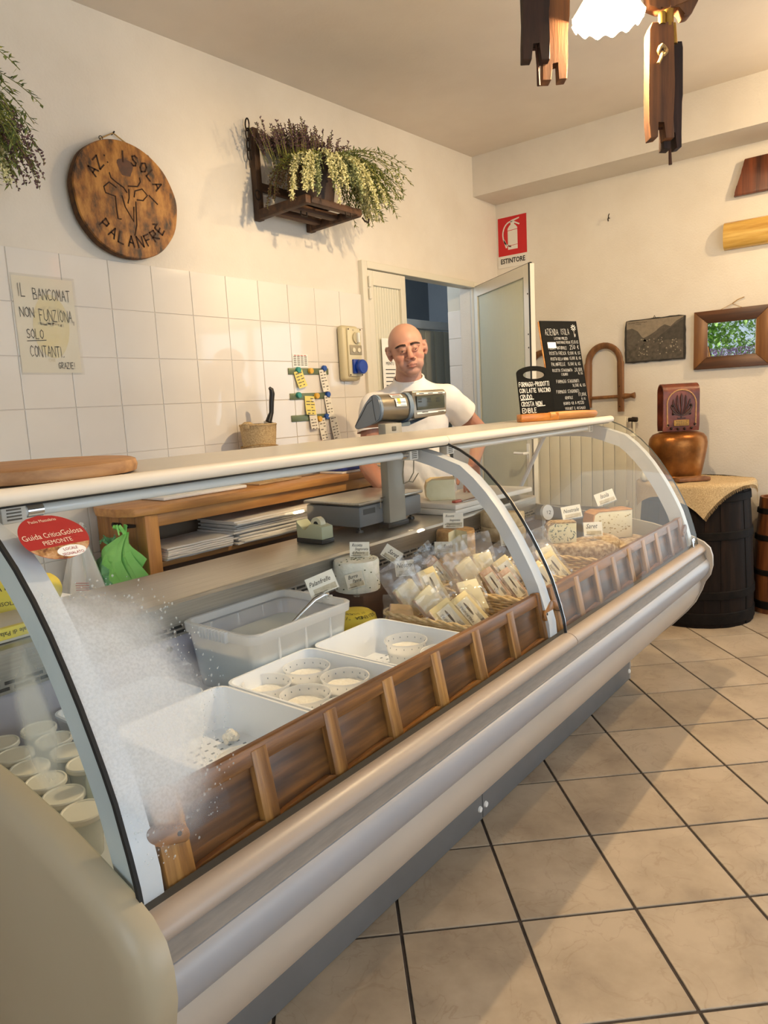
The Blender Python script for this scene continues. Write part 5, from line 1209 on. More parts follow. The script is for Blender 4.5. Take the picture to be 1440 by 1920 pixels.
# burlap pot with knife
BURLAP = mat('burlap', '#a98f66', '#c9b086', scale=160, stretch=(1, 1, 1), rough=.95, bump=.6, detail=2)
t = thing('burlap_knife_pot', 'burlap-wrapped pot tied with twine standing against the white tiles', 'pot', (2.338, 2.60, TBZ), world=True)
ky = 2.60; kx = 2.338
mb = MB(); mb.lathe([(.066, 0), (.071, .05), (.075, .12), (.080, .19), (.085, .245), (.087, .27), (.091, .275), (.086, .28), (.079, .27), (.076, .16)], 40, c=(kx, ky, TBZ), cap1=False, wob=.018); mb.build('burlap_wrap', BURLAP, t, ang=70)
mb = MB(); mb.lathe([(.022, 0), (.028, .02), (.014, .03)], 12, c=(kx-.075, ky-.01, TBZ+.262)); mb.build('burlap_knot', BURLAP, t)
mb = MB()
for k in range(7):
    z = TBZ+.10+.013*k+random.uniform(-.004, .004); r = .076+.0055*k*.3
    mb.tube([(kx+(r+.003)*math.cos(a), ky+(r+.003)*math.sin(a), z+.007*math.sin(a*2+k)) for a in [2*PI*q/30 for q in range(30)]], .0022, 5, closed=True)
mb.tube([(kx+.065, ky-.045, TBZ+.14), (kx+.075, ky-.065, TBZ+.10), (kx+.095, ky-.07, TBZ+.075)], .0022, 5); mb.build('twine', ROPE, t)
t = thing('butcher_knife', 'black-handled butcher knife standing blade down in the burlap pot', 'knife', (kx+.035, ky-.03, TBZ+.27), world=True)
o = Vector((kx+.035, ky-.03, TBZ+.13)); up = Vector((.06, -.02, 1)).normalized(); rt = Vector((.97, -.2, -.05)).normalized(); nn = rt.cross(up)
q = lambda a, b: o+rt*a+up*b
mb = MB(); mb.prism([q(-.032, .0), q(.026, .0), q(.026, .15), q(-.0, .165), q(-.032, .16)], nn*.003, .0); mb.build('blade', CHROME, t)
mb = MB(); mb.tube([q(-.005, .155), q(.004, .18), q(.012, .2), q(.014, .25), q(.018, .29), q(.014, .31), q(.004, .318)], [.02, .017, .014, .015, .016, .014, .009], 12, flat=.8); mb.build('handle', BLACK, t)
# cloth bags hanging from the side pegs
def hanging_bag(label, x, y, zt, zb, w, m, seed, name='cloth_bag'):
    t = thing(name, label, 'bag', (x, y, zb), world=True); r = random.Random(seed)
    mb = MB(); N_ = 56
    ph = [r.uniform(0, 6) for _ in range(6)]
    rings = []
    for k in range(17):
        v = k/16; z = zt-(zt-zb)*v
        sp = .016+(w-.016)*(min(1, max(0, (v-.09)/.75))**.75) if v > .09 else .018+.02*(1-v/.09)
        rings.append([mb.v((x-.02-.0*v+sp*.62*math.cos(a)*(1+.33*math.sin(5*a+ph[0])*v+.2*math.sin(9*a+ph[1])*min(1, v*3)), y+sp*math.sin(a)*(1+.28*math.sin(4*a+ph[2])*v+.22*math.sin(7*a+ph[3])*min(1, v*3)), z+(.03*math.sin(3*a+ph[4])*v*v))) for a in [2*PI*i/N_ for i in range(N_)]])
    for a, b in zip(rings, rings[1:]): mb.bridge(a, b)
    mb.build('cloth', m, t, ang=50)
    mb = MB()
    for k in range(5):
        a = r.uniform(0, 2*PI); mb.tube([(x-.02, y, zt-.03), (x-.02+.02*math.cos(a), y+.02*math.sin(a), zt+.005), (x-.02+.03*math.cos(a+.5), y+.03*math.sin(a+.5), zt-.012), (x-.02, y, zt-.04)], .005, 6)
    mb.build('tied_knot', m, t)
    return t
GREENC = mat('green_cloth', '#8fe073', '#a4ec8a', scale=6, rough=.8)
GREENM = mat('mint_cloth', '#6cae78', '#84c48e', scale=6, rough=.8)
WHITEC = mat('white_cloth', '#e6e3dc', '#efede8', scale=6, rough=.85)
def folded_bunch(label, x, y, zt, drop, n, spread, m, seed):
    """a cloth bag tied at the top, its folded corners fanning out below"""
    t = thing('cloth_bag', label, 'bag', (x, y, zt-drop), world=True); r = random.Random(seed); mb = MB()
    for k in range(n):
        u = (k+.5)/n*2-1; u += r.uniform(-.12, .12); L = drop*r.uniform(.55, 1.0)*(1-.18*abs(u)); w = r.uniform(.035, .06); out = -.02-.05*r.random()
        d = Vector((out*.6, u*spread, -L)); top = Vector((x-.012*r.random(), y+.012*u, zt-.045-.02*r.random())); n_ = Vector((-1, r.uniform(-.5, .5), .25)).normalized(); s = Vector((0, 1, 0)); s = (s-d.normalized()*s.dot(d.normalized())).normalized()
        lean = r.uniform(-.45, .45); rows = []
        for q in range(7):
            v = q/6; c = top+d*v+Vector((out*math.sin(v*PI)*.7, 0, 0)); hw = .006+w*min(1, v*1.35)
            zb = lambda g: Vector((0, 0, lean*g*v*hw - (w*.5*(1-abs(g)) if q == 6 else 0)))
            rows.append([mb.v(c+s*hw*g+n_*(.016*(1-abs(g))*v+.004*noise.noise(Vector((g*3+k, v*5, seed))))+zb(g)) for g in (-1, -.5, 0, .5, 1)])
        for a_, b_ in zip(rows, rows[1:]):
            for i in range(4): mb.face([a_[i], a_[i+1], b_[i+1], b_[i]])
    mb.build('cloth', m, t, ang=20)
    mb = MB()
    for k in range(9):
        a = r.uniform(0, 2*PI); c = Vector((x-.012, y, zt-.03)); mb.tube([c+Vector((0, 0, -.02)), c+Vector((-.018+.02*math.cos(a), .026*math.sin(a), .012)), c+Vector((-.018+.03*math.cos(a+.4), .034*math.sin(a+.4), r.uniform(-.02, .03)))], [.008, .009, .003], 6, flat=.5)
    mb.build('tied_knot', m, t)
    return t
folded_bunch('bright green cloth bag bunched on a peg of the pine unit', 1.505, 2.455, 1.015, .24, 13, .105, GREENC, 3)
folded_bunch('darker mint green cloth bag hanging between white and bright green ones', 1.50, 2.545, .955, .25, 8, .06, GREENM, 5)
tw = hanging_bag('white cloth bag with red stripes bunched on the rear peg', 1.42, 2.63, 1.0, .68, .10, WHITEC, 9)
mb = MB()
for k in range(4): mb.box((1.345, 2.545, .765+.009*k), (.003, .055, .003), rot=.5)
mb.build('red_stripe', mat('stripe_red', '#c9897f', rough=.8), tw, False)
# white bin with a liner, behind the deck's left end
FILM = mat('white_liner', '#e4e6ea', '#eef0f2', scale=5, rough=.35, bump=.3, bscale=12)
t = thing('waste_bin', 'white plastic bin with a pale crumpled liner behind the left end of the deck', 'bin', (.98, 2.40, 0), world=True)
mb = MB(); R_ = tub_shell(mb, [(.34, .38, .05, 0), (.42, .48, .06, .68), (.44, .50, .06, .70), (.40, .46, .05, .70)], (.98, 2.40)); mb.face(R_[0][::-1]); mb.build('bin_body', WHITE_PL, t)
mb = MB(); rings = []
for k, (s, z) in enumerate(((1.04, .66), (1.06, .71), (1.0, .76), (.86, .81), (.6, .835), (.3, .83))):
    rings.append([mb.v((.98+p[0]*s*(1+.05*noise.noise(Vector((p[0]*14, p[1]*14, k*.7)))), 2.40+p[1]*s*(1+.05*noise.noise(Vector((p[1]*14, p[0]*14, k)))), z+.025*noise.noise(Vector((p[0]*12, p[1]*12, k*2.0))))) for p in rrect(.44, .50, .08, 10)])
for a, b in zip(rings, rings[1:]): mb.bridge(a, b)
mb.face(rings[-1]); mb.build('liner', FILM, t, ang=60)

# ------------------------------------------------------------------ on the tiled wall
WY = YB-.0095   # tile face
def wall_sheet(mb, x0, x1, z0, z1, y, curl=.0, n=6):
    mb.grid(lambda u, v: (x0+(x1-x0)*u, y-.001-curl*(abs(u-.5)*2)**3*(1-v), z0+(z1-z0)*v), n, n)
    g = bmesh.ops.extrude_face_region(mb.bm, geom=list(mb.bm.faces)); bmesh.ops.translate(mb.bm, verts=[v for v in g['geom'] if isinstance(v, bmesh.types.BMVert)], vec=(0, -.0006, 0))
sg = thing('handwritten_notice', 'handwritten cash-only sheet in a clear sleeve taped to the tiles', 'notice', (1.432, WY, 1.58), world=True)
mb = MB(); wall_sheet(mb, 1.312, 1.548, 1.590, 1.945, WY, .001); mb.build('sheet', mat('aged_sheet', '#e5dcc8', '#ebe3d2', scale=4, rough=.7), sg)
mb = MB(); vs = [mb.v((1.445+.072*math.cos(2*PI*k/40)*(1+.06*math.sin(4*PI*k/40)), WY-.0024, 1.765+.12*math.sin(2*PI*k/40))) for k in range(40)]; mb.face(vs); mb.build('faded_print', mat('faded_yellow', '#e3d4a4', '#e6dab6', scale=12, rough=.8), sg, False)
P = plane_map((0, WY-.0030, 0), (1, 0, 0), (0, 0, 1), (0, -1, 0))
mb = MB(); type_text(mb, 'AZIENDA "ISOLA"', 0, 0, .013, lambda a, b, c=0: P(1.445-a, 1.83+b-a*a*6), align='CENTER'); type_text(mb, 'BIO', 0, 0, .012, lambda a, b, c=0: P(1.43-a, 1.632+b), align='CENTER')
for k in range(14): mb.box((1.40+.0065*k+random.uniform(-.003, .003), WY-.0030, 1.775+random.uniform(-.006, .006)), (.014, .0002, random.uniform(.004, .012)))
mb.build('show_through_print', mat('show_through', '#d3c8a9', rough=.9), sg, False)
mb = MB(); kw = dict(widths=.62, jit=.04, adv=.55)
for s_, xa, xb, z_, h_, w_ in (('IL', 1.330, 1.362, 1.872, .046, .0036), ('BANCOMAT', 1.387, 1.535, 1.864, .040, .0034), ('NON', 1.330, 1.385, 1.796, .036, .0034), ('FUNZIONA,', 1.402, 1.545, 1.784, .043, .0034), ('SOLO', 1.345, 1.412, 1.718, .034, .0034), ('CONTANTI.', 1.350, 1.487, 1.650, .040, .0034), ('GRAZIE!', 1.455, 1.524, 1.606, .023, .0028)): strokes(mb, s_, xa, z_, h_, w_, P, fit=xb, **kw)
mb.face([mb.v(P(*q_)) for q_ in ((1.343, 1.706), (1.418, 1.711), (1.418, 1.714), (1.343, 1.709))])
mb.build('handwriting', INK, sg, False)
mb = MB(); wall_sheet(mb, 1.306, 1.556, 1.582, 1.953, WY-.0042, .002); mb.build('clear_sleeve', glassy('plastic_sleeve', (.99, .99, .98), 1.2, haze=.05, rough=.08), sg)
# switch box with blue socket
BEIGE = mat('beige_plastic', '#c9bd98', rough=.4)
sw = thing('switch_and_socket_box', 'beige wall box with rotary switch and round blue socket left of the doorway', 'socket box', (3.172, WY, 1.55), world=True)
mb = MB(); mb.box2((3.095, WY-.05, 1.545), (3.245, WY, 1.855), .022, seg=3); mb.build('box_body', BEIGE, sw)
mb = MB(); mb.box2((3.125, WY-.062, 1.57), (3.243, WY-.048, 1.84), .006); mb.build('face_plate', mat('beige_light', '#d3c9a8', rough=.4), sw)
mb = MB(); mb.cyl((3.195, WY-.062, 1.785), (3.195, WY-.072, 1.785), .032, seg=24); ks = mb.build('rotary_switch', mat('switch_grey', '#bfb494', rough=.4), sw)
mb = MB(); mb.box((3.195, WY-.08, 1.785), (.014, .018, .055), .003); mb.build('switch_bar', WHITE_PL, ks)
mb = MB(); mb.box2((3.135, WY-.066, 1.69), (3.24, WY-.06, 1.745), .003); fw = mb.build('fuse_window', mat('fuse_frame', '#9a9079', rough=.4), sw)
mb = MB()
for x in (3.165, 3.21): mb.cyl((x, WY-.066, 1.717), (x, WY-.071, 1.717), .013, seg=16)
mb.build('fuse_cap', mat('fuse_cap', '#d9d1b8', rough=.4), fw)
BLUEP = mat('socket_blue', '#123c9c', rough=.35)
mb = MB(); mb.box2((3.15, WY-.075, 1.585), (3.232, WY-.06, 1.665), .004); mb.build('socket_base', BLUEP, sw)
mb = MB(); mb.lathe([(.03, 0), (.040, .008), (.041, .03), (.036, .036), (.0, .037)], 28, cap1=False); mb.T = Matrix.Identity(4)
bmesh.ops.transform(mb.bm, matrix=Matrix.Translation((3.20, WY-.07, 1.622)) @ Matrix.Rotation(PI/2, 4, 'X'), verts=mb.bm.verts); mb.build('socket_lid', BLUEP, sw)
mb = MB()
for x, z in ((3.132, 1.832), (3.236, 1.832), (3.132, 1.578), (3.236, 1.578)): mb.cyl((x, WY-.062, z), (x, WY-.0645, z), .004, seg=8)
mb.build('screw', IRON, sw)
mb = MB(); type_text(mb, 'I 0', 3.165, 1.823, .01, plane_map((0, WY-.0625, 0), (1, 0, 0), (0, 0, 1), (0, -1, 0))); mb.build('print', INK_GREY, sw, False)
# magnetic strips, magnets, receipts, calendar
STRIP = mat('magnet_strip', '#5f6a4e', '#6f7a5c', scale=6, rough=.35, metal=.3)
MAG = {'teal': mat('magnet_teal', '#2c8a7c', rough=.35), 'yellow': mat('magnet_yellow', '#d9a82e', rough=.35), 'blue': mat('magnet_blue', '#17489a', rough=.35)}
RECEIPT = mat('receipt_paper', '#e2ddd0', rough=.8); NOTE = mat('yellow_note', '#e3d47a', rough=.8)
for z, lab in ((1.60, 'top'), (1.468, 'middle'), (1.352, 'bottom')):
    mb = MB(); mb.box((2.853, WY-.003, z), (.31, .005, .034), .0015); solo('magnet_strip', mb, STRIP, lab+' green metal strip of the three on the white tiles', 'magnet strip', (2.853, WY, z))
for x, z, c, lab in ((2.765, 1.607, 'teal', 'teal magnet on the left of the top strip'), (2.86, 1.602, 'yellow', 'yellow magnet in the middle of the top strip'), (2.968, 1.617, 'blue', 'blue magnet at the right of the top strip'),
    (2.755, 1.475, 'teal', 'teal magnet on the left of the middle strip'), (2.895, 1.468, 'yellow', 'yellow magnet in the middle of the middle strip'), (2.985, 1.474, 'blue', 'blue magnet at the right of the middle strip'),
    (2.905, 1.342, 'yellow', 'yellow magnet on the bottom strip'), (2.965, 1.352, 'blue', 'blue magnet on the bottom strip')):
    mb = MB(); mb.cyl((x, WY-.006, z), (x, WY-.02, z), .0165, .0145, 20); solo('magnet', mb, MAG[c], lab, 'magnet', (x, WY-.006, z))
def receipt(name, label, x, z, w, h, rot, m, lines=True, cat='note'):
    t = thing(name, label, cat, (x, WY-.006, z)); t.rotation_euler = (0, rot, 0)
    mb = MB(); mb.grid(lambda u, v: ((u-.5)*w, -.002-.012*(1-v)**2-.004*math.sin(u*PI), -h*(1-v)), 5, 8)
    g = bmesh.ops.extrude_face_region(mb.bm, geom=list(mb.bm.faces)); bmesh.ops.translate(mb.bm, verts=[v for v in g['geom'] if isinstance(v, bmesh.types.BMVert)], vec=(0, -.0005, 0)); mb.build('sheet', m, t)
    if lines:
        mb = MB(); r = random.Random(int(x*1000+z*100))
        for k in range(int(h/.016)):
            v = 1-(k+1)*.016/h; 
            for s in range(2):
                if r.random() < .25: continue
                u0 = .1+.42*s; u1 = u0+r.uniform(.15, .36)
                f = lambda u: (((u-.5)*w), -.0035-.012*(1-v)**2-.004*math.sin(u*PI), -h*(1-v))
                a, b = f(u0), f(u1); mb.prism([a, b, (b[0], b[1], b[2]+.005), (a[0], a[1], a[2]+.005)], (0, -.0003, 0))
        mb.build('print', INK_GREY, t, False)
    return t
receipt('sticky_note', 'yellow sticky note hanging under the left of the top strip', 2.765, 1.603, .065, .09, -.25, NOTE)
receipt('till_receipt', 'crumpled receipt under the blue magnet of the top strip', 2.955, 1.61, .055, .12, -.12, RECEIPT)
receipt('sticky_note', 'yellow note under the middle strip, behind a receipt', 2.84, 1.468, .075, .10, .05, NOTE)
receipt('till_receipt', 'long receipt over the yellow note of the middle strip', 2.85, 1.45, .06, .16, -.05, RECEIPT)
receipt('till_receipt', 'receipt under the blue magnet of the middle strip', 2.985, 1.47, .055, .12, -.1, RECEIPT)
receipt('till_receipt', 'receipt under the yellow magnet of the bottom strip', 2.925, 1.345, .055, .12, -.08, RECEIPT)
receipt('till_receipt', 'longest receipt hanging at the right end of the bottom strip', 3.02, 1.355, .06, .17, -.15, RECEIPT)
t = thing('wall_calendar', 'small printed calendar sheet above the top magnet strip', 'calendar', (2.795, WY, 1.62), world=True)
mb = MB(); mb.box2((2.737, WY-.002, 1.622), (2.852, WY, 1.69)); mb.build('sheet', PAPER, t, False)
mb = MB()
for i in range(4):
    for j in range(5): mb.box((2.754+.027*i, WY-.0023, 1.634+.0105*j), (.02, .0004, .005))
mb.build('print', INK_GREY, t, False)
mb = MB()
for i in range(4): mb.box((2.757+.025*i, WY-.0024, 1.684), (.018, .0005, .004))
mb.build('red_print', mat('calendar_red', '#b4574a', rough=.8), t, False)
# carved log-slice plaque
SLICE = mat('carved_slice', '#2e1805', '#b27a34', scale=14, stretch=(1.5, 1, .7), rough=.5, bump=.5, detail=13, ramp=(.36, .62), c3='#8a5518', bscale=30)
BARK = mat('bark', '#3c2511', '#62401f', scale=30, rough=.9, bump=.8)
BURN = mat('burnt_groove', '#2c1707', '#3d210b', scale=30, rough=.8)
PLX, PLZ, PLY = 1.805, 2.283, 2.70
pq = thing('carved_wooden_plaque', 'round carved wooden slice with a cow head hanging above the tiles', 'plaque', (PLX, PLY, PLZ), world=True)
mb = MB(); rs = []
for r, y in ((.985, PLY+.03), (1.0, PLY+.02), (1.0, PLY-.012), (.985, PLY-.018), (.96, PLY-.0185)):
    rs.append([mb.v((PLX+.238*r*math.cos(a)*(1+.012*math.sin(3*a+1)+.006*math.sin(11*a)), y, PLZ+.232*r*math.sin(a)*(1+.012*math.cos(2*a)))) for a in [2*PI*k/72 for k in range(72)]])
for a, b in zip(rs[:3], rs[1:3]): mb.bridge(a, b)
mb.face(rs[0][::-1]); 
for a, b in zip(rs[2:], rs[3:]):
    n0 = len(mb.bm.faces); mb.mi = 1; mb.bridge(a, b)
f = mb.face(rs[-1]); mb.mi = 0
pl = mb.build('wood_slice', [BARK, SLICE], pq)
COW = [[(-0.085, 0.085), (-0.08, 0.066), (-0.058, 0.053), (-0.027, 0.039), (-0.013, 0.021)], [(0.053, 0.093), (0.055, 0.076), (0.04, 0.055), (-0.006, 0.048)], [(-0.06, 0.032), (-0.09, 0.047), (-0.116, 0.025), (-0.111, 0.003), (-0.068, -0.003), (-0.069, -0.044), (-0.067, -0.089), (-0.052, -0.088)], [(-0.038, 0.006), (-0.028, -0.037), (0.005, -0.089), (0.012, -0.03)], [(0.024, -0.007), (0.018, -0.1), (0.004, -0.144)], [(0.018, 0.009), (0.025, 0.035), (0.06, 0.049), (0.083, 0.028), (0.059, 0.003), (0.03, 0.001)], [(-0.003, 0.036), (-0.006, 0.001), (-0.014, -0.021)], [(.09, .03), (.13, -.0)]]
mb = MB()
for ln in COW: mb.tube([(1.815+x, PLY-.0188, 2.29+z) for x, z in ln], .0028, 6)
mb.build('carved_cow_head', BURN, pl)
def ring_text(text, r, h, a0, step, flip):
    for i, chx in enumerate(text):
        a = a0+(i-(len(text)-1)/2)*step*(-1 if not flip else 1)
        u = Vector((math.sin(a), 0, -math.cos(a)))*(1 if not flip else -1); v = Vector((math.cos(a), 0, math.sin(a)))*(1 if not flip else -1)
        o_ = Vector((PLX+r*math.cos(a), PLY-.0195, PLZ+r*.97*math.sin(a))) - v*h/2 - u*h*.3
        if chx != ' ': m2 = MB(); strokes(m2, chx, 0, 0, h, .0062, plane_map(o_, u, v, (0, -1, 0)), thick=.0, widths=.65, jit=.03); m2.build('carved_letter', BURN, pl, False)
ring_text('AZ: ISOLA', .172, .042, PI*.5, .26, False); ring_text('PALANFR\u00c8', .168, .042, -PI*.5+.08, .25, True)
mb = MB(); mb.grid(lambda u, v: (PLX+.0+ (.034*u)*math.cos(2*PI*v)*(1+.2*math.sin(6*PI*v)), PLY-.0189, PLZ+.125+(.04*u)*math.sin(2*PI*v)*(1+.2*math.cos(4*PI*v))), 3, 24); mb.build('knot', mat('dark_knot', '#3a1a0c', '#552a12', scale=25, rough=.5), pl)
mb = MB(); mb.tube([(PLX-.085, PLY+.005, PLZ+.222), (PLX-.04, YB-.012, PLZ+.25), (1.80, YB-.012, 2.553), (1.86, YB-.012, 2.525), (PLX+.125, PLY+.005, PLZ+.195)], .0028, 6); mb.build('hanging_string', ROPE, pq)
mb = MB(); mb.cyl((1.80, YB, 2.55), (1.80, YB-.022, 2.556), .003, seg=8); 
for x, z in ((PLX-.085, PLZ+.223), (PLX+.125, PLZ+.197)): mb.tube([(x+.008*math.cos(a), PLY, z+.008*math.sin(a)) for a in [2*PI*k/12 for k in range(12)]], .0016, 5, closed=True)
mb.build('nail', IRON, pq)

# ------------------------------------------------------------------ right wall
XR = 4.999
WAL = wood('walnut_frame', '#331b0c', '#5f391c', 'Y', 4, .4, .15, mid='#482912')
WAL_V = wood('walnut_frame_side', '#5a3717', '#855a2a', 'Z', 4, .4, .15, mid='#6d451f')
t = thing('fire_extinguisher_sign', 'red and white fire extinguisher sign high beside the room corner', 'sign', (XR, 2.61, 2.37), world=True)
mb = MB(); mb.box2((XR-.003, 2.488, 2.372), (XR, 2.732, 2.735)); mb.build('sign_plate', mat('sign_white', '#ddd8ce', rough=.4), t, False)
P = plane_map((XR-.0032, 2.732, 2.372), (0, -1, 0), (0, 0, 1), (-1, 0, 0))   # u 0..0.244 to the right, v up 0..0.363
RED = mat('sign_red', '#c01a1f', rough=.4); SW = mat('sign_symbol', '#dcd7cc', rough=.45)
def poly(mb, pts, off=0.0): mb.face([mb.v(P(a, b, off)) for a, b in pts])
mb = MB(); poly(mb, [(.004, .085), (.24, .085), (.24, .36), (.004, .36)]); mb.build('red_field', RED, t, False)
mb = MB(); poly(mb, [(.085, .125), (.165, .125), (.165, .275), (.15, .295), (.14, .30), (.14, .325), (.11, .325), (.11, .30), (.10, .295), (.085, .275)], .0004)
poly(mb, [(.11, .318), (.18, .335), (.182, .344), (.11, .332)], .0004); poly(mb, [(.14, .322), (.185, .298), (.18, .29), (.14, .31)], .0004)
hs = [(.112+.068*math.cos(a)-.0, .235+.088*math.sin(a)) for a in [PI*.5+.05+k*(PI*.98-.0)/12 for k in range(13)]]
for a, b in zip(hs, hs[1:]):
    d = Vector((b[0]-a[0], b[1]-a[1])).normalized(); n = Vector((-d.y, d.x))*.005; poly(mb, [(a[0]+n.x, a[1]+n.y), (a[0]-n.x, a[1]-n.y), (b[0]-n.x, b[1]-n.y), (b[0]+n.x, b[1]+n.y)], .0004)
poly(mb, [(.06, .20), (.048, .20), (.066, .14), (.08, .14)], .0004)
mb.build('symbol', SW, t, False)
mb = MB(); poly(mb, [(.085, .258), (.165, .262), (.165, .266), (.085, .262)], .0008); poly(mb, [(.085, .15), (.165, .154), (.165, .157), (.085, .153)], .0008); mb.build('symbol_line', RED, t, False)
mb = MB(); type_text(mb, 'ESTINTORE', .122, .03, .036, lambda a, b, c=0: P(a, b, .0006), align='CENTER', wscale=.80, off=.0012); mb.build('lettering', INK, t, False)
# slate with a printed view
t = thing('slate_picture', 'sepia mountain village view printed on a rough slate', 'picture', (XR, 1.566, 1.59), world=True)
r = random.Random(4); pts = []
for a, b, n in (((1.37, 1.596), (1.76, 1.592), 14), ((1.764, 1.6), (1.766, 1.866), 9), ((1.755, 1.878), (1.385, 1.882), 14), ((1.37, 1.872), (1.366, 1.605), 9)):
    for k in range(n): u = k/n; pts.append((a[0]+(b[0]-a[0])*u+r.uniform(-.003, .003), a[1]+(b[1]-a[1])*u+r.uniform(-.003, .003)))
mb = MB(); mb.prism([(XR-.004, y, z) for y, z in pts], (-.013, 0, 0), .002); mb.build('slate_slab', mat('slate_edge', '#262421', '#34312d', scale=30, rough=.8, bump=.5), t)
SEP = lambda n, c, c2: mat('sepia_'+n, c, c2, scale=40, rough=.6, detail=8)
Q = lambda u, v, o=0: Vector((XR-.0175-o, 1.752-.372*u, 1.604+.268*v))
def qp(name, pts, m, o): mb = MB(); mb.face([mb.v(Q(a, b, o)) for a, b in pts]); return mb.build(name, m, t, False)
sky_ = qp('printed_sky', [(0, 0), (1, 0), (1, 1), (0, 1)], SEP('sky', '#7d7160', '#8c7f6c'), 0)
def qs(pts, m, o): 
    mb = MB(); mb.face([mb.v(Q(a, b, o)) for a, b in pts]); mb.build('printed_hill', m, sky_, False)
qs([(.0, .2), (.55, .2), (.35, .5), (.27, .6), (.2, .74), (.1, .82), (0, .80)], SEP('hill_l', '#4c453b', '#5d554a'), .0003)
qs([(.3, .55), (.42, .62), (.52, .70), (.60, .79), (.68, .84), (.78, .78), (.88, .9), (1, .98), (1, .3), (.3, .3)], SEP('hill_r', '#453e35', '#574f44'), .0003)
qs([(.5, .48), (.7, .68), (.85, .82), (1, .92), (1, .4), (.5, .35)], SEP('hill_r2', '#332e28', '#453f36'), .0006)
qs([(0, .0), (1, 0), (1, .45), (.7, .47), (.5, .42), (.3, .48), (.15, .4), (0, .45)], SEP('valley', '#3b352d', '#5a5246'), .0009)
mb = MB()
for k in range(46):
    u, v = r.uniform(.2, .95), r.uniform(.12, .52); s = r.uniform(.008, .02); mb.face([mb.v(Q(a, b, .0013)) for a, b in ((u, v), (u+s*1.3, v), (u+s*1.3, v+s), (u+s*.6, v+s*1.8), (u, v+s))])
mb.build('printed_houses', SEP('houses', '#857b69', '#a39882'), sky_, False)
mb = MB(); M_ = lambda a, b, c=0: Q(a/.372, b/.268, .001); type_text(mb, 'un saluto dalle montagne', .012, .252, .009, M_); type_text(mb, 'Palanfr\u00e8', .06, .24, .008, M_); mb.build('printed_caption', mat('sepia_ink', '#2b251e', rough=.8), sky_, False)
mb = MB(); mb.tube([(XR-.008, 1.575, 1.88), (XR-.004, 1.57, 1.896), (XR-.008, 1.562, 1.88)], .002, 5); mb.build('wire_hook', IRON, t)
# wooden framed mirror
t = thing('wooden_framed_mirror', 'mirror in a wide walnut frame reflecting the garden window', 'mirror', (XR, 1.09, 1.52), world=True)
y0, y1, z0, z1 = 1.312, .868, 1.518, 1.882; iy0, iy1, iz0, iz1 = 1.228, .948, 1.594, 1.804
for (a, m) in (([(y0, z1), (y1, z1), (iy1, iz1), (iy0, iz1)], WAL), ([(y0, z0), (y1, z0), (iy1, iz0), (iy0, iz0)], WAL), ([(y0, z0), (y0, z1), (iy0, iz1), (iy0, iz0)], WAL_V), ([(y1, z0), (y1, z1), (iy1, iz1), (iy1, iz0)], WAL_V)):
    mb = MB(); mb.prism([(XR-.002, y, z) for y, z in a], (-.03, 0, 0), .003); mb.build('frame_board', m, t)
mir = bpy.data.materials.new('mirror_glass'); mir.use_nodes = True; bs = mir.node_tree.nodes['Principled BSDF']; bs.inputs['Metallic'].default_value = 1; bs.inputs['Roughness'].default_value = .01; bs.inputs['Base Color'].default_value = (.86, .9, .86, 1)
mb = MB(); mb.face([mb.v(p) for p in ((XR-.0285, iy0+.004, iz0-.004), (XR-.0115, iy1-.004, iz0-.004), (XR-.0115, iy1-.004, iz1+.004), (XR-.0285, iy0+.004, iz1+.004))]); mb.build('mirror_glass', mir, t, False)
mb = MB(); mb.tube([(XR-.02, 1.16, 1.88), (XR-.012, 1.09, 1.912), (XR-.02, 1.03, 1.88)], .0018, 5); mb.tube([(XR-.012, 1.09, 1.912), (XR-.02, 1.06, 1.93), (XR-.025, 1.02, 1.942)], .003, 5); mb.build('hanging_string', ROPE, t)
# half-round varnished wood, and dark plank
mb = MB(); A = []
for ya in (1.142, .50):
    A.append([mb.v((XR-.004-.052*math.sin(PI*k/14)**.7, ya, 2.32+.082*math.cos(PI*k/14))) for k in range(15)])
for k in range(14): mb.face([A[0][k], A[1][k], A[1][k+1], A[0][k+1]])
mb.face(A[0]); mb.face(A[1][::-1]); mb.face([A[0][0], A[0][14], A[1][14], A[1][0]])
bmesh.ops.bevel(mb.bm, geom=[e for e in mb.bm.edges if len(e.link_faces) == 2 and e.calc_face_angle(0) > 1], offset=.008, segments=2, affect='EDGES')
solo('half_log_rack', mb, wood('varnished_pine', '#a57a34', '#d9b566', 'Y', 5, .2, .1, coat=.6, mid='#c29a4c'), 'glossy pale half-round log fixed to the right wall, below the dark plank', 'wall ornament', (XR, .82, 2.32))
mb = MB(); pts = [(1.092, 2.543), (1.082, 2.565), (1.079, 2.60), (1.063, 2.625), (1.058, 2.66), (1.045, 2.69), (1.042, 2.72), (1.034, 2.748), (.50, 2.752), (.50, 2.543)]
mb.prism([(XR-.002, y, z) for y, z in pts], (-.028, 0, 0), .004); solo('dark_wood_plank', mb, wood('dark_plank', '#2d1409', '#7a3d1c', 'Z', 3.5, .35, .2, coat=.3, mid='#5a2a12'), 'dark red-brown plank with a live slanting edge at the top right', 'wall ornament', (XR, .8, 2.65))
mb = MB(); mb.tube([(XR, 1.875, 2.575), (XR-.02, 1.875, 2.575), (XR-.026, 1.875, 2.565), (XR-.022, 1.875, 2.552)], .004, 6); mb.tube([(XR-.02, 1.875, 2.575), (XR-.024, 1.872, 2.59), (XR-.015, 1.87, 2.6)], .003, 6); solo('wall_hook', mb, IRON, 'small dark iron hook alone on the upper right wall', 'hook', (XR, 1.875, 2.57))
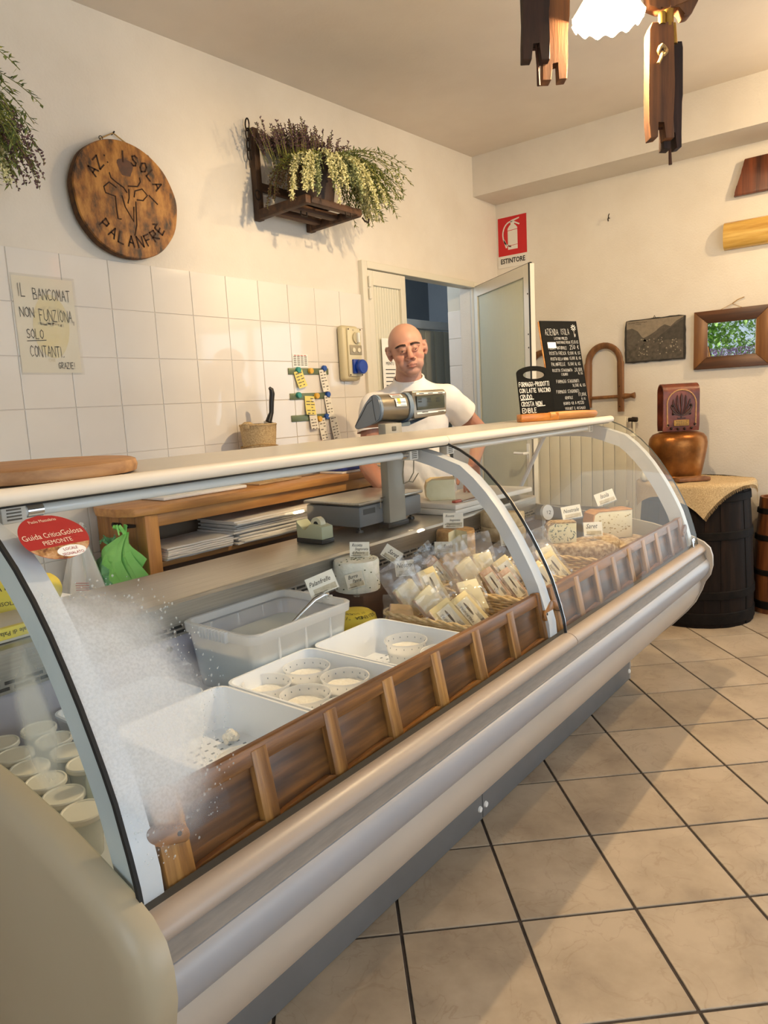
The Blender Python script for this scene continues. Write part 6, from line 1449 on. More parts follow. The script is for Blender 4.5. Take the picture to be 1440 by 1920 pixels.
# wooden animal collars
COLW = wood('collar_wood', '#5b3a20', '#94683c', 'Z', 4, .5, .15, mid='#774e2b')
def collar(label, yc, zt):
    t = thing('wooden_collar', label, 'animal collar', (4.965, yc, zt-.47), world=True); x = 4.965
    ya, yb = yc+.112, yc-.112
    pts = [(x, ya+.008, zt-.45), (x, ya+.006, zt-.15)]
    for k in range(13): a = PI-PI*k/12; pts.append((x, yc-.112*math.cos(PI-a)*1.0 if False else yc+.112*math.cos(PI-a), zt-.13+.115*math.sin(a)))
    pts = [(x, yc+.118, zt-.44), (x, yc+.116, zt-.14)] + [(x, yc+.113*math.cos(PI*k/14), zt-.13+.115*math.sin(PI*k/14)) for k in range(15)] + [(x, yc-.116, zt-.14), (x, yc-.118, zt-.475)]
    mb = MB(); mb.tube(pts, [.02, .022]+[.0185]*15+[.022, .02], 10, flat=1.3); mb.build('bent_bow', COLW, t)
    mb = MB(); mb.tube([(x-.004, yc+.16, zt-.375), (x-.004, yc-.13, zt-.37)], .012, 10); mb.tube([(x-.004, yc-.13, zt-.37), (x-.004, yc-.15, zt-.37), (x-.004, yc-.19, zt-.368), (x-.004, yc-.215, zt-.368)], [.021, .02, .014, .022], 12); mb.build('peg', COLW, t)
    mb = MB(); mb.cyl((x-.024, yc-.118, zt-.44), (x-.027, yc-.118, zt-.44), .004, seg=8); mb.cyl((x-.024, yc-.118, zt-.30), (x-.027, yc-.118, zt-.30), .004, seg=8); mb.build('nail', IRON, t)
collar('bent wooden animal collar with peg hanging left of the slate picture', 1.905, 1.742)
collar('second bent wooden collar, mostly hidden behind the tall chalkboard', 2.36, 1.735)
# radiator
RADW = mat('radiator_enamel', '#d2cbb9', '#d9d2c0', scale=3, rough=.4)
t = thing('radiator', 'cream panel radiator of flat columns below the wooden collars', 'radiator', (4.93, 2.05, .55), world=True)
for k in range(9):
    mb = MB(); mb.box2((4.875, 1.722+.081*k, .60), (4.885, 1.722+.081*k+.077, 1.235), .003); mb.box2((4.885, 1.75+.081*k, .61), (4.975, 1.75+.081*k+.02, 1.225), .002); mb.build('radiator_column', RADW, t)
mb = MB(); mb.box2((4.90, 1.72, 1.19), (4.95, 2.45, 1.23), .008); mb.box2((4.90, 1.72, .61), (4.95, 2.45, .65), .008); mb.build('header_pipe', RADW, t)
mb = MB(); mb.cyl((4.925, 1.722, 1.21), (4.925, 1.695, 1.21), .014, seg=12); mb.cyl((4.925, 1.695, 1.21), (4.925, 1.66, 1.21), .019, .016, 14); mb.cyl((4.925, 1.69, 1.21), (4.925, 1.69, 1.15), .009, seg=10); mb.build('valve', IRON, t)
mb = MB(); mb.tube([(4.925, 1.685, 1.2), (4.925, 1.685, .3), (4.925, 1.685, .02)], .011, 8); mb.build('pipe', RADW, t)

# ------------------------------------------------------------------ barrels, bell and cloth
STAVE = wood('blackened_stave', '#0e0907', '#25180f', 'Z', 4, .75, .3, mid='#170f0a')
STAVE.node_tree.nodes['Principled BSDF'].inputs['Specular IOR Level'].default_value = .15
HOOP = mat('barrel_hoop', '#0d0a08', '#18120e', scale=20, rough=.8, bump=.3, spec=.15)
STAVE2 = wood('churn_stave', '#5a2f17', '#8d5a33', 'Z', 4, .5, .2, mid='#74431f')
def barrel(name, label, x, y, prof, n, stave, hoops, th_=.022, rec=.02):
    t = thing(name, label, 'barrel', (x, y, 0))
    mb = MB(); aw = PI/n*.985
    ring = []
    for rad, z in prof:
        ring.append([mb.v((rr*math.cos(a), rr*math.sin(a), z)) for rr, a in ((rad-th_, -aw), (rad-.001, -aw), (rad+.001, -aw*.3), (rad+.001, aw*.3), (rad-.001, aw), (rad-th_, aw))])
    for a, b in zip(ring, ring[1:]): mb.bridge(a, b)
    mb.face(ring[0][::-1]); mb.face(ring[-1]); me = mb.mesh('stave', stave, True, 30)
    for k in range(n): o = piece('stave', me, t, (0, 0, 0), (0, 0, 2*PI*k/n)); s = random.uniform(.994, 1.006); o.scale = (s, s, 1)
    def R(z):
        for (r0, z0), (r1, z1) in zip(prof, prof[1:]):
            if z0 <= z <= z1: return r0+(r1-r0)*(z-z0)/(z1-z0)
        return prof[-1][0]
    for z, h in hoops:
        mb = MB(); mb.lathe([(R(z)+.002, z), (R(z)+.009, z+.004), (R(z+h)+.009, z+h-.004), (R(z+h)+.002, z+h)], 48, cap0=False, cap1=False); mb.build('hoop', HOOP, t, ang=30)
    mb = MB(); zt = prof[-1][1]; mb.cyl((0, 0, zt-rec-.02), (0, 0, zt-rec), prof[-1][0]-th_, seg=40); mb.build('barrel_head', stave, t)
    return t
BX, BY = 4.605, 1.20
barrel('large_barrel', 'large blackened tapered barrel in the corner carrying the bell', BX, BY, [(.338, 0), (.335, .25), (.32, .55), (.30, .845)], 22, STAVE, ((.02, .07), (.17, .05), (.52, .05), (.74, .05)))
barrel('small_barrel', 'small reddish wooden churn with black hoops at the right edge', 4.875, .785, [(.123, 0), (.122, .3), (.112, .5), (.098, .72)], 14, STAVE2, ((.03, .05), (.24, .035), (.455, .035), (.62, .035)), .015)
# burlap square draped over the barrel
mb = MB(); rt = .308
def drape(u, v):
    a = (u-.5)*.58; b = (v-.5)*.58; ang = math.radians(72)
    x = a*math.cos(ang)-b*math.sin(ang)-.11; y = a*math.sin(ang)+b*math.cos(ang)-.01
    d = math.hypot(x, y); n = .004*noise.noise(Vector((x*18, y*18, 1)))
    if d <= rt: return (BX+x, BY+y, .852+n)
    e = d-rt; k = min(e, .02)
    return (BX+x/d*(rt+.012+k+.06*e+.006*math.sin(9*math.atan2(y, x))*min(1, e*10)), BY+y/d*(rt+.012+k+.06*e+.006*math.sin(9*math.atan2(y, x))*min(1, e*10)), .852-max(0, e-.008)+n)
mb.grid(drape, 44, 44); tcl = thing('burlap_cloth', 'square of frayed burlap draped over the top of the large barrel', 'cloth', (BX, BY, .85), world=True)
mb.build('cloth', BURLAP, tcl, ang=80)
mb = MB()
for k in range(150):
    u = k/150
    for (p, q) in (((u, 0), (u, -.035)), ((0, u), (-.035, u)), ((1, u), (1.03, u))):
        a, b = Vector(drape(*p)), Vector(drape(*q)); mb.tube([a, b+Vector((random.uniform(-.004, .004), random.uniform(-.004, .004), 0))], .0009, 3, cap=False)
mb.tube([drape(0, .02), Vector(drape(-.02, .0))+Vector((-.01, 0, -.03)), Vector(drape(-.04, -.02))+Vector((0, 0, -.06))], .001, 4); mb.build('frayed_fringe', BURLAP, tcl, kind='stuff')
# big cow bell with leather strap
COPPER = mat('hammered_copper', '#6e4420', '#a8713a', scale=5, rough=.33, metal=.85, bump=.25, bscale=40, c3='#8f5a2a', detail=6)
BLX, BLY, BLZ = 4.545, 1.285, .862
bl = thing('giant_cow_bell', 'huge hammered copper cow bell standing on the burlap-covered barrel', 'bell', (BLX, BLY, BLZ), FA, world=False)
mb = MB(); mb.lathe([(.132, 0), (.135, .006), (.147, .05), (.161, .12), (.172, .185), (.174, .215), (.168, .245), (.150, .268), (.11, .283), (.04, .289)], 44, sy=.72); mb.build('bell_body', COPPER, bl, ang=70)
mb = MB(); mb.lathe([(.136, -.001), (.139, .004), (.139, .014), (.136, .017)], 44, sy=.72, cap0=False, cap1=False); mb.build('rim_band', COPPER, bl)
mb = MB()
for k in range(9): a = -PI/2+(k-4)*.16; mb.ball((.131*math.cos(a), .095*math.sin(a), .009), .004, 8, 5)
mb.build('rim_rivet', IRON, bl)
LEATH = mat('tooled_leather', '#4a1f12', '#7a3a20', scale=9, rough=.4, bump=.3, bscale=60, c3='#622c18')
LDARK = mat('leather_tooling', '#2a100a', '#3d1a10', scale=30, rough=.5, bump=.5)
sw_, sh, sd = .108, .285, .052
mb = MB(); sec = []
for k in range(9): a = PI*k/8; sec.append((-sd*math.cos(a), sh-.045+.045*math.sin(a)))
sec = [(-sd, .02)] + sec + [(sd, .02)] + [(sd-.008, .02)] + [(p[0]*.85, p[1]-.008) for p in reversed(sec[0:])][0:0]
outer = [(-sd*.86, .0), (-sd, .04)] + [(-sd*math.cos(PI*k/10), sh-.05+.05*math.sin(PI*k/10)) for k in range(11)] + [(sd, .04), (sd*.86, .0)]
inner = [(p[0]*.84, p[1]-(.008 if p[1] > .1 else -.002)) for p in outer]
mb.sweep(outer+inner[::-1], -sw_, sw_); bmesh.ops.translate(mb.bm, verts=mb.bm.verts, vec=(0, 0, .287)); stp = mb.build('leather_strap', LEATH, bl, ang=45)
fy = -sd-.0012; fz = .287
CORD = mat('stitching', '#a07a50', '#b98f62', scale=90, rough=.8)
mb = MB(); pth = [(-.084, fy, fz+.03), (-.086, fy, fz+.16)] + [(-.086*math.cos(PI*k/12), fy, fz+.165+.082*math.sin(PI*k/12)) for k in range(13)] + [(.086, fy, fz+.16), (.084, fy, fz+.03)]
mb.tube(pth, .0042, 6); mb.build('stitched_border', CORD, stp)
mb = MB()
for s in (-1, 1):
    for k, (a, l) in enumerate(((.25, .10), (.6, .09), (1.0, .075), (1.35, .055))):
        p0 = Vector((0, fy-.001, fz+.09)); pts = [p0+Vector((s*math.sin(a)*l*u+s*.012*math.sin(u*PI), 0, math.cos(a)*l*u*1.1+.02*u)) for u in (0, .3, .6, .85, 1)]; mb.tube(pts, [.003, .006, .009, .008, .002], 8, flat=.4)
mb.tube([(0, fy-.001, fz+.08), (0, fy-.001, fz+.14), (0, fy-.001, fz+.2), (0, fy-.001, fz+.225)], [.004, .007, .013, .003], 8, flat=.4); mb.box((0, fy, fz+.078), (.05, .004, .008), .001); mb.build('tooled_lily', LDARK, stp)
mb = MB()
for x, z in ((-.055, .155), (.055, .155), (-.05, .105), (.05, .105), (-.08, .04), (.08, .04), (-.06, .018), (-.02, .014), (.02, .014), (.06, .018)): mb.ball((x, fy-.001, fz+z), (.008, .005, .008), 10, 6)
mb.build('stud', mat('dark_stud', '#2b1a12', rough=.3, metal=.6), stp)
mb = MB(); mb.box((0, fy-.001, fz+.05), (.09, .003, .035), .001); bp_ = mb.build('brass_plate', mat('brass_plate', '#8f6a2c', '#a07a38', scale=30, rough=.45, metal=.4), stp)
mb = MB()
for z, w_ in ((.059, .07), (.05, .06), (.041, .066)):
    x = -w_/2
    while x < w_/2: l = random.uniform(.006, .013); mb.box((x+l/2, fy-.0026, fz+z), (l, .0004, .0035)); x += l+.003
mb.build('engraving', mat('engraved', '#4c3818', rough=.6), bp_, False)
# small things at the bell's foot
mb = MB(); mb.box((4.43, 1.17, .868), (.20, .07, .024), .006, rot=FA+.15); solo('wooden_block', mb, wood('block_wood', '#5f3a20', '#8a5d36', 'X', 4, .6), 'small brown wooden block lying at the foot of the big bell', 'wood block', (4.43, 1.17, .857))
mb = MB(); c = (4.40, 1.42)
for k in range(7): a = 2*PI*k/7; mb.ball((c[0]+.022*math.cos(a), c[1]+.022*math.sin(a), .885), (.025, .025, .03), 10, 7)
mb.lathe([(.02, .0), (.012, .02), (.006, .035), (.008, .05)], 12, c=(c[0], c[1], .9)); solo('garlic_bulb', mb, mat('garlic_skin', '#d9d2c0', '#e6e0d0', scale=12, rough=.6), 'pale garlic-like bulb lying on the burlap left of the bell', 'ornament', (c[0], c[1], .857))

# ------------------------------------------------------------------ hanging lamp made of an old yoke
OLDW = wood('old_yoke_wood', '#3c2210', '#85552b', 'Z', 3.5, .7, .6, mid='#643d1e')
OLDD = wood('old_yoke_dark', '#1d100a', '#40261a', 'Z', 3.5, .8, .5, mid='#2e1b11')
PEGM = mat('rusty_peg', '#3a1f10', '#553018', scale=30, rough=.8)
GLOW = bpy.data.materials.new('lit_lampshade'); GLOW.use_nodes = True
bs = GLOW.node_tree.nodes['Principled BSDF']; bs.inputs['Base Color'].default_value = (.9, .85, .75, 1); bs.inputs['Emission Color'].default_value = (1, .74, .42, 1); bs.inputs['Emission Strength'].default_value = 3.5; bs.inputs['Roughness'].default_value = .4
BULB = bpy.data.materials.new('lit_bulb'); BULB.use_nodes = True
bs = BULB.node_tree.nodes['Principled BSDF']; bs.inputs['Emission Color'].default_value = (1, .82, .55, 1); bs.inputs['Emission Strength'].default_value = 40
lp = thing('yoke_chandelier', 'hanging lamp made of old notched yoke timbers with a lit scalloped glass shade', 'ceiling lamp', (LAMP1[0], LAMP1[1], 2.60), world=True)
def shade(parent, x, y, z, s=1.0):
    mb = MB(); rings = []
    for r, dz, amp in ((.03, .115, 0), (.05, .10, 0), (.075, .065, .02), (.098, .025, .05), (.112, .0, .08)):
        rings.append([mb.v((x+s*r*(1+amp*math.cos(14*a)*.4)*math.cos(a), y+s*r*(1+amp*math.cos(14*a)*.4)*math.sin(a), z+s*(dz+amp*.10*math.cos(14*a)))) for a in [2*PI*k/112 for k in range(112)]])
    for a, b in zip(rings, rings[1:]): mb.bridge(a, b)
    o = mb.build('glass_shade', GLOW, parent, ang=80); 
    mb = MB(); mb.ball((x, y, z+.055), (.026, .026, .034), 16, 10); b = mb.build('bulb', BULB, parent); return o, b
sh_, bb = shade(lp, LAMP1[0], LAMP1[1], LAMP1[2]-.012)
for o in (sh_, bb): o.visible_shadow = True
mb = MB(); mb.cyl((LAMP1[0], LAMP1[1], 2.70), (LAMP1[0], LAMP1[1], 2.80), .022, seg=18); mb.build('brass_socket', BRASS, lp)
HXv = Vector((.6, -.8, 0)); AWY = Vector((.8, .6, 0))
def timber(name, c, w, d, z0, z1, m, notch=.05, slot=.3, cap=0.0, tiltx=0.0):
    """upright timber with a forked lower end; w across the view, d deep"""
    c = Vector(c); mb = MB(); sw2 = w*slot/2
    rr = random.Random(int(abs(c.x)*1000)); j = lambda s=.003: rr.uniform(-s, s)
    pts = [(-w/2+j(), z0+j()), (-sw2+j(.002), z0+j()), (-sw2+j(.002), z0+notch), (sw2+j(.002), z0+notch+j()), (sw2+j(.002), z0+j()), (w/2+j(), z0+j()), (w/2+j(), z0+.06), (w/2+j(), z0+.14), (w/2+j(), (z0+z1)/2), (w/2+j(), z1-.02), (w/2*.9, z1), (-w/2*.8, z1+j()), (-w/2+j(), z1-.02), (-w/2+j(), (z0+z1)/2), (-w/2+j(), z0+.12), (-w/2+j(), z0+.05)]
    mb.prism([Vector((c.x, c.y, 0))+HXv*(x+tiltx*(z-z0))-AWY*d/2+Vector((0, 0, z)) for x, z in pts], AWY*d, .0022)
    return mb.build(name, m, lp, ang=20)
lampP = lambda s, a, z: (LAMP1[0]+HXv.x*s+AWY.x*a, LAMP1[1]+HXv.y*s+AWY.y*a, z)
k = .00180   # metres per pixel at the lamp
timber('notched_timber', lampP(.165, 0, 0), .078, .05, 2.215, 2.56, OLDW)
timber('notched_timber', lampP(.214, .03, 0), .06, .045, 2.19, 2.515, OLDD)
timber('notched_timber', lampP(-.236, 0, 0), .085, .045, 2.475, 2.80, OLDD)
timber('notched_timber', lampP(-.172, .03, 0), .08, .045, 2.425, 2.80, OLDW, tiltx=.05)
mb = MB()
for s, a, z0_, z1_ in ((.208, .03, 2.145, 2.235), (-.232, 0, 2.405, 2.53)): mb.tube([lampP(s, a, z1_), lampP(s+.004, a, (z0_+z1_)/2), lampP(s+.006, a, z0_)], [.005, .0045, .006], 7)
mb.tube([lampP(.13, 0, 2.25), lampP(.20, 0, 2.25)], .004, 6); mb.tube([lampP(-.27, 0, 2.515), lampP(-.21, 0, 2.515)], .004, 6); mb.build('hanging_peg', PEGM, lp)
mb = MB(); mb.prism([lampP(.12, -.02, 2.66), lampP(.27, -.02, 2.655), lampP(.285, -.02, 2.625), lampP(.26, -.02, 2.58), lampP(.235, -.02, 2.575), lampP(.225, -.02, 2.61), lampP(.16, -.02, 2.60), lampP(.125, -.02, 2.615)], AWY*.05, .006); mb.build('carved_bracket', OLDW, lp)
mb = MB(); mb.prism([lampP(.17, -.025, 2.9), lampP(.25, -.025, 2.9), lampP(.255, -.025, 2.62), lampP(.19, -.025, 2.60)], AWY*.05, .006); mb.build('bracket_upright', OLDW, lp)
mb = MB(); mb.prism([lampP(-.32, -.03, 2.80), lampP(.32, -.03, 2.80), lampP(.32, -.03, 2.88), lampP(-.32, -.03, 2.88)], AWY*.07, .008); mb.build('yoke_beam', OLDW, lp)
mb = MB(); mb.tube([lampP(.165, -.02, 2.59), lampP(.165, -.02, 2.555)], .012, 12); mb.tube([lampP(.19, -.01, 2.60), lampP(.19, -.01, 2.55)], .016, 14); mb.tube([lampP(.205, -.01, 2.56), lampP(.21, -.01, 2.50)], .009, 10); mb.build('brass_fitting', BRASS, lp)
mb = MB(); mb.tube([lampP(.165+.012*math.cos(a), -.028+.006*math.sin(2*a), 2.475+.014*math.sin(a)) for a in [2*PI*q/10 for q in range(11)]], .0065, 7); mb.tube([lampP(.165, -.03, 2.47), lampP(.158, -.034, 2.45), lampP(.15, -.034, 2.435)], .0055, 7); mb.build('rope_knot', ROPE, lp)
mb = MB(); mb.cyl(lampP(0, .0, 2.88), lampP(0, 0, 3.03), .008, seg=8); mb.build('hanging_chain', IRON, lp)
lp2 = thing('ceiling_lamp', 'second lit glass-shaded lamp hanging nearer the right wall', 'ceiling lamp', (LAMP2[0], LAMP2[1], LAMP2[2]), world=True)
shade(lp2, LAMP2[0], LAMP2[1], LAMP2[2]-.05); mb = MB(); mb.cyl((LAMP2[0], LAMP2[1], LAMP2[2]+.06), (LAMP2[0], LAMP2[1], 3.08), .007, seg=8); mb.cyl((LAMP2[0], LAMP2[1], LAMP2[2]+.05), (LAMP2[0], LAMP2[1], LAMP2[2]+.1), .022, seg=14); mb.build('brass_stem', BRASS, lp2)

# ------------------------------------------------------------------ planters hanging on the back wall
BRK = wood('bracket_wood', '#2e1b10', '#5c3c22', 'X', 4, .65, .25, mid='#442b19')
BRK_V = wood('bracket_wood_upright', '#301d11', '#63452a', 'Z', 4, .65, .25, mid='#493019')
LAV = mat('dried_lavender', '#4a3338', '#7a5c5c', scale=40, rough=.9); LEAF = mat('sage_leaf', '#4b5a2c', '#7a8447', scale=30, rough=.8)
BLOS = mat('cream_blossom', '#b9b47e', '#dad6a6', scale=50, rough=.8); GBLOS = mat('green_blossom', '#8b9668', '#a9b086', scale=50, rough=.8)
STEM = mat('dry_stem', '#6f7136', '#8f8a45', scale=20, rough=.9); BRN = mat('brown_seed', '#5f4630', '#7d6244', scale=30, rough=.9)
YG = mat('yellow_green_leaf', '#8a8f34', '#a8a748', scale=30, rough=.8)
def bracket(x, label):
    t = thing('wooden_planter_bracket', label, 'wall bracket', (x, YB, 2.34), world=True)
    for xa in (x+.03, x+.40): mb = MB(); mb.box2((xa-.019, YB-.042, 2.33), (xa+.019, YB-.003, 2.76), .006); mb.build('upright', BRK_V, t)
    for xa in (x+.03, x+.40): mb = MB(); mb.prism([(xa-.018, YB-.003, 2.332), (xa-.018, YB-.36, 2.346), (xa-.018, YB-.36, 2.386), (xa-.018, YB-.003, 2.380)], (.036, 0, 0), .006); mb.build('arm', BRK, t)
    for y in (YB-.34, YB-.21, YB-.09): mb = MB(); mb.box2((x+.05, y-.022, 2.352), (x+.42, y+.022, 2.384), .006); mb.build('cross_rail', BRK, t)
    mb = MB(); mb.box2((x+.03, YB-.04, 2.47), (x+.40, YB-.015, 2.51), .004); mb.box2((x+.03, YB-.045, 2.70), (x+.42, YB-.01, 2.74), .006); mb.build('wall_rail', BRK, t)
    mb = MB()
    for k in range(4):
        zc_ = 2.765-.045*k; pts = []
        for q in range(16):
            a = 2*PI*q/16; u, v = .013*math.cos(a), .028*math.sin(a); pts.append((x-.012+(u if k % 2 else 0), YB-.03+(0 if k % 2 else u), zc_+v))
        mb.tube(pts, .0038, 6, closed=True)
    mb.tube([(x-.012, YB-.03, 2.605), (x-.012, YB-.03, 2.57)], .005, 6); mb.build('chain', IRON, t)
    mb = MB()
    mb.tube([(x+.0+.018*math.cos(a), YB-.055, 2.44+.022*math.sin(a)) for a in [2*PI*q/16 for q in range(16)]], .0035, 6, closed=True)
    for (hx_, hy_) in ((x+.12, YB-.24), (x+.30, YB-.37)): mb.tube([(hx_-.02, hy_, 2.347), (hx_-.02, hy_, 2.325), (hx_+.02, hy_, 2.325), (hx_+.02, hy_, 2.347)], .004, 6)
    mb.tube([(x+.42, YB-.36, 2.345), (x+.43, YB-.37, 2.325), (x+.445, YB-.38, 2.322), (x+.45, YB-.38, 2.34)], .0045, 6); mb.build('hook', IRON, t)
    return t
bracket(2.535, 'dark wooden wall bracket with chain carrying the big dried bouquet'); bk2 = bracket(.645, 'dark wooden wall bracket at the far left, carrying the left bouquet'); bk2.location.z -= .14
def bud(mb, p, d, s, flat=1.0):
    d = d.normalized(); a = d.orthogonal().normalized(); b = d.cross(a); c = p+d*s
    v0 = mb.v(p); v1 = mb.v(p+d*s*2); R = [mb.v(c+(a*math.cos(q*2.094)+b*math.sin(q*2.094)*flat)*s*.55) for q in range(3)]
    for i in range(3): mb.face([v0, R[(i+1) % 3], R[i]]); mb.face([v1, R[i], R[(i+1) % 3]])
def leafq(mb, p, d, up, l, w):
    d = d.normalized(); s = d.cross(up); s = s.normalized() if s.length > 1e-4 else d.orthogonal(); m = p+d*l*.5+up*l*.06
    vs = [mb.v(p), mb.v(m+s*w/2), mb.v(p+d*l), mb.v(m-s*w/2)]; mb.face(vs)
def arcpath(p, dir0, length, droop, n=9):
    pts = [Vector(p)]; d = Vector(dir0).normalized()
    for k in range(n): d = (d + Vector((0, 0, -droop))).normalized(); pts.append(pts[-1]+d*length/n)
    return pts
def keep(pts): return [Vector((p.x, min(p.y, YB-.02), p.z)) for p in pts]
def bouquet(x, y, label, seed):
    r = random.Random(seed); t = thing('dried_flower_bouquet', label, 'bouquet', (x, y, 2.387), world=True)
    mb = MB(); mb.lathe([(.085, 0), (.09, .01), (.115, .19), (.122, .2), (.122, .215), (.112, .215), (.11, .19)], 30, c=(x, y, 2.387), cap1=False); mb.build('pot', mat('brown_pot', '#2c1d15', '#3c281c', scale=6, rough=.6), t)
    c0 = Vector((x, y, 2.59))
    mb = MB(); ms = MB()
    for k in range(230):   # upright lavender spikes
        a = r.uniform(0, 2*PI); sp = r.uniform(.0, 1); p = c0+Vector((.26*sp*math.cos(a)-.015, .11*sp*math.sin(a)+.05, 0)); d = Vector((math.cos(a)*.5*sp, math.sin(a)*.3*sp+.05, 1)); L = r.uniform(.09, .175)
        pts = keep(arcpath(p, d, L, -.01, 5)); ms.tube(pts, .0013, 3, cap=False)
        for q in range(26):
            u = .35+.65*q/26; i = min(4, int(u*5)); pp = pts[i].lerp(pts[i+1], u*5-i); bud(mb, pp, Vector((r.uniform(-1, 1), r.uniform(-1, 1), r.uniform(.1, 1))), r.uniform(.0045, .008))
    if seed == 23:
        for k in range(16):
            a = r.uniform(-.9, .2); p = c0+Vector((.08*math.cos(a), .08*math.sin(a), 0)); L = r.uniform(.34, .52); pts = keep(arcpath(p, Vector((math.cos(a), math.sin(a)*.5, .5)), L, .24, 10)); ms.tube(pts, .0014, 3, cap=False)
            for q in range(44):
                u = .6+.4*q/44; i = min(9, int(u*10)); pp = pts[i].lerp(pts[i+1], u*10-i); bud(mb, pp, Vector((r.uniform(-1, 1), r.uniform(-1, 1), r.uniform(-1, 1))), r.uniform(.005, .009))
    mb.build('lavender_spikes', LAV, t, False, kind='stuff')
    for nm, m, n, a0, a1, L0, L1, dr, bs_, den in (('cream_racemes', BLOS, 30, -2.6, -.25, .24, .42, .32, .0080, 84), ('green_racemes', GBLOS, 24, -2.9, -.9, .2, .33, .36, .0072, 60), ('brown_seed_heads', BRN, 22, 2.7, 3.9, .22, .36, .34, .006, 70)):
        mb = MB()
        for k in range(n):
            a = r.uniform(a0, a1); p = c0+Vector((.10*math.cos(a), .09*math.sin(a), .0)); d = Vector((math.cos(a)*1.0, math.sin(a)*.62, r.uniform(.35, .75))); L = r.uniform(L0, L1)
            pts = keep(arcpath(p, d, L, dr, 10)); ms.tube(pts, .0017, 3, cap=False)
            for q in range(den):
                u = .38+.62*q/den; i = min(9, int(u*10)); pp = pts[i].lerp(pts[i+1], u*10-i); w_ = .024*(1.08-u)
                bud(mb, pp+Vector((r.uniform(-w_, w_), r.uniform(-w_, w_), r.uniform(-w_, w_)*.6)), Vector((r.uniform(-1, 1), r.uniform(-1, 1), r.uniform(-1.2, .4))), bs_*r.uniform(.75, 1.25))
        mb.build(nm, m, t, False, kind='stuff')
    mb = MB(); mf = MB()
    for k in range(95):   # leafy sprays reaching to the right
        a = r.uniform(-1.25, .25); p = c0+Vector((.07*math.cos(a), .07*math.sin(a), 0)); d = Vector((math.cos(a)*1.0, math.sin(a)*.75, r.uniform(.25, .8))); L = r.uniform(.26, .47)
        pts = keep(arcpath(p, d, L, r.uniform(.14, .26), 10)); ms.tube(pts, .0015, 3, cap=False)
        for q in range(44):
            u = .18+.82*q/44; i = min(9, int(u*10)); pp = pts[i].lerp(pts[i+1], u*10-i); dd = Vector((r.uniform(-1, 1), r.uniform(-1, 1), r.uniform(-.4, .9)))+(pts[i+1]-pts[i]).normalized()*.8
            leafq(mb, pp, dd, Vector((0, 0, 1)), r.uniform(.018, .034), r.uniform(.006, .011))
            if q % 3 == 0: bud(mf, pp+dd.normalized()*.012, dd, .004)
    for k in range(26):
        a = r.uniform(2.7, 4.3); p = c0+Vector((.10*math.cos(a), .08*math.sin(a), .0)); pts = keep(arcpath(p, Vector((math.cos(a), math.sin(a)*.6, .5)), r.uniform(.15, .26), .3, 7))
        for q in range(26):
            i = min(6, q*7//26); leafq(mb if q % 2 else mf, pts[i], Vector((r.uniform(-1, 1), r.uniform(-1, 1), r.uniform(-.6, .7))), Vector((0, 0, 1)), r.uniform(.016, .03), .004)
    for k in range(16):
        a = r.uniform(-2.6, -.8); p = c0+Vector((.12*math.cos(a), .12*math.sin(a), -.02)); leafq(mb, p, Vector((math.cos(a)*.5+r.uniform(-.4, .4), math.sin(a)*.5, -1)), Vector((0, 1, 0)), r.uniform(.06, .12), .008)
    mb.build('green_leaves', LEAF, t, False, kind='stuff'); mf.build('yellow_green_tufts', YG, t, False, kind='stuff'); ms.build('stems', STEM, t, False, kind='stuff')
    return t
bouquet(2.77, 2.53, 'big dried bouquet of lavender and cream blossom over the doorway side of the tiles', 11)
b2 = bouquet(.88, 2.53, 'dried bouquet cut off by the left edge, its dark sprigs drooping', 23); b2.location.z -= .14

# ------------------------------------------------------------------ garden seen in the mirror through the left window
t = thing('garden_shrub', 'bright green shrub in the garden beyond the left window', 'shrub', (-5.2, 2.6, 0), world=True)
mb = MB(); r = random.Random(6)
for k in range(9000):
    a, b_ = r.uniform(0, 2*PI), r.uniform(-.5, 1.5); R_ = r.uniform(.6, 1.15); p = Vector((-5.2+R_*math.cos(a)*math.cos(b_), 2.9+1.9*R_*math.sin(a)*math.cos(b_), 1.3+1.9*R_*math.sin(b_)))
    leafq(mb, p, Vector((r.uniform(-1, 1), r.uniform(-1, 1), r.uniform(-1, 1))), Vector((0, 0, 1)), r.uniform(.08, .16), .06)
mb.build('foliage', mat('garden_leaf', '#6f9440', '#a9c765', scale=3, rough=.7), t, False, kind='stuff')
mb = MB(); mb.cyl((-5.2, 2.9, 0), (-5.2, 2.9, 1.2), .1, .08, 10); mb.build('trunk', BARK, t)
mb = MB(); mb.box2((-14, -6, -.15), (-1.35, 9, -.05)); struct('ground_garden', mb, mat('lawn', '#5f7a3a', '#7d9450', scale=2, rough=.9))
t = thing('window_curtain', 'pale gathered curtain drawn aside in the left window', 'curtain', (-1.15, 2.3, 1.0), world=True)
mb = MB(); mb.grid(lambda u, v: (-1.14+.02*math.sin(u*40), 2.44-(.42*u)*(.35+.65*v**1.5), .98+1.36*v), 80, 14); mb.build('cloth', mat('curtain_cloth', '#c9c4ba', '#d5d0c6', scale=4, rough=.9), t)
t = thing('flower_box', 'window box of purple flowers outside the left window', 'planter', (-1.4, 1.9, 1.5), world=True)
mb = MB(); mb.box2((-1.52, 1.4, 1.62), (-1.36, 2.4, 1.76), .01); mb.build('box', PINE, t)
mb = MB()
for k in range(900): bud(mb, Vector((-1.44+r.uniform(-.1, .1), r.uniform(1.4, 2.4), 1.78+r.uniform(0, .16))), Vector((r.uniform(-1, 1), r.uniform(-1, 1), 1)), .012)
mb.build('purple_flowers', mat('purple_petal', '#7a5a9c', '#9a7ab8', scale=9, rough=.8), t, False, kind='stuff')

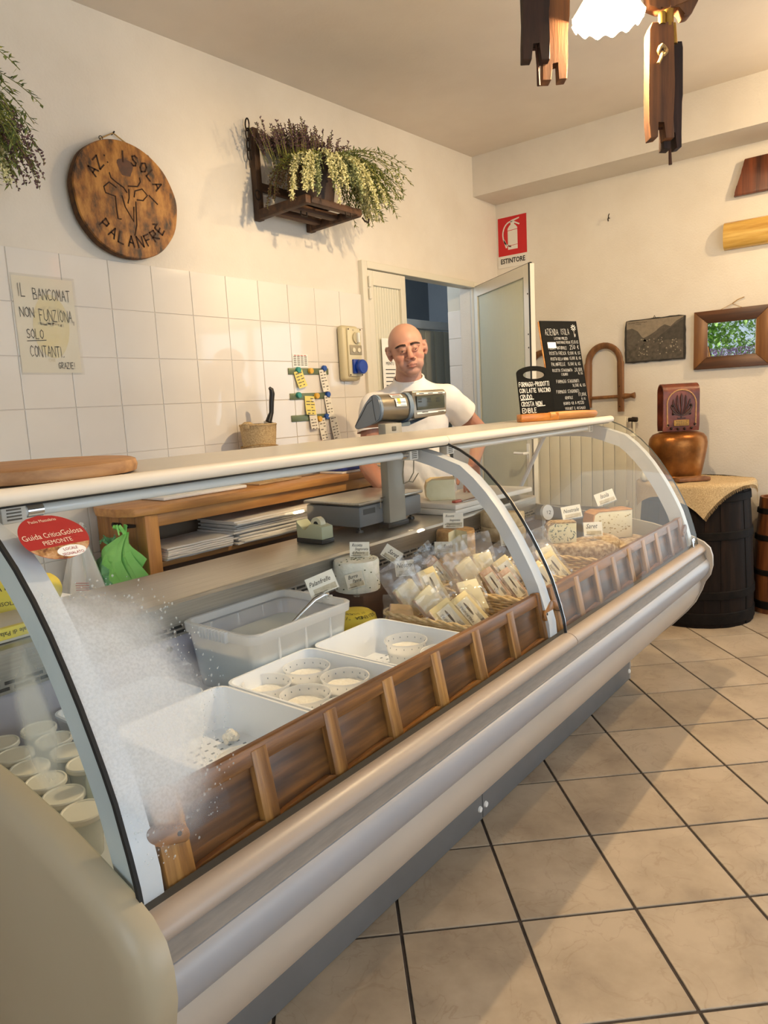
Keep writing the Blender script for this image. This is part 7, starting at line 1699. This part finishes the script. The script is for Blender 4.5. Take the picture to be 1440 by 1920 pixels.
# ------------------------------------------------------------------ the man behind the counter
MO = (2.85, 2.125, 0.0); MRZ = math.atan2(-.80175, .59767)    # local x: to the viewer's right, local -y: towards the customer
man = thing('person', 'bald man in a white t-shirt behind the counter, leaning on his hands', 'person', MO, MRZ)
def bone(mb, p0, p1, r0, r1, seg=18):
    mb.cyl(p0, p1, r0, r1, seg); mb.ball(p0, r0*.998, seg, 10); mb.ball(p1, r1*.998, seg, 10)
def chain(mb, pts, rs, seg=16):
    for a, b, r0, r1 in zip(pts, pts[1:], rs, rs[1:]): bone(mb, a, b, r0, r1, seg)
def fused(mb, voxel, smooth_it, fac=.5):
    """one continuous closed surface from overlapping volumes"""
    me = bpy.data.meshes.new('tmp'); bmesh.ops.recalc_face_normals(mb.bm, faces=mb.bm.faces); mb.bm.to_mesh(me); mb.bm.free()
    o = bpy.data.objects.new('tmp', me); C.objects.link(o)
    m = o.modifiers.new('r', 'REMESH'); m.mode = 'VOXEL'; m.voxel_size = voxel
    if smooth_it: s = o.modifiers.new('s', 'SMOOTH'); s.factor = fac; s.iterations = smooth_it
    dg = bpy.context.evaluated_depsgraph_get(); dg.update(); out = bpy.data.meshes.new_from_object(o.evaluated_get(dg))
    bpy.data.objects.remove(o); bpy.data.meshes.remove(me)
    return out
HM_ = Matrix.Translation((.046, -.035, 1.656)) @ Matrix.Rotation(math.radians(-9), 4, 'Y') @ Matrix.Rotation(math.radians(4), 4, 'Z') @ Matrix.Rotation(math.radians(3), 4, 'X') @ Matrix.Diagonal((1.05, 1, 1, 1))
HMI = HM_.inverted()
mb = MB(); mb.T = HM_
B = mb.ball
B((0, .016, .034), (.080, .098, .092), 40, 26)
B((0, -.014, -.006), (.072, .076, .100), 36, 24)
B((0, -.012, -.052), (.066, .068, .066), 36, 24)
B((0, -.030, -.078), (.055, .060, .048), 32, 20)
B((0, -.062, -.102), (.036, .028, .026), 24, 14)
for s in (-1, 1):
    B((s*.038, -.056, -.036), (.030, .032, .032), 24, 16)
    B((s*.030, -.058, -.068), (.030, .034, .034), 24, 16)
    mb.tube([(s*.006, -.0885, .014), (s*.020, -.0900, .0185), (s*.036, -.0845, .0185), (s*.054, -.068, .012)], [.010, .0115, .0115, .009], 12)
    B((s*.0150, -.0985, -.044), (.0115, .0120, .0095), 18, 12)
    # lids
    mb.tube([(s*.0125, -.0890, -.003), (s*.0185, -.0950, .0018), (s*.0285, -.0968, .0032), (s*.0375, -.0905, .0008), (s*.0435, -.083, -.004)], [.004, .0052, .0056, .0052, .004], 10)
    mb.tube([(s*.0135, -.0885, -.006), (s*.0215, -.0930, -.0112), (s*.0295, -.0930, -.0122), (s*.0375, -.0890, -.010), (s*.0445, -.082, -.005)], [.003, .0040, .0042, .0040, .003], 10)
    # ears
    E_ = Matrix.Rotation(s*.45, 4, 'Z')
    B((s*.082, .012, -.004), (.011, .025, .032), 20, 14, E_)
    mb.tube([(s*.079, -.006, .012), (s*.086, .002, .027), (s*.092, .018, .030), (s*.095, .032, .018), (s*.093, .034, 0), (s*.088, .022, -.022), (s*.082, .004, -.034), (s*.078, -.004, -.03)], [.0045, .005, .0052, .0052, .005, .0055, .007, .005], 10)
    B((s*.0795, -.008, -.006), (.006, .007, .009), 10, 8)
mb.tube([(0, -.086, .018), (0, -.0965, .003), (0, -.1065, -.017), (0, -.1150, -.035), (0, -.1145, -.042)], [.010, .0098, .0115, .0145, .0155], 16)
mb.tube([(-.0265, -.0850, -.0760), (-.014, -.0945, -.0700), (-.004, -.0980, -.0675), (.004, -.0980, -.0675), (.014, -.0945, -.0690), (.0275, -.0845, -.0715)], [.003, .0056, .0060, .0060, .0056, .003], 10)
mb.tube([(-.023, -.0860, -.0795), (-.01, -.0955, -.0812), (0, -.0975, -.0818), (.01, -.0955, -.0805), (.024, -.0855, -.0765)], [.003, .0060, .0070, .0060, .003], 10)
B((0, -.082, -.060), (.026, .016, .016), 20, 14)
mb.T = Matrix.Identity(4)
# neck, trunk, limbs
chain(mb, [HM_ @ Vector((0, .028, -.055)), Vector((.047, .012, 1.515)), Vector((.05, .04, 1.44))], [.062, .064, .075], 24)
for s in (-1, 1): chain(mb, [HM_ @ Vector((s*.045, .03, -.05)), Vector((.05+s*.03, -.03, 1.465))], [.02, .016], 12)
SHL, SHR = Vector((-.132, .035, 1.39)), Vector((.232, .035, 1.41))
for S_ in (SHL, SHR): bone(mb, (.05, .04, 1.45), S_, .055, .058)
mb.ball((.05, .05, 1.28), (.165, .105, .18), 28, 18); mb.ball((.075, .045, 1.08), (.15, .12, .18), 28, 18); mb.ball((.09, .07, .95), (.155, .12, .14), 28, 18)
ELL, WRL = Vector((-.176, -.02, 1.10)), Vector((-.095, -.235, 1.005))
ELR, WRR = Vector((.414, .195, 1.238)), Vector((.352, -.015, 1.09))
chain(mb, [SHL, SHL.lerp(ELL, .5), ELL], [.056, .052, .043]); chain(mb, [ELL, ELL.lerp(WRL, .3), WRL], [.042, .044, .029])
chain(mb, [SHR, SHR.lerp(ELR, .5), ELR], [.056, .050, .041]); chain(mb, [ELR, ELR.lerp(WRR, .3), WRR], [.041, .043, .028])
def hand(w, d, side, th):
    """palm from wrist w along d; side = towards the thumb; th = palm normal (away from the back of the hand)"""
    d = Vector(d).normalized(); side = Vector(side); side = (side-d*side.dot(d)).normalized(); n = Vector(th); n = (n-d*n.dot(d)-side*n.dot(side)).normalized()
    for k in range(5):
        u = (k-2)/2*.030; bone(mb, w+side*u*.5, w+d*.085+side*u+n*(-.004+abs(u)*.1), .015, .0115, 12)
    for k, (u, L) in enumerate(((.031, .068), (.0105, .078), (-.0105, .072), (-.031, .056))):
        p0 = w+d*.088+side*u; p1 = p0+(d*.9+n*.25+side*u*1.6).normalized()*L*.42; p2 = p1+(d*.75+n*.6+side*u*1.2).normalized()*L*.32; p3 = p2+(d*.5+n*.85).normalized()*L*.26
        chain(mb, [p0, p1, p2, p3], [.0105, .0095, .0088, .0075], 12)
    t0 = w+d*.025+side*.026+n*.004; t1 = t0+(d*.55+side*.75+n*.25).normalized()*.045; t2 = t1+(d*.85+side*.3+n*.35).normalized()*.032; t3 = t2+(d*.9+n*.4).normalized()*.024
    chain(mb, [t0, t1, t2, t3], [.015, .0125, .011, .009], 12)
hand(WRR, (-.16, -.50, -.75), (-.85, .15, .1), (.1, .45, -.6))
hand(WRL, (.35, -.75, -.42), (.8, .3, .0), (.0, -.2, -.9))
HPL, HPR = Vector((.03, .11, .90)), Vector((.165, .11, .90))
FTL, FTR = Vector((.035, .19, .085)), Vector((.165, .19, .085))
for h_, f_ in ((HPL, FTL), (HPR, FTR)):
    k_ = h_.lerp(f_, .5)+Vector((0, -.02, 0)); chain(mb, [h_, k_, f_], [.078, .055, .038]); bone(mb, f_+Vector((0, 0, -.03)), f_+Vector((-.10, -.09, -.055)), .034, .022)
body_me = fused(mb, .0036, 5)
# skin colour by place on the body (redder cheeks and nose, lips, shaved hair shadow)
def base(hexs): c = lin(hexs); return Vector(c[:3])
SK, TAN, LIP, SHD, ROSE, PALE = base('#c08e78'), base('#a8735a'), base('#a0604f'), base('#857068'), base('#b4705c'), base('#cfa28a')
ca = body_me.color_attributes.new('skin_tone', 'FLOAT_COLOR', 'POINT')
sm = lambda x, a, b: max(0.0, min(1.0, (x-a)/(b-a)))
for i, v in enumerate(body_me.vertices):
    c = SK.copy(); h = HMI @ v.co
    if v.co.z > 1.45:
        c = c.lerp(PALE, .35*sm(h.z, .03, .1))
        for s in (-1, 1): c = c.lerp(ROSE, .55*max(0, 1-math.sqrt(((h.x-s*.042)/.03)**2+((h.z+.035)/.032)**2))*(1 if h.y < -.02 else 0))
        c = c.lerp(ROSE, .6*max(0, 1-math.sqrt((h.x/.024)**2+((h.z+.038)/.028)**2))*(1 if h.y < -.085 else 0))
        st = sm(-h.z, .045, .075)*sm(.06-h.y, .0, .05); c = c.lerp(SHD, .34*st)
        c = c.lerp(SHD, .42*sm(h.y, -.035, .01)*sm(h.z, -.03, .0)*(1-sm(h.z, .075, .105)))      # shaved sides
        if h.y < -.075 and abs(h.x) < .027 and abs(h.z+.0755-abs(h.x)*.05) < .0125: c = c.lerp(LIP, .75*(1-abs(h.x)/.03))
        if h.y < -.07 and abs(h.x) < .025 and abs(h.z+.0742) < .0017: c = base('#5c2a20')
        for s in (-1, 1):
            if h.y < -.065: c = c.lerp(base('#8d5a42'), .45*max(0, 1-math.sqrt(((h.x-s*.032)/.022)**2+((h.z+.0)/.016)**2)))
    else: c = c.lerp(TAN, .55)
    if v.co.z < 1.12: c = c.lerp(ROSE, .25)
    ca.data[i].color = (*c, 1)
SKIN = bpy.data.materials.new('skin'); SKIN.use_nodes = True
nt = SKIN.node_tree; at = nt.nodes.new('ShaderNodeAttribute'); at.attribute_name = 'skin_tone'; bs = nt.nodes['Principled BSDF']
nt.links.new(at.outputs['Color'], bs.inputs['Base Color']); bs.inputs['Roughness'].default_value = .48; bs.inputs['Subsurface Weight'].default_value = .12; bs.inputs['Subsurface Scale'].default_value = .006
nz = nt.nodes.new('ShaderNodeTexNoise'); nz.inputs['Scale'].default_value = 260; bp = nt.nodes.new('ShaderNodeBump'); bp.inputs['Strength'].default_value = .12; bp.inputs['Distance'].default_value = .002
tc = nt.nodes.new('ShaderNodeTexCoord'); nt.links.new(tc.outputs['Object'], nz.inputs['Vector']); nt.links.new(nz.outputs['Fac'], bp.inputs['Height']); nt.links.new(bp.outputs['Normal'], bs.inputs['Normal'])
body_me.materials.clear(); body_me.materials.append(SKIN); body_me.shade_smooth()
bodyo = bpy.data.objects.new('body', body_me); C.objects.link(bodyo); bodyo.parent = man
from mathutils.bvhtree import BVHTree
FACE = BVHTree.FromPolygons([v.co for v in body_me.vertices], [tuple(q.vertices) for q in body_me.polygons])
def on_face(x, z, lift=.0012):
    o_ = HM_ @ Vector((x, -.3, z)); d_ = (HM_.to_3x3() @ Vector((0, 1, 0))).normalized(); hit = FACE.ray_cast(o_, d_)
    return (HMI @ hit[0]) + Vector((0, -lift, 0)) if hit[0] else Vector((x, -.09, z))
EYEW = mat('eye_white', '#d9cfc4', rough=.15); IRIS = mat('brown_iris', '#2e1a10', rough=.1); BROW = mat('dark_brow_hair', '#2a1c14', '#40291c', scale=200, rough=.8)
for s in (-1, 1):
    mb = MB(); mb.T = HM_; mb.ball((s*.0290, -.0838, -.0034), .0122, 18, 12); e = mb.build('eye', EYEW, man)
    mb = MB(); mb.T = HM_; mb.ball((s*.0290-.0004, -.0916, -.0040), (.0076, .0052, .0076), 14, 9); mb.build('iris', IRIS, e)
    mb = MB(); mb.T = HM_
    rr = random.Random(2+s)
    for k in range(360):
        u = rr.random(); x = .010+.040*u; z = .0175+.0060*math.sin(.35+u*2.5)-.002*u+rr.uniform(-.0050, .0050)*(1-.45*u)
        mb.tube([on_face(s*x, z, .0005), on_face(s*(x+.004), z+.0012, .0020), on_face(s*(x+.0085), z+.0006-.001*u, .0014)], [.0010, .0012, .0004], 4, cap=False)
    mb.build('eyebrow', BROW, man, kind='stuff')
# shirt
mb = MB()
for S_ in (SHL, SHR): chain(mb, [(.05, .035, 1.478), Vector((.05, .04, 1.445)).lerp(S_, .6), S_], [.068, .066, .068], 20)
mb.ball((.05, .05, 1.29), (.186, .122, .175), 30, 20); mb.ball((.05, .03, 1.33), (.16, .11, .10), 30, 20); mb.ball((.07, .038, 1.09), (.168, .138, .2), 30, 20); mb.ball((.09, .06, .95), (.172, .138, .15), 30, 20)
chain(mb, [SHL, SHL.lerp(ELL, .62)], [.070, .072], 22); chain(mb, [SHR, SHR.lerp(ELR, .60)], [.070, .072], 22)
chain(mb, [(.05, .03, 1.45), (.048, .012, 1.57)], [.083, .069], 24)
sh_me = fused(mb, .007, 6)
bm = bmesh.new(); bm.from_mesh(sh_me)
def cut(sel, co, no):
    f = [f for f in bm.faces if sel(f.calc_center_median())]; g = set(f)
    for x in f: g.update(x.edges); g.update(x.verts)
    bmesh.ops.bisect_plane(bm, geom=list(g), plane_co=co, plane_no=no, clear_outer=True, dist=1e-5)
cut(lambda p: p.z > 1.38 and abs(p.x-.05) < .13, Vector((.048, -.02, 1.508)), Vector((-.05, -.42, 1)))
cL = SHL.lerp(ELL, .40); cR = SHR.lerp(ELR, .46)
cut(lambda p: p.x < -.09 and 1.15 < p.z < 1.34 and (p-SHL.lerp(ELL, .5)).length < .16, cL, ((ELL-SHL).normalized()*.9+Vector((.25, 0, -.1))).normalized())
cut(lambda p: p.x > .25 and (p-SHR.lerp(ELR, .6)).length < .15, cR, (ELR-SHR).normalized())
cut(lambda p: p.z < 1.0, Vector((.09, .06, .90)), Vector((0, 0, -1)))
for v in bm.verts:
    p = v.co; q = Vector((p.x*5+p.z*3.0, p.y*5, p.z*4-p.x*2.5))
    a = noise.noise(q*1.6)*.007+noise.noise(q*4.2)*.003
    fold = abs(math.sin((p.z*26+p.x*22)+2*noise.noise(p*7)))*.006*sm(1.2-p.z, 0, .2)
    v.co += v.normal*(a+fold) if v.normal.length else Vector()
bm.to_mesh(sh_me); bm.free(); sh_me.materials.clear(); sh_me.materials.append(mat('white_tshirt', '#e9e6e2', '#efece8', scale=300, rough=.9, spec=.2)); sh_me.shade_smooth()
so = bpy.data.objects.new('t_shirt', sh_me); C.objects.link(so); so.parent = man
md = so.modifiers.new('s', 'SOLIDIFY'); md.thickness = .003; md.offset = 1
# collar band
mb = MB()
pts = []
for k in range(36):
    a = 2*PI*k/36; pts.append((.048+.0725*math.cos(a), .020+.069*math.sin(a), 1.508+.42*(.042+.072*math.sin(a))*.9+.004*math.cos(a)))
mb.tube(pts, .0052, 8, closed=True); mb.build('collar_band', mat('white_tshirt', '#e9e6e2'), so)
# trousers and shoes
mb = MB(); mb.ball((.095, .075, .93), (.165, .132, .12), 28, 18)
for h_, f_ in ((HPL, FTL), (HPR, FTR)):
    k_ = h_.lerp(f_, .5)+Vector((0, -.02, 0)); chain(mb, [h_+Vector((0, 0, .02)), k_, f_], [.092, .074, .064])
tr_me = fused(mb, .009, 3); bm = bmesh.new(); bm.from_mesh(tr_me)
bmesh.ops.bisect_plane(bm, geom=list(bm.faces)+list(bm.edges)+list(bm.verts), plane_co=(0, 0, .075), plane_no=(0, 0, -1), clear_outer=True)
for v in bm.verts: v.co += v.normal*.005*noise.noise(Vector((v.co.x*9+v.co.z*6, v.co.y*9, v.co.z*12)))
bm.to_mesh(tr_me); bm.free(); tr_me.materials.clear(); tr_me.materials.append(mat('beige_trousers', '#c3b193', '#cdbc9f', scale=60, rough=.9)); tr_me.shade_smooth()
to = bpy.data.objects.new('trousers', tr_me); C.objects.link(to); to.parent = man
for f_ in (FTL, FTR):
    mb = MB(); pts = [f_+Vector((.045, .04, -.045)), f_+Vector((0, 0, -.04)), f_+Vector((-.06, -.055, -.05)), f_+Vector((-.12, -.11, -.058))]; mb.tube(pts, [.036, .042, .04, .026], 14, flat=.85)
    for v in mb.bm.verts: v.co.z = max(v.co.z, .002)
    mb.build('shoe', mat('white_shoe', '#d9d6d0', rough=.5), man)
# cord hanging from under the canopy
mb = MB(); mb.box((2.035, 1.52, 1.255), (.03, .03, .03), .004); mb.tube([(2.035, 1.52, 1.245), (2.045, 1.52, 1.2), (2.04, 1.525, 1.15), (2.05, 1.53, 1.115), (2.075, 1.525, 1.12), (2.10, 1.52, 1.15), (2.11, 1.52, 1.24)], .0022, 6); mb.tube([(2.075, 1.525, 1.12), (2.10, 1.525, 1.115), (2.13, 1.52, 1.145)], .002, 6); mb.build('sensor_cord', mat('cord_grey', '#8d8672', rough=.7), ct)

# repeats of one kind share a group
for o in bpy.data.objects:
    b_ = o.name.split('.')[0]
    g_ = {'ricotta_mould': 'ricotta moulds in the white trays', 'yoghurt_tub': 'yoghurt tubs behind the end glass', 'packed_cheese': 'vacuum-packed cheeses in the baskets', 'price_tag': 'price tags in clear holders', 'magnet': 'round magnets on the wall strips', 'magnet_strip': 'magnet strips on the tiles', 'till_receipt': 'receipts pinned to the wall strips', 'woven_basket': 'woven baskets of packed cheese', 'plastic_tray': 'white plastic trays in the display', 'wooden_railing': 'wooden railings behind the front glass', 'cloth_bag': 'cloth bags on the sideboard pegs', 'wooden_collar': 'wooden animal collars on the right wall', 'chopping_board': None}.get(b_)
    if g_ and o.parent is None: o['group'] = g_
